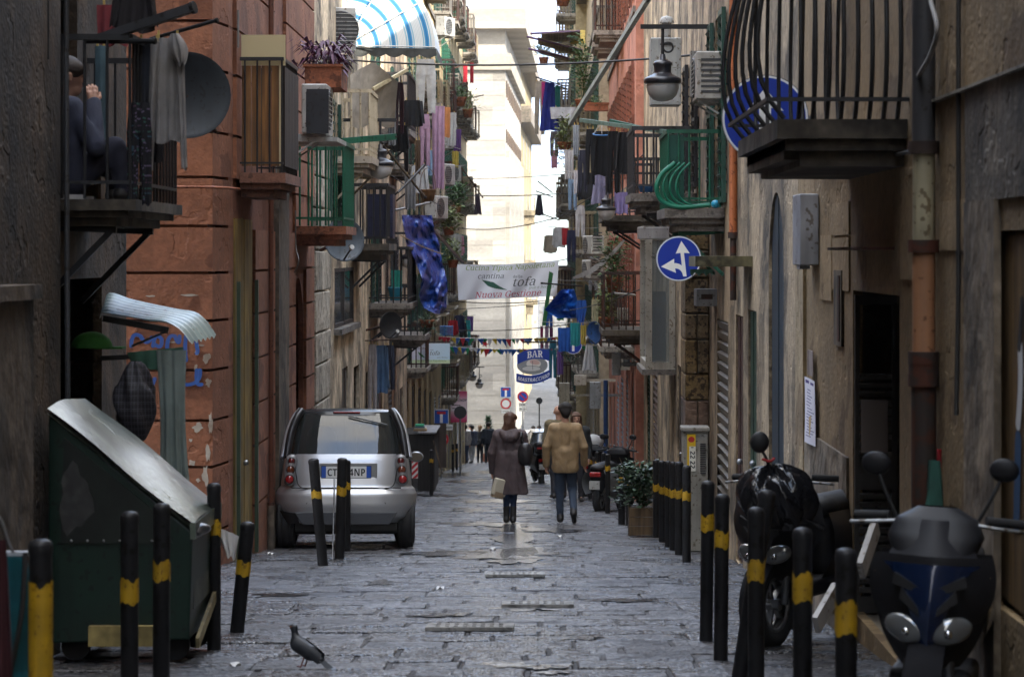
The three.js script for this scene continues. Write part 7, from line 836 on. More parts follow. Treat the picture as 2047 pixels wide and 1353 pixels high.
// ---------- street furniture ----------
{
  const list = [ // px, base row d, height, band fraction, lean [rx, rz], radius, label
    [80, 8.7, 0.885, [0.36, 0.83], [0, 0], 0.041, 'thick bollard with a broad worn yellow band beside the blue bag'],
    [258, 11.4, 0.9, [0.54, 0.66], [0, 0], 0.041, 'straight bollard before the left end of the green waste container'],
    [321, 12.05, 0.92, [0.6, 0.7], [0, -0.005], 0.041, 'taller bollard before the right end of the green waste container'],
    [427, 14.5, 0.97, [0.69, 0.78], [0, 0], 0.04, 'bollard hugging the street side of the green waste container'],
    [473, 15.9, 0.7, [0.52, 0.65], [0, -0.1], 0.045, 'short leaning bollard with pale top beyond the waste container'],
    [645, 24.0, 1.03, [0.63, 0.7], [0, 0.09], 0.05, 'crooked dented bollard behind the silver car'],
    [678, 25.2, 1.02, [0.63, 0.72], [0, -0.03], 0.05, 'upright bollard chained behind the silver car'],
    [692, 27.0, 0.98, [0.68, 0.76], [0, 0], 0.045, 'bollard close to the silver car bumper'],
    [1412, 15.2, 0.97, [0.69, 0.79], [0, -0.012], 0.04, 'bollard with a ragged yellow band before the black scooter'],
    [1441, 13.9, 0.92, [0.68, 0.78], [0, -0.01], 0.04, 'bollard nearly touching the ragged banded one'],
    [1512, 12.05, 0.9, [0.61, 0.72], [0, 0], 0.04, 'bollard in front of the black scooter wheel'],
    [1605, 10.2, 0.87, [0.66, 0.79], [0, 0], 0.04, 'bollard between the black and the blue scooter'],
    [1692, 9.45, 0.82, [0.61, 0.76], [0, 0], 0.041, 'bollard with white scuffs beside the blue scooter'],
    [1312, 30.5, 0.95, [0.6, 0.69], [0, 0], 0.04, 0], [1324, 29.2, 0.95, [0.6, 0.69], [0, 0], 0.04, 0], [1336, 28.0, 0.96, [0.6, 0.69], [0, 0], 0.04, 0], [1346, 27.2, 0.96, [0.6, 0.69], [0, 0], 0.04, 0], [1358, 26.2, 0.97, [0.61, 0.7], [0, 0], 0.045, 0],
    [1373, 24.6, 0.95, [0.64, 0.73], [0, 0], 0.042, 'rusty footed bollard before the utility cabinet'],
    [1243, 35.1, 0.85, [0.7, 0.78], [0, 0], 0.05, 'bollard at the street edge of the wooden trough'], [1258, 34.6, 0.8, [0.7, 0.71], [0, 0], 0.05, 'worn bare bollard beside the wooden trough'],
    [1215, 40, 0.95, [0.72, 0.8], [0, 0], 0.042, 1], [1207, 43, 0.95, [0.72, 0.8], [0, 0], 0.042, 1], [1194, 46, 0.95, [0.72, 0.8], [0, 0], 0.042, 1], [1180, 49, 0.95, [0.72, 0.8], [0, 0], 0.042, 1], [1172, 53, 0.95, [0.72, 0.8], [0, 0], 0.042, 1],
    [862, 52, 0.95, [0.72, 0.8], [0, 0], 0.042, 2], [905, 84, 0.95, [0.72, 0.8], [0, 0], 0.042, 2], [913, 90, 0.95, [0.72, 0.8], [0, 0], 0.042, 2],
  ], cache = {}, shared = ['one of five bollards standing close in a row before the wooden trough', 'bollard in the row beside the walking man', 'far bollard along the left wall'];
  for (const [px, d, h, band, lean, r, lb] of list) {
    const label = typeof lb === 'number' ? shared[lb] : lb, gname = typeof lb === 'number' ? ['five close bollards', 'bollard row beside the walkers', 'far left bollards'][lb] : 'single bollards', key = h + '_' + r + '_' + band;
    const o = cache[key] ? copy(cache[key], 'bollard', label, gname) : bollardProto(label, band[0] * h, band[1] * h, h, r, K.bandM); if (!cache[key]) { cache[key] = o; o.userData.group = gname; }
    put(o, v3(X(px, d), gy(d), -d), (px * 0.37) % 6.28, lean[0], 0); o.rotation.order = 'ZYX'; o.rotation.z = lean[1];
  }
  const lb = bollardProto('leaning bollard tilted towards the black scooter', 0.54, 0.64, 0.98, 0.042, K.bandM); lb.userData.group = 'single bollards'; put(lb, v3(X(1478, 12.7), gy(12.7), -12.7), 0, 0, -0.15);
  cable('thin chain hanging between the bollards behind the silver car', sag(P(668, 955, 25), P(664, 1120, 24.6), 0.02), 0.008, M.steel, { name: 'chain', cat: 'chain' });
}
// drain grates let into the paving
for (const [lb, px, py, n] of [['stone drain grate near the pigeon', 940, 1258, 8], ['stone drain grate in front of the walking couple', 1030, 1152, 8], ['sunken drain grate between the other two', 1075, 1212, 7]]) {
  const d = dg(py), x = X(px, d), w = 0.36, l = d < 18 ? 0.56 : 0.52, t = thing('drain_grate', v3(x, gy(d), -d), lb, 'drain grate', 'drain grates'), holes = []; for (let k = 0; k < n; k++) for (const j of [-1, 1]) holes.push(holeRect(-l / 2 + 0.05 + k * (l - 0.1) / n + 0.008, -l / 2 + 0.05 + (k + 1) * (l - 0.1) / n - 0.016, j * 0.085 - 0.055, j * 0.085 + 0.055));
  const g = new G(), mx = rotM(x, gy(d) + 0.006, -d, -Math.PI / 2 + Math.atan(SL) * -1, 0, 0); g.ext([[-l / 2, -w / 2], [l / 2, -w / 2], [l / 2, w / 2], [-l / 2, w / 2]], 0.02, mx, holes, 0.003); g.build('grate', mat([0.36, 0.35, 0.33], { map: T.stone, bump: T.stoneB, bs: 0.006 }), t);
  const p = new G(); p.box(x, gy(d) - 0.004, -d, l - 0.04, 0.02, w - 0.04, 0, -Math.atan(SL)); p.build('pit', M.black, t); }
// thin films of water lying on the worn slabs
{ const wm = mat([0.235, 0.232, 0.25], { map: T.basalt, rough: 0.12, bump: T.basaltB, bs: 0.012 }), r = rng(88); for (const [px, py, w, h] of [[1030, 1083, 46, 26], [1018, 1108, 110, 9], [900, 1106, 70, 6], [1030, 1122, 40, 6], [1065, 1216, 60, 7], [990, 985, 40, 6], [905, 950, 34, 5], [930, 962, 30, 4], [985, 1002, 60, 5], [880, 990, 40, 4], [1000, 945, 40, 4], [1010, 1330, 60, 5], [1095, 1334, 40, 5], [1110, 1345, 30, 4], [760, 1165, 30, 4], [1170, 1275, 40, 4], [880, 1230, 50, 4], [1160, 1000, 30, 4], [700, 1300, 40, 4], [960, 1048, 60, 5], [1100, 1060, 50, 5], [940, 1020, 40, 4], [1230, 1200, 60, 4], [560, 1190, 40, 4]]) {
  const n = 26, q = r() * 6, pts = []; for (let k = 0; k < n; k++) { const a = k / n * 6.283, e = 1 + 0.32 * Math.sin(a * 2 + q) + 0.26 * Math.sin(a * 5 + q * 2) + 0.16 * Math.sin(a * 9 + q * 3), y2 = py + Math.sin(a) * h * e, d = dg(y2), x = X(px + Math.cos(a) * w * e, d); pts.push([x, d]); }
  const dc = dg(py), mx = new THREE.Matrix4().makeBasis(v3(1, 0, 0), v3(0, -SL, -1), v3(0, 1, 0)).setPosition(0, 0.006, 0), g = new G(); g.add(new THREE.ShapeGeometry(new THREE.Shape(pts.map(p => new THREE.Vector2(p[0], p[1])))), mx); tag(g.build('puddle', wm), 'shallow puddle on the paving', 'puddle', 'puddles on the paving'); } }
// litter
{ const r = rng(21), lm = mat([0.6, 0.6, 0.6]); for (let k = 0; k < 16; k += 3) { const py = [1110, 1160, 1040, 1335, 1300, 1140, 985, 1000, 1210, 1075, 1320, 960, 1180, 1050, 1345, 1100][k], px = [540, 530, 770, 470, 975, 835, 960, 1240, 1330, 1120, 1180, 1150, 880, 1215, 1230, 985][k], d = dg(py), g = new G(), s = 0.04 + r() * 0.04; g.sheet((u, v) => v3(X(px, d) + (u - 0.5) * s, gy(d) + 0.02 + 0.012 * Math.sin(u * 7 + v * 5 + k), -d + (v - 0.5) * s * 0.8), 4, 3, false); tag(g.build('paper_scrap', lm), 'small pale scrap of paper lying on the paving', 'litter', 'paper scraps on the paving'); } }
// white planks leaning on the right wall
for (const [lb, a, b, d] of [['white plank leaning low on the wall behind the bollards', [1632, 1250], [1672, 1180], 13.2], ['white board leaning behind the blue scooter', [1722, 1140], [1752, 1052], 12.4]]) { const t = thing('leaning_plank', P(a[0], a[1], d), lb, 'plank'), g = new G(); g.bar(P(a[0], a[1], d), P(b[0], b[1], d + 0.25), 0.03, 0.1); g.build('board', painted(0.55, 0.52, 0.48), t); }
// ---------- banner, bunting, shop signs ----------
{ const d = 66, t = thing('restaurant_banner', P(1015, 598, d), 'white restaurant banner with green, black and red lettering across the street', 'banner'), g = new G();
  printed(g, P(913, 528, d), P(1117, 520, d), P(1113, 592, d), P(916, 600, d), 30, 12, (u, v) => v3(0, -0.05 * Math.sin(u * 3.14) * (1 - v) , 0.06 * Math.sin(u * 13 + v * 2) + 0.04 * Math.sin(u * 29 + v * 6) * v));
  g.build('cloth', new THREE.MeshStandardMaterial({ roughness: 0.85, side: THREE.DoubleSide, map: canvasTex(1024, 384, (x, w, h) => { bg(x, w, h, '#dfe3ea'); txt(x, 'Cucina Tipica Napoletana', w * 0.52, h * 0.1, 74, '#7d9a48', 'italic SIZEpx serif', w * 0.94); txt(x, 'cantina', w * 0.33, h * 0.34, 76, '#454a52', 'italic SIZEpx serif'); txt(x, 'della', w * 0.6, h * 0.38, 42, '#33383e', 'SIZEpx serif'); txt(x, 'tofa', w * 0.66, h * 0.54, 130, '#3c4347', 'italic SIZEpx serif'); txt(x, 'pub e Bottega', w * 0.84, h * 0.72, 40, '#7b8a7b', 'italic SIZEpx serif'); txt(x, 'Nuova Gestione', w * 0.5, h * 0.88, 92, '#b43048', 'italic SIZEpx serif', w * 0.9); x.fillStyle = '#2f5a4a'; x.beginPath(); x.moveTo(w * 0.24, h * 0.44); x.lineTo(w * 0.36, h * 0.52); x.quadraticCurveTo(w * 0.42, h * 0.66, w * 0.5, h * 0.76); x.quadraticCurveTo(w * 0.36, h * 0.72, w * 0.3, h * 0.62); x.fill(); }) }), t);
  for (const [a, b] of [[P(913, 529, d), v3(-3.25, Y(505, d), -d)], [P(1117, 521, d), v3(1.5, Y(500, d), -d - 1)], [P(916, 600, d), v3(-3.25, Y(610, d), -d)], [P(1113, 592, d), v3(1.5, Y(590, d), -d - 1)]]) { const r = new G(); r.tube(sag(a, b, 0.02), 0.012); r.build('rope', M.cable, t); } }
{ const d = 63; for (const [row, a, b, lb] of [[0, [870, 672], [1235, 662], 'upper string of small coloured flags over the street'], [1, [880, 690], [1190, 688], 'lower string of small coloured flags over the street']]) { const t = thing('bunting', P(a[0], a[1], d), lb, 'bunting'), pts = sag(P(a[0], a[1], d), P(b[0], b[1], d), 0.12, 24), g = new G(); g.tube(pts, 0.008, 4, 40); g.build('string', M.white, t); const r = rng(row + 3), cs = [[0.5, 0.02, 0.04], [0.02, 0.28, 0.1], [0.6, 0.6, 0.6], [0.03, 0.12, 0.4], [0.55, 0.4, 0.03]].map(c => cloth(...c)); for (let k = 1; k < 40; k++) { const u = k / 40, p = new THREE.CatmullRomCurve3(pts).getPoint(u), q = new G(), w = 0.1 + r() * 0.08, h = 0.1 + r() * 0.14, tw = r() - 0.5; q.ext([[-w / 2, 0], [w / 2, 0], [tw * 0.1, -h]], 0.004, rotM(p.x, p.y, p.z + 0.01, 0.2, tw * 1.5, tw * 0.5)); q.build('flag', cs[Math.floor(r() * 5)], t); } } }
{ const g = new G(), p = P(970, 683, 63), pts = []; for (let k = 0; k < 10; k++) { const a = k / 10 * 6.283 + 0.3, r = k % 2 ? 0.04 : 0.1; pts.push([Math.sin(a) * r, Math.cos(a) * r]); } g.ext(pts, 0.01, rotM(p.x, p.y - 0.06, p.z)); tag(g.build('red_star', cloth(0.55, 0.015, 0.03)), 'red star ornament hanging from the bunting', 'ornament'); }
{ // bar sign: two curved blue bands and an oval picture board
  const d = 62, t = thing('bar_sign', P(1066, 768, d), 'hanging bar sign with curved blue name bands and oval board', 'sign'), sc = d / F;
  const band = (y0, bend, h, w, draw) => { const g = new G(), f = (u, v, z) => v3(X(1066, d) + (u - 0.5) * w, Y(y0, d) - v * h + bend * Math.pow((u - 0.5) * 2, 2) + (u - 0.5) * 0.09, -d + z); g.sheet((u, v) => f(u, v, 0.03), 16, 2); const fr = g.build('name_band', new THREE.MeshStandardMaterial({ roughness: 0.45, map: canvasTex(512, 128, draw) }), t); const b = new G(); b.sheet((u, v) => f(1 - u, v, -0.01), 16, 2, false); b.sheet((u, v) => f(u, 0, 0.03 - v * 0.04), 16, 1, false); b.sheet((u, v) => f(u, 1, -0.01 + v * 0.04), 16, 1, false); b.build('band_back', painted(0.02, 0.05, 0.3), fr); };
  band(697, -0.1, 0.25, 0.8, (x, w, h) => { bg(x, w, h, '#143a9a'); txt(x, '♟BAR', w * 0.5, h * 0.52, 118, '#f2f2f0', 'bold SIZEpx serif', w * 0.9); });
  band(750, 0.1, 0.21, 0.84, (x, w, h) => { bg(x, w, h, '#143a9a'); txt(x, 'MASTRACCHIO', w * 0.5, h * 0.54, 78, '#f2f2f0', 'italic bold SIZEpx sans-serif', w * 0.94); });
  const o = new G(); o.add(new THREE.CylinderGeometry(1, 1, 0.05, 36), rotM(X(1064, d), Y(730, d), -d, Math.PI / 2, 0, 0, v3(0.38, 1, 0.23))); const ob = o.build('oval_board', painted(0.45, 0.44, 0.42), t); const of = new G(); of.add(new THREE.CircleGeometry(1, 36), rotM(X(1064, d), Y(730, d), -d + 0.028, 0, 0, 0, v3(0.36, 0.215, 1)), true); of.build('oval_face', new THREE.MeshStandardMaterial({ roughness: 0.4, map: canvasTex(256, 160, (x, w, h) => { bg(x, w, h, '#8f9496'); x.fillStyle = '#d9d6d0'; x.beginPath(); x.ellipse(140, 66, 64, 40, 0, 0, 7); x.fill(); x.fillStyle = '#c9a9a0'; x.beginPath(); x.ellipse(150, 52, 44, 22, 0.2, 0, 7); x.fill(); x.fillStyle = '#c9cac8'; x.beginPath(); x.ellipse(120, 112, 84, 26, 0, 0, 7); x.fill(); x.strokeStyle = '#5d6366'; x.lineWidth = 4; x.stroke(); x.beginPath(); x.moveTo(130, 40); x.lineTo(132, 120); x.stroke(); }) }), ob);
  for (const s of [-0.25, 0.25]) { const c = new G(); c.cyl(v3(X(1066, d) + s, Y(765, d), -d - 0.03), v3(X(1066, d) + s, Y(685, d), -d - 0.03), 0.01, 0.01); c.build('hanger', M.steel, t); } const a = new G(); a.bar(v3(X(1045, d), Y(684, d), -d - 0.03), v3(1.75, Y(684, d), -d - 0.03), 0.04, 0.04); a.build('arm', M.iron, t); }
{ const d = 84, t = thing('shop_sign', P(917, 845, d), 'tall pink and white shop sign with dark lettering on the left', 'sign'); plate(t, P(917, 813, d), X(934, d) - X(901, d), Y(782, d) - Y(844, d), (x, w, h) => { const g = x.createLinearGradient(0, 0, 0, h); g.addColorStop(0, '#b0264e'); g.addColorStop(0.3, '#e4c4cc'); g.addColorStop(0.6, '#eadfe2'); g.addColorStop(1, '#b81e50'); x.fillStyle = g; x.fillRect(0, 0, w, h); txt(x, 'PROSHOP', w * 0.5, h * 0.29, 54, '#16242c', 'italic bold SIZEpx sans-serif', w * 0.94); x.fillStyle = '#4a3038'; x.fillRect(w * 0.1, h * 0.44, w * 0.5, 12); x.fillRect(w * 0.1, h * 0.54, w * 0.4, 12); }, { W: 256, H: 480, bname: 'board' }); const b = new G(); b.bar(v3(-3.42, Y(790, d), -d - 0.02), P(905, 790, d + 0.02), 0.05, 0.05); b.build('bracket', M.iron, t); }
{ const d = 79, t = thing('traffic_sign', v3(X(920, d), gy(d), -d), 'dark back of a round sign on a pole before the pink shop sign', 'traffic sign'); signPole(t, X(920, d), -d, gy(d), Y(815, d), 0.03); const g = new G(); g.add(new THREE.CylinderGeometry(0.2, 0.2, 0.02, 30), rotM(X(920, d), Y(824, d), -d + 0.05, Math.PI / 2)); g.build('sign_back', mat([0.05, 0.05, 0.055], { metal: 0.5, rough: 0.5 }), t); }
{ const d = 72, t = thing('traffic_sign', v3(X(886, d), gy(d), -d), 'left sign post with dead end plate, direction plate and red ringed disc', 'traffic sign'), x = X(882, d); signPole(t, x, -d - 0.05, gy(d), Y(815, d)); plate(t, v3(x, Y(833, d), -d), 0.42, 0.42, draws.dead); plate(t, v3(x + 0.1, Y(854, d), -d), 0.46, 0.16, (a, w, h) => { bg(a, w, h, '#e6e6e2'); txt(a, 'a Municipio', w / 2, h * 0.52, 46, '#141414', 'bold SIZEpx sans-serif', w * 0.94); }); plate(t, v3(x, Y(878, d), -d), 0.42, 0.42, draws.noVeh, { round: true }); plate(t, v3(x, Y(898, d), -d), 0.3, 0.16, (a, w, h) => { bg(a, w, h, '#e2e2de'); txt(a, 'eccetto', w / 2, h * 0.3, 48, '#222'); txt(a, 'autorizzati', w / 2, h * 0.7, 44, '#222', undefined, w * 0.9); }); }
{ const d = 118, t = thing('traffic_sign', v3(X(1011, d), gy(d), -d), 'far sign post with dead end plate above a red ringed disc', 'traffic sign'), x = X(1011, d); signPole(t, x, -d - 0.05, gy(d), Y(772, d), 0.035); plate(t, v3(x, Y(784, d), -d), 0.5, 0.5, draws.dead); plate(t, v3(x, Y(807, d), -d), 0.5, 0.5, draws.noVeh, { round: true }); plate(t, v3(x, Y(822, d), -d), 0.42, 0.2, (a, w, h) => { bg(a, w, h, '#e2e2de'); txt(a, 'eccetto', w / 2, h * 0.5, 52, '#333'); }); }
{ const d = 118, t = thing('traffic_sign', v3(X(1045, d), gy(d), -d), 'far no parking sign post with two small white plates', 'traffic sign'), x = X(1045, d); signPole(t, x, -d - 0.05, gy(d), Y(782, d), 0.035); plate(t, v3(x, Y(793, d), -d), 0.5, 0.5, draws.noPark, { round: true }); for (const y of [809, 818]) plate(t, v3(x, Y(y, d), -d), 0.36, 0.18, (a, w, h) => { bg(a, w, h, '#e6e6e2'); a.fillStyle = '#333'; if (y < 812) { a.fillRect(50, 50, 60, 30); a.fillRect(120, 40, 90, 40); } else txt(a, '0 - 24', w / 2, h / 2, 70, '#222'); }); }
{ const d = 108, t = thing('traffic_sign', v3(X(1078, d), gy(d), -d), 'grey backed round sign above the far traffic', 'traffic sign'); signPole(t, X(1078, d), -d - 0.02, gy(d), Y(800, d)); const g = new G(); g.add(new THREE.CylinderGeometry(0.14, 0.14, 0.02, 30), rotM(X(1078, d), Y(801, d), -d + 0.02, Math.PI / 2)); g.build('sign_back', M.ironGrey, t); }
lamp('nearer of two hooked lamps on the far left wall', 944, 752, 104, 0.19, -3.42, { up: 0.9, group: 'far left lamps' }); lamp('farther of two hooked lamps on the far left wall', 958, 767, 110, 0.19, -3.42, { up: 0.8, group: 'far left lamps' });
{ // book stall: dark bins, board and books on the left
  const d = 56, t = thing('book_stall', v3(X(850, d), gy(d), -d), 'dark street stall with books and a leaning brown board on the left', 'stall'), b = new G(); b.bb(-3.2, X(868, d), gy(d), Y(868, d), -d, -d - 2.2); b.build('counter', mat([0.04, 0.034, 0.03], { map: T.wood }), t); const w = new G(); w.bb(X(835, d), X(872, d), Y(866, d), Y(863, d), -d + 0.1, -d - 2.2); w.build('table_top', painted(0.3, 0.3, 0.32), t); for (let k = 0; k < 4; k++) { const q = new G(); q.bb(X(826 + k, d), X(852 - k * 2, d), Y(862 - k * 3.2, d), Y(859.5 - k * 3.2, d), -d - 0.1, -d - 0.5); q.build('book', mat([[0.3, 0.2, 0.1], [0.4, 0.36, 0.26], [0.1, 0.16, 0.2], [0.02, 0.25, 0.12]][k]), t); } const p = new G(); p.bb(X(858, d), X(884, d), Y(952, d), Y(860, d), -d - 2.25, -d - 2.3); p.build('back_board', wood(0.09, 0.06, 0.045), t); const l = new G(); l.bar(P(866, 880, d - 0.1), P(884, 947, d - 0.1), 0.03, 0.03); l.build('prop', M.pole, t);
  const r = thing('road_barrier', v3(X(832, 50), gy(50), -50), 'red and white striped barrier panel beside the silver car mirror', 'barrier'); plate(r, P(829, 938, 50), 0.12, 0.36, (a, w, h) => { bg(a, w, h, '#e2e2e0'); a.fillStyle = '#c0242c'; for (let k = -2; k < 6; k++) { a.beginPath(); a.moveTo(0, k * 130); a.lineTo(w, k * 130 - 120); a.lineTo(w, k * 130 - 50); a.lineTo(0, k * 130 + 70); a.fill(); } }, { W: 128, H: 384 }); const f = new G(); f.bb(X(824, 50), X(834, 50), gy(50), Y(955, 50), -50.02, -50.06); f.build('foot', M.ironGrey, r); }
{ const d = 66, t = thing('blue_crate', P(900, 660, d), 'blue plastic crate hanging on the left balcony by the bunting', 'crate'); for (let k = 0; k < 5; k++) { const g = new G(); g.bb(X(872, d), X(905, d), Y(652 + k * 4, d), Y(654 + k * 4, d), -d, -d - 0.4); g.build('slat', mat([0.02, 0.13, 0.35], { rough: 0.5 }), t); } for (const px of [872, 888, 904]) { const g = new G(); g.bb(X(px, d) - 0.01, X(px, d) + 0.01, Y(672, d), Y(650, d), -d + 0.01, -d + 0.03); g.build('post', mat([0.02, 0.13, 0.35], { rough: 0.5 }), t); } }
{ const d = 118, t = thing('conifer_in_pot', v3(X(976, d), gy(d), -d), 'small conical conifer at the end of the street', 'tree'), g = new G(); g.cyl(v3(X(976, d), gy(d), -d), v3(X(976, d), Y(870, d), -d), 0.06, 0.04); g.build('trunk', M.pole, t); const f = new G(); for (let k = 0; k < 9; k++) { const v = k / 9; leaves(f, v3(X(976, d), lerp(Y(885, d), Y(832, d), v), -d), 90, [0.32 * (1 - v) + 0.03, 0.1, 0.32 * (1 - v) + 0.03], 0.16, k + 70, { up: 0.7, droop: 0 }); } f.build('crown', M.leafD, t).userData.kind = 'stuff'; const p = new G(); p.lathe([[0.001, 0], [0.25, 0], [0.33, 0.4], [0.3, 0.4], [0.001, 0.35]], X(976, d), gy(d), -d); p.build('pot', M.terracotta, t); }
{ const d = 60, t = thing('waste_bin', P(1165, 850, d), 'grey street bin topped with a white sack beside the blue post', 'bin'), p = v3(X(1185, d), gy(d), -d), g = new G(); g.lathe([[0.001, 0], [0.22, 0], [0.28, 0.95], [0.3, 0.98], [0.001, 0.98]], p.x, p.y, p.z, 20); g.build('bin', painted(0.3, 0.32, 0.34), t); const s = new G(); s.ball(p.x, p.y + 1.08, p.z, 0.25, 0.2, 0.2, 12); s.build('sack', mat([0.5, 0.52, 0.52], { rough: 0.4 }), t); }
// ---------- people ----------
function sdf(caps, res, k = 0.03, clip = null, grain = 0) { // capsules [a, b, ra, rb] joined smoothly and meshed
  const lo = v3(9, 9, 9), hi = v3(-9, -9, -9); for (const [a, b, ra, rb] of caps) for (const [p, r] of [[a, ra], [b, rb]]) { lo.min(v3(p.x - r, p.y - r, p.z - r)); hi.max(v3(p.x + r, p.y + r, p.z + r)); }
  const c = lo.clone().add(hi).multiplyScalar(0.5), H = Math.max(hi.x - lo.x, hi.y - lo.y, hi.z - lo.z) / 2 * 1.06 + 0.02, n = res, mc = new MarchingCubes(n, new THREE.MeshBasicMaterial(), false, false, 120000); mc.isolation = 0; mc.field.fill(-1);
  const cs = caps.map(([a, b, ra, rb]) => { const d = b.clone().sub(a); return [a.x, a.y, a.z, d.x, d.y, d.z, Math.max(1e-9, d.lengthSq()), ra, rb]; }), half = n / 2, i0 = v => Math.max(0, Math.floor((v) * half + half) - 1), i1 = v => Math.min(n - 1, Math.ceil(v * half + half) + 1);
  for (let z = i0((lo.z - c.z) / H); z <= i1((hi.z - c.z) / H); z++) for (let y = i0((lo.y - c.y) / H); y <= i1((hi.y - c.y) / H); y++) for (let x = i0((lo.x - c.x) / H); x <= i1((hi.x - c.x) / H); x++) {
    const px = c.x + (x - half) / half * H, py = c.y + (y - half) / half * H, pz = c.z + (z - half) / half * H; let d = 9;
    for (const q of cs) { const ex = px - q[0], ey = py - q[1], ez = pz - q[2]; let t = (ex * q[3] + ey * q[4] + ez * q[5]) / q[6]; t = t < 0 ? 0 : t > 1 ? 1 : t; const fx = ex - q[3] * t, fy = ey - q[4] * t, fz = ez - q[5] * t, e = Math.sqrt(fx * fx + fy * fy + fz * fz) - (q[7] + (q[8] - q[7]) * t); const h = Math.max(k - Math.abs(d - e), 0) / k; d = Math.min(d, e) - h * h * k * 0.25; }
    if (grain) d += grain * (Math.sin(px * 38 + py * 9) * Math.sin(py * 31 + pz * 23) + 0.6 * Math.sin(pz * 47 + py * 52));
    if (clip) d = Math.max(d, clip(px, py, pz));
    mc.field[x + y * n + z * n * n] = -d;
  }
  mc.update(); const m = mc.count, g = new THREE.BufferGeometry(); g.setAttribute('position', new THREE.BufferAttribute(mc.positionArray.slice(0, m * 3), 3)); g.scale(H, H, H); g.translate(c.x, c.y, c.z);
  const nr = mc.normalArray.slice(0, m * 3); for (let i = 0; i < m; i++) { const l = Math.hypot(nr[i * 3], nr[i * 3 + 1], nr[i * 3 + 2]) || 1; nr[i * 3] /= l; nr[i * 3 + 1] /= l; nr[i * 3 + 2] /= l; } g.setAttribute('normal', new THREE.BufferAttribute(nr, 3));
  const p = g.attributes.position, a = v3(), b = v3(), e = v3(), N = v3(); if (m) { a.fromBufferAttribute(p, 0); b.fromBufferAttribute(p, 1).sub(a); e.fromBufferAttribute(p, 2).sub(a); b.cross(e); N.fromBufferAttribute(g.attributes.normal, 0); if (b.dot(N) < 0) { for (let i = 0; i < nr.length; i++) nr[i] = -nr[i]; } }
  return g;
}
const skin = mat([0.46, 0.25, 0.17], { rough: 0.55 });
function hand(w, dir, out, s = 1, curl = 0.5) { // wrist, direction of the fingers, direction of the thumb
  const n = dir.clone().cross(out).normalize(), L = (f, o, k) => w.clone().addScaledVector(dir, f * s).addScaledVector(out, o * s).addScaledVector(n, k * s), r = [];
  r.push([L(0, 0, 0), L(0.045, 0.018, 0), 0.022 * s, 0.019 * s], [L(0.01, -0.01, 0), L(0.07, -0.02, 0), 0.02 * s, 0.017 * s], [L(0.03, 0.01, 0), L(0.075, 0.016, 0), 0.02 * s, 0.016 * s]);
  [[0.03, 0.066], [0.01, 0.075], [-0.011, 0.07], [-0.031, 0.056]].forEach(([o, l]) => { const a = L(0.075, o, 0), b = L(0.075 + l * 0.5, o, 0.012 * curl), c = L(0.075 + l * (0.5 + 0.38 * (1 - curl * 0.4)), o, 0.045 * curl); r.push([a, b, 0.0098 * s, 0.009 * s], [b, c, 0.009 * s, 0.0078 * s]); });
  r.push([L(0.02, 0.02, 0.005), L(0.05, 0.05, 0.012), 0.013 * s, 0.011 * s], [L(0.05, 0.05, 0.012), L(0.08, 0.056, 0.022), 0.011 * s, 0.009 * s]);
  return r;
}
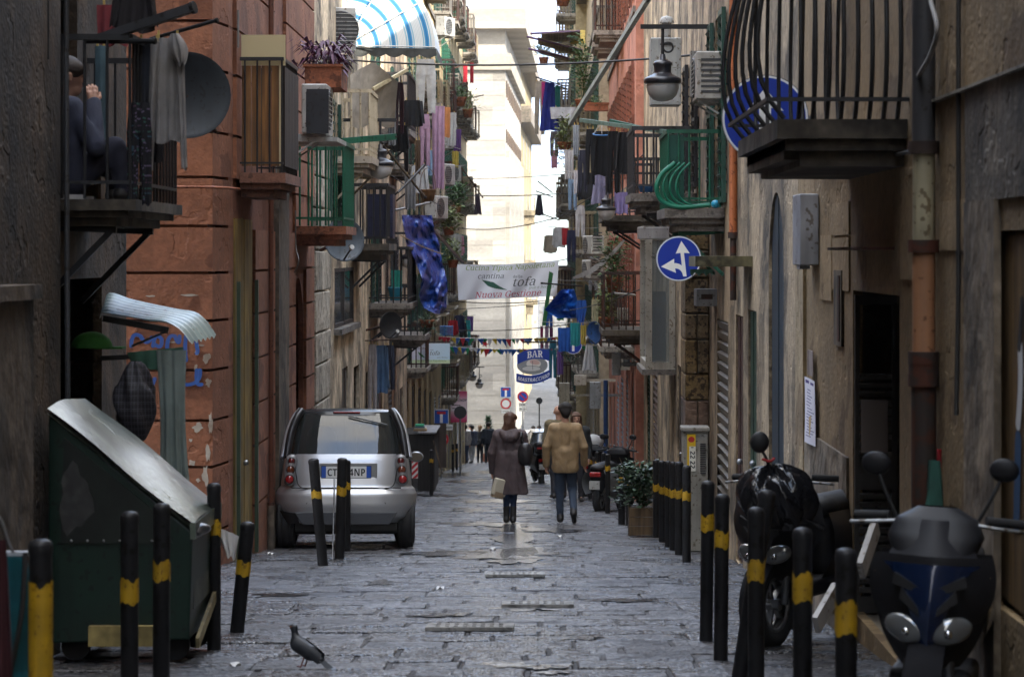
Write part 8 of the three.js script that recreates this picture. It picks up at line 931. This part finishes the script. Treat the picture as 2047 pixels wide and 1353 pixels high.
// joints are given in metres, the person looks along -z of its own axes
function person(label, o) {
  const t = local('person', label, 'person', o.group), H = o.h || 1.7, s = H / 1.7, q = (x, y, z = 0) => v3(x * s, y * s, z * s), far = o.far, R = far ? 34 : 84;
  const J = { head: q(0, 1.575, -0.015), neck: q(0, 1.42, 0.01), chest: q(0, 1.22, 0), waist: q(0, 1.0, 0), hip: q(0, 0.9, 0), ls: q(-0.185, 1.36, 0), rs: q(0.185, 1.36, 0), le: q(-0.245, 1.08, 0.02), re: q(0.245, 1.08, 0.02), lw: q(-0.25, 0.84, -0.03), rw: q(0.25, 0.84, -0.03), lh: q(-0.09, 0.88, 0), rh: q(0.09, 0.88, 0), lk: q(-0.09, 0.48, -0.02), rk: q(0.09, 0.48, -0.02), la: q(-0.09, 0.08, 0), ra: q(0.09, 0.08, 0), lt: q(-0.1, 0.04, -0.16), rt: q(0.1, 0.04, -0.16) };
  for (const k in o.J || {}) J[k] = q(...o.J[k]);
  const w = (o.wide || 1) * s, limb = (a, b, r1, r2) => [J[a], J[b], r1 * s, r2 * s], e = (p, x, y, z = 0) => p.clone().add(q(x, y, z)), hd = J.head, ht = o.turn || 0, hr = (x, y, z) => hd.clone().add(v3(x * Math.cos(ht) + z * Math.sin(ht), y, -x * Math.sin(ht) + z * Math.cos(ht)).multiplyScalar(s));
  const torso = g => [[e(J.ls, 0.03, -0.02), e(J.lh, -0.01, 0.06), (0.085 + g) * w, (0.09 + g) * w], [e(J.rs, -0.03, -0.02), e(J.rh, 0.01, 0.06), (0.085 + g) * w, (0.09 + g) * w], [e(J.neck, 0, -0.09), e(J.hip, 0, 0.02), (0.095 + g) * w, (0.105 + g) * w], [e(J.ls, 0, 0), e(J.rs, 0, 0), (0.055 + g) * s, (0.055 + g) * s]];
  const arms = g => [limb('ls', 'le', 0.05 + g, 0.042 + g), limb('le', 'lw', 0.04 + g, 0.03 + g), limb('rs', 're', 0.05 + g, 0.042 + g), limb('re', 'rw', 0.04 + g, 0.03 + g)];
  const legs = g => [limb('lh', 'lk', 0.088 + g, 0.058 + g), limb('lk', 'la', 0.054 + g, 0.04 + g), limb('rh', 'rk', 0.088 + g, 0.058 + g), limb('rk', 'ra', 0.054 + g, 0.04 + g)];
  // skull, jaw, nose, ears, eye sockets left by the brow and cheeks
  const head = [[hr(0, 0.02, 0.015), hr(0, 0.02, -0.012), 0.084 * s, 0.08 * s], [hr(0, 0.04, 0.0), hr(0, -0.07, -0.035), 0.075 * s, 0.048 * s], [hr(0, -0.085, -0.05), hr(0, -0.08, -0.055), 0.033 * s, 0.03 * s], [hr(0, 0.015, -0.088), hr(0, -0.022, -0.104), 0.009 * s, 0.013 * s], [hr(-0.03, 0.026, -0.075), hr(0.03, 0.026, -0.075), 0.016 * s, 0.016 * s], [hr(-0.035, -0.025, -0.065), hr(-0.02, -0.05, -0.068), 0.018 * s, 0.014 * s], [hr(0.035, -0.025, -0.065), hr(0.02, -0.05, -0.068), 0.018 * s, 0.014 * s], [hr(-0.084, 0.01, 0.01), hr(-0.084, -0.03, 0.005), 0.014 * s, 0.01 * s], [hr(0.084, 0.01, 0.01), hr(0.084, -0.03, 0.005), 0.014 * s, 0.01 * s], [e(J.neck, 0, -0.06), hr(0, -0.05, 0.01), 0.055 * s, 0.05 * s]];
  const bg_ = new G(), sm = o.skin || skin; bg_.add(sdf([...torso(-0.02), ...arms(-0.008), ...legs(-0.012), [J.la, J.lt, 0.035 * s, 0.025 * s], [J.ra, J.rt, 0.035 * s, 0.025 * s]], far ? 34 : 64, 0.04)); bg_.add(sdf(head, far ? 26 : 60, 0.02));
  const hs = o.hands || {}; for (const [k, wr, el, sg] of [['l', J.lw, J.le, 1], ['r', J.rw, J.re, -1]]) { const dir = (hs[k + 'd'] ? q(...hs[k + 'd']) : wr.clone().sub(el)).normalize(); bg_.add(sdf(hand(wr, dir, v3(0.15 * sg, 0, -1).addScaledVector(dir, -v3(0.15 * sg, 0, -1).dot(dir)).normalize(), s, hs[k + 'c'] ?? 0.6), far ? 24 : 52, 0.008)); }
  bg_.build('body', sm, t);
  const hem = (o.hem ?? 0.8) * s, cl2 = o.coat || cloth(0.1, 0.1, 0.1), jk = [...torso(0.022), ...arms(0.02), [e(J.neck, -0.03, -0.05), e(J.neck, 0.03, -0.05), 0.07 * s, 0.07 * s]];
  if (o.skirt) for (const x of [-0.5, -0.17, 0.17, 0.5]) for (const z of [-0.5, 0.5]) jk.push([v3(x * 0.2 * w, 1.05 * s, z * 0.12), v3(x * o.skirt * w * 1.35, hem + 0.03, z * o.skirt * 0.75), 0.09 * w, 0.085 * w]); else jk.push([v3(-0.062 * w, 1.0 * s, 0), v3(-0.085 * w, hem + 0.08, 0.008), 0.122 * s, 0.118 * s], [v3(0, 1.0 * s, 0.02), v3(0, hem + 0.06, 0.02), 0.13 * s, 0.13 * s], [v3(0.062 * w, 1.0 * s, 0), v3(0.085 * w, hem + 0.08, 0.008), 0.122 * s, 0.118 * s]);
  const jg = new G(); jg.add(sdf(jk, R, 0.018, (x, y, z) => Math.max(hem - y, y - J.neck.y - 0.045 * s, 0 - 9), far ? 0 : 0.002)); const jm = jg.build(o.coatName || 'jacket', cl2, t);
  if (o.hood) { const hg = new G(); hg.add(sdf([[e(J.neck, -0.1, -0.04, 0.06), e(J.neck, 0.1, -0.04, 0.06), 0.075 * s, 0.075 * s], [e(J.neck, -0.05, -0.1, 0.11), e(J.neck, 0.05, -0.1, 0.11), 0.07 * s, 0.07 * s], [e(J.neck, -0.07, 0.02, -0.02), e(J.neck, 0.07, 0.02, -0.02), 0.05 * s, 0.05 * s]], 40, 0.04, null, 0.003)); hg.build('hood', cl2, jm); }
  const tg = new G(); tg.add(sdf([...legs(o.loose ?? 0.012), [J.lh, J.rh, 0.095 * s, 0.095 * s]], far ? 34 : 70, 0.03, (x, y, z) => y - (o.waist || 0.99) * s, far ? 0 : 0.003)); tg.build('trousers', o.legs || cloth(0.03, 0.04, 0.07), t);
  for (const [a, b] of [['la', 'lt'], ['ra', 'rt']]) { const f = new G(), kn = a === 'la' ? J.lk : J.rk, up = J[a].clone().lerp(kn, o.boots || 0.08); f.add(sdf([[J[a].clone().add(q(0, -0.02, 0.03)), J[b], 0.045 * s, 0.036 * s], [J[a], up, 0.048 * s, 0.05 * s]], far ? 20 : 36, 0.03)); f.build('shoe', o.shoes || mat([0.02, 0.018, 0.017], { rough: 0.5 }), t); }
  if (o.hair) { const hg = new G(), c = [[hr(0, 0.045, 0.015), hr(0, 0.03, 0.02), 0.095 * s, 0.09 * s], [hr(-0.05, 0.05, -0.045), hr(0.05, 0.05, -0.045), 0.05 * s, 0.05 * s]]; for (const h of o.hair) c.push([hr(...h[0]), hr(...h[1]), h[2] * s, h[3] * s]); hg.add(sdf(c, far ? 28 : 56, 0.03, (x, y, z) => { const fx = (x - hd.x) * -Math.sin(ht) * -1, p = v3(x, y, z).sub(hd), lz = p.x * Math.sin(ht) + p.z * Math.cos(ht); return lz < -0.05 * s && p.y < 0.055 * s && Math.abs(p.x * Math.cos(ht) - p.z * Math.sin(ht)) < 0.062 * s ? 0.02 : -1; }, far ? 0 : 0.0035)); hg.build('hair', o.hairM || mat([0.03, 0.018, 0.012], { rough: 0.7 }), t); }
  if (o.face) { for (const sx of [-1, 1]) { const g = new G(), p = hr(sx * 0.031, 0.0, -0.08); g.ball(p.x, p.y, p.z, 0.013 * s, 0.008 * s, 0.008 * s, 8); g.build('eye', mat([0.02, 0.015, 0.012], { rough: 0.2 }), t); } const g = new G(), p = hr(0, -0.055, -0.088); g.ball(p.x, p.y, p.z, 0.022 * s, 0.007 * s, 0.008 * s, 10); g.build('mouth', mat([0.3, 0.08, 0.07]), t); }
  return t;
}
const slope = d => gy(d);
{ // the couple walking away
  const man = person('man in a tan jacket and jeans walking away down the street', { h: 1.71, wide: 0.9, coat: mat([0.42, 0.28, 0.14], { map: T.cloth, bump: T.clothB, bs: 0.02, rough: 0.75 }), legs: cloth(0.05, 0.075, 0.12), hem: 0.72, loose: 0.008, hair: [[[0, -0.02, 0.05], [0, -0.045, 0.04], 0.062, 0.05]], hairM: mat([0.016, 0.012, 0.01], { rough: 0.75 }), turn: 0.15,
    J: { ls: [-0.165, 1.34, 0], rs: [0.165, 1.34, 0], le: [-0.265, 1.08, 0.03], lw: [-0.268, 0.83, -0.01], re: [0.258, 1.08, 0.05], rw: [0.27, 0.84, -0.04], lh: [-0.075, 0.88, 0], rh: [0.075, 0.88, 0], lk: [-0.08, 0.48, -0.04], la: [-0.07, 0.08, -0.02], lt: [-0.08, 0.035, -0.17], rk: [0.1, 0.48, -0.09], ra: [0.115, 0.18, 0.2], rt: [0.125, 0.05, 0.11] } });
  put(man, v3(X(1130, 35.4), slope(35.4), -35.4));
  const wm = person('woman in a dark brown hooded coat walking beside the man in tan', { h: 1.57, wide: 1.06, coat: mat([0.1, 0.068, 0.07], { map: T.cloth, bump: T.clothB, bs: 0.025, rough: 0.7 }), coatName: 'coat', hem: 0.46, skirt: 0.27, hood: true, legs: cloth(0.018, 0.045, 0.12), loose: 0.0, boots: 0.42, turn: -0.35, hair: [[[0.0, -0.05, 0.06], [-0.03, -0.16, 0.09], 0.075, 0.06], [[-0.04, -0.14, 0.09], [-0.1, -0.26, 0.08], 0.055, 0.028], [[0.05, -0.06, 0.04], [0.06, -0.15, 0.05], 0.05, 0.035]], hairM: mat([0.075, 0.032, 0.016], { rough: 0.65, bump: T.wood, bs: 0.01 }),
    J: { le: [-0.28, 1.08, 0.02], lw: [-0.27, 0.8, -0.04], re: [0.27, 1.08, 0.0], rw: [0.22, 0.95, -0.14], lk: [-0.055, 0.48, -0.02], la: [-0.05, 0.08, 0.0], lt: [-0.06, 0.04, -0.14], rk: [0.06, 0.48, -0.03], ra: [0.05, 0.08, 0.02], rt: [0.06, 0.04, -0.12] } });
  put(wm, v3(X(1019, 35.3), slope(35.3), -35.3));
  const d = 35.1, bx = X(1050, d), by = Y(908, d), t = thing('shoulder_bag', v3(bx, by, -d), 'black shoulder bag carried by the woman in the brown coat', 'handbag'), g = new G(); g.sheet((u, v) => { const a = u * 6.283, e2 = v * Math.PI; return v3(bx + 0.11 * Math.cos(a) * Math.pow(Math.sin(e2), 0.6), by + 0.16 * Math.cos(e2), -d + 0.09 * Math.sin(a) * Math.pow(Math.sin(e2), 0.6)); }, 24, 14, false); g.build('bag', mat([0.015, 0.014, 0.016], { rough: 0.4, bump: T.clothB, bs: 0.02 }), t); const s = new G(); s.tube([v3(bx - 0.05, by + 0.13, -d), v3(bx - 0.06, Y(872, d), -d + 0.06), v3(bx - 0.05, Y(866, d), -d - 0.1), v3(bx - 0.02, by + 0.12, -d - 0.06)], 0.012); s.build('strap', M.black, t);
  const c = P(999, 974, 35.15), b = thing('carrier_bag', c, 'cream paper carrier bag in the left hand of the woman', 'shopping bag'), q = new G(); q.add(new RoundedBoxGeometry(0.2, 0.24, 0.1, 3, 0.02), rotM(c.x, c.y, c.z, 0.1, 0.5, -0.3)); q.build('bag', mat([0.5, 0.46, 0.36], { rough: 0.7, bump: T.clothB, bs: 0.02 }), b); const q2 = new G(); q2.add(new RoundedBoxGeometry(0.16, 0.1, 0.11, 3, 0.015), rotM(c.x - 0.035, c.y - 0.1, c.z + 0.004, 0.1, 0.5, -0.3)); q2.build('base', mat([0.3, 0.22, 0.14], { rough: 0.7 }), b); const q3 = new G(); q3.tube([c.clone().add(v3(-0.02, 0.1, 0.02)), P(999, 943, 35.2), c.clone().add(v3(0.07, 0.1, 0))], 0.008); q3.build('handles', mat([0.45, 0.05, 0.12]), b);
}
put(person('woman with wavy brown hair and black scarf coming up the street', { h: 1.68, coat: cloth(0.03, 0.035, 0.04), legs: cloth(0.03, 0.03, 0.04), face: true, hair: [[[-0.06, 0, 0.01], [-0.08, -0.16, 0.0], 0.05, 0.035], [[0.06, 0, 0.01], [0.08, -0.16, 0.0], 0.05, 0.035], [[0, -0.02, 0.05], [0, -0.16, 0.05], 0.07, 0.05]], hairM: mat([0.09, 0.04, 0.02], { rough: 0.7 }), turn: 0.1 }), v3(X(1152, 47), slope(47), -47), Math.PI);
put(person('bald man in an olive jacket beyond the man in tan', { h: 1.84, coat: cloth(0.2, 0.16, 0.09), legs: cloth(0.04, 0.04, 0.05) }), v3(X(1117, 49), slope(49), -49), 0.2);
const pg = 'people standing at the end of the street';
const F_ = (label, px, d, ry, coat, legs, hairc, extra = {}) => put(person(label, { h: 1.7, far: true, coat: cloth(...coat), legs: cloth(...legs), hair: [], hairM: mat(hairc), group: pg, ...extra }), v3(X(px, d), slope(d), -d), ry);
F_('person in a navy jacket and pale jeans stepping at the street end', 944, 112, 0.8, [0.02, 0.03, 0.07], [0.4, 0.43, 0.48], [0.02, 0.02, 0.02], { J: { la: [-0.16, 0.08, 0.12], lt: [-0.16, 0.04, -0.02], ra: [0.14, 0.08, -0.15], rt: [0.14, 0.04, -0.3] } });
F_('person in a white hooded top at the street end', 940, 122, 0.1, [0.6, 0.6, 0.58], [0.3, 0.3, 0.33], [0.05, 0.04, 0.03], { h: 1.8 });
F_('fair haired person in black beside the navy jacket', 959, 113, -0.3, [0.02, 0.02, 0.022], [0.02, 0.02, 0.025], [0.22, 0.13, 0.06], { hair: [[[0, -0.05, 0.04], [0, -0.2, 0.05], 0.07, 0.05]] });
F_('tall person in a dark blue coat near the conical tree', 976, 111, 0.2, [0.02, 0.03, 0.05], [0.02, 0.025, 0.035], [0.02, 0.015, 0.012], { h: 1.82 });
F_('person in a pale top half hidden beside the pink shop sign', 930, 110, 0.6, [0.5, 0.48, 0.5], [0.06, 0.1, 0.2], [0.04, 0.03, 0.02]);
F_('person in a dark coat beside the far silver car', 1078, 116, 2.9, [0.03, 0.03, 0.035], [0.03, 0.03, 0.04], [0.03, 0.02, 0.015]); F_('person in a brown coat by the far traffic', 1066, 120, 0.3, [0.12, 0.07, 0.05], [0.03, 0.03, 0.04], [0.03, 0.02, 0.015]);
{ // seated on the dark balcony, hand at the mouth
  const p = person('person with dark hair sitting behind the bars of the dark balcony', { h: 1.6, coat: cloth(0.05, 0.055, 0.09), legs: cloth(0.03, 0.03, 0.05), hem: 0.86, waist: 1.4, face: true, turn: 0.1, hair: [[[0, 0.08, 0.05], [0, 0.0, 0.08], 0.06, 0.06]], J: { lk: [-0.13, 1.1, -0.3], rk: [0.1, 1.12, -0.3], la: [-0.1, 0.84, -0.34], ra: [0.1, 0.84, -0.36], lt: [-0.12, 0.8, -0.46], rt: [0.1, 0.8, -0.48], re: [0.24, 1.12, -0.16], rw: [0.05, 1.4, -0.17], le: [-0.25, 1.1, -0.04], lw: [-0.12, 0.98, -0.3] }, hands: { rd: [-0.2, 1, 0.05] } });
  put(p, v3(-2.87, Y(398, 14.9) - 0.745, -15.02), -1.25);
}
{ // pigeon
  const t = local('pigeon', 'dark grey pigeon standing on the wet paving', 'pigeon'), S = (a, b, r1, r2) => [v3(...a), v3(...b), r1, r2], g = new G();
  g.add(sdf([S([0, 0.1, 0.02], [0, 0.115, -0.07], 0.042, 0.046), S([0, 0.1, 0.03], [0, 0.085, 0.1], 0.038, 0.02), S([0, 0.125, -0.09], [0, 0.19, -0.125], 0.03, 0.015), S([0, 0.197, -0.125], [0, 0.198, -0.136], 0.018, 0.017)], 64, 0.02)); g.build('body', mat([0.018, 0.021, 0.026], { rough: 0.5, bump: T.clothB, bs: 0.01 }), t);
  const tl = new G(); tl.sheet((u, v) => v3((u - 0.5) * (0.04 + 0.03 * v), 0.09 - 0.03 * v + 0.004, 0.09 + 0.09 * v), 6, 4, false); tl.build('tail', mat([0.03, 0.034, 0.04], { side: THREE.DoubleSide }), t);
  for (const s of [-1, 1]) { const w = new G(); w.sheet((u, v) => { const a = lerp(-0.5, 1.1, v); return v3(s * (0.047 * Math.cos(a) + 0.003) * (1 - 0.5 * u * u), 0.115 + 0.045 * Math.sin(a) - 0.03 * u * u, -0.08 + 0.19 * u); }, 10, 6, false); w.build('wing', mat([0.026, 0.03, 0.037], { rough: 0.6, side: THREE.DoubleSide }), t); const l = new G(); l.cyl(v3(s * 0.018, 0.065, 0.0), v3(s * 0.02, 0.004, -0.005), 0.005, 0.004); for (const a of [-0.5, 0, 0.5]) l.cyl(v3(s * 0.02, 0.005, -0.005), v3(s * 0.02 + Math.sin(a) * 0.025, 0.003, -0.005 - Math.cos(a) * 0.025), 0.003, 0.002, 5); l.build('leg', mat([0.25, 0.08, 0.07]), t); const e = new G(); e.ball(s * 0.017, 0.2, -0.136, 0.004, 0.004, 0.004, 6); e.build('eye', mat([0.4, 0.12, 0.03], { rough: 0.2 }), t); }
  const b = new G(); b.cyl(v3(0, 0.197, -0.148), v3(0, 0.19, -0.174), 0.006, 0.002, 8); b.build('beak', mat([0.06, 0.05, 0.05]), t);
  put(t, v3(X(606, 13.15), gy(13.15) + 0.008, -13.15), 1.0, 0, 0); t.rotation.order = 'YXZ'; t.rotation.x = 0.28; t.position.y += 0.02; t.scale.setScalar(0.92); }
scene.traverse(o => { if (o.isMesh) o.castShadow = o.receiveShadow = true; });
renderer.render(scene, camera);
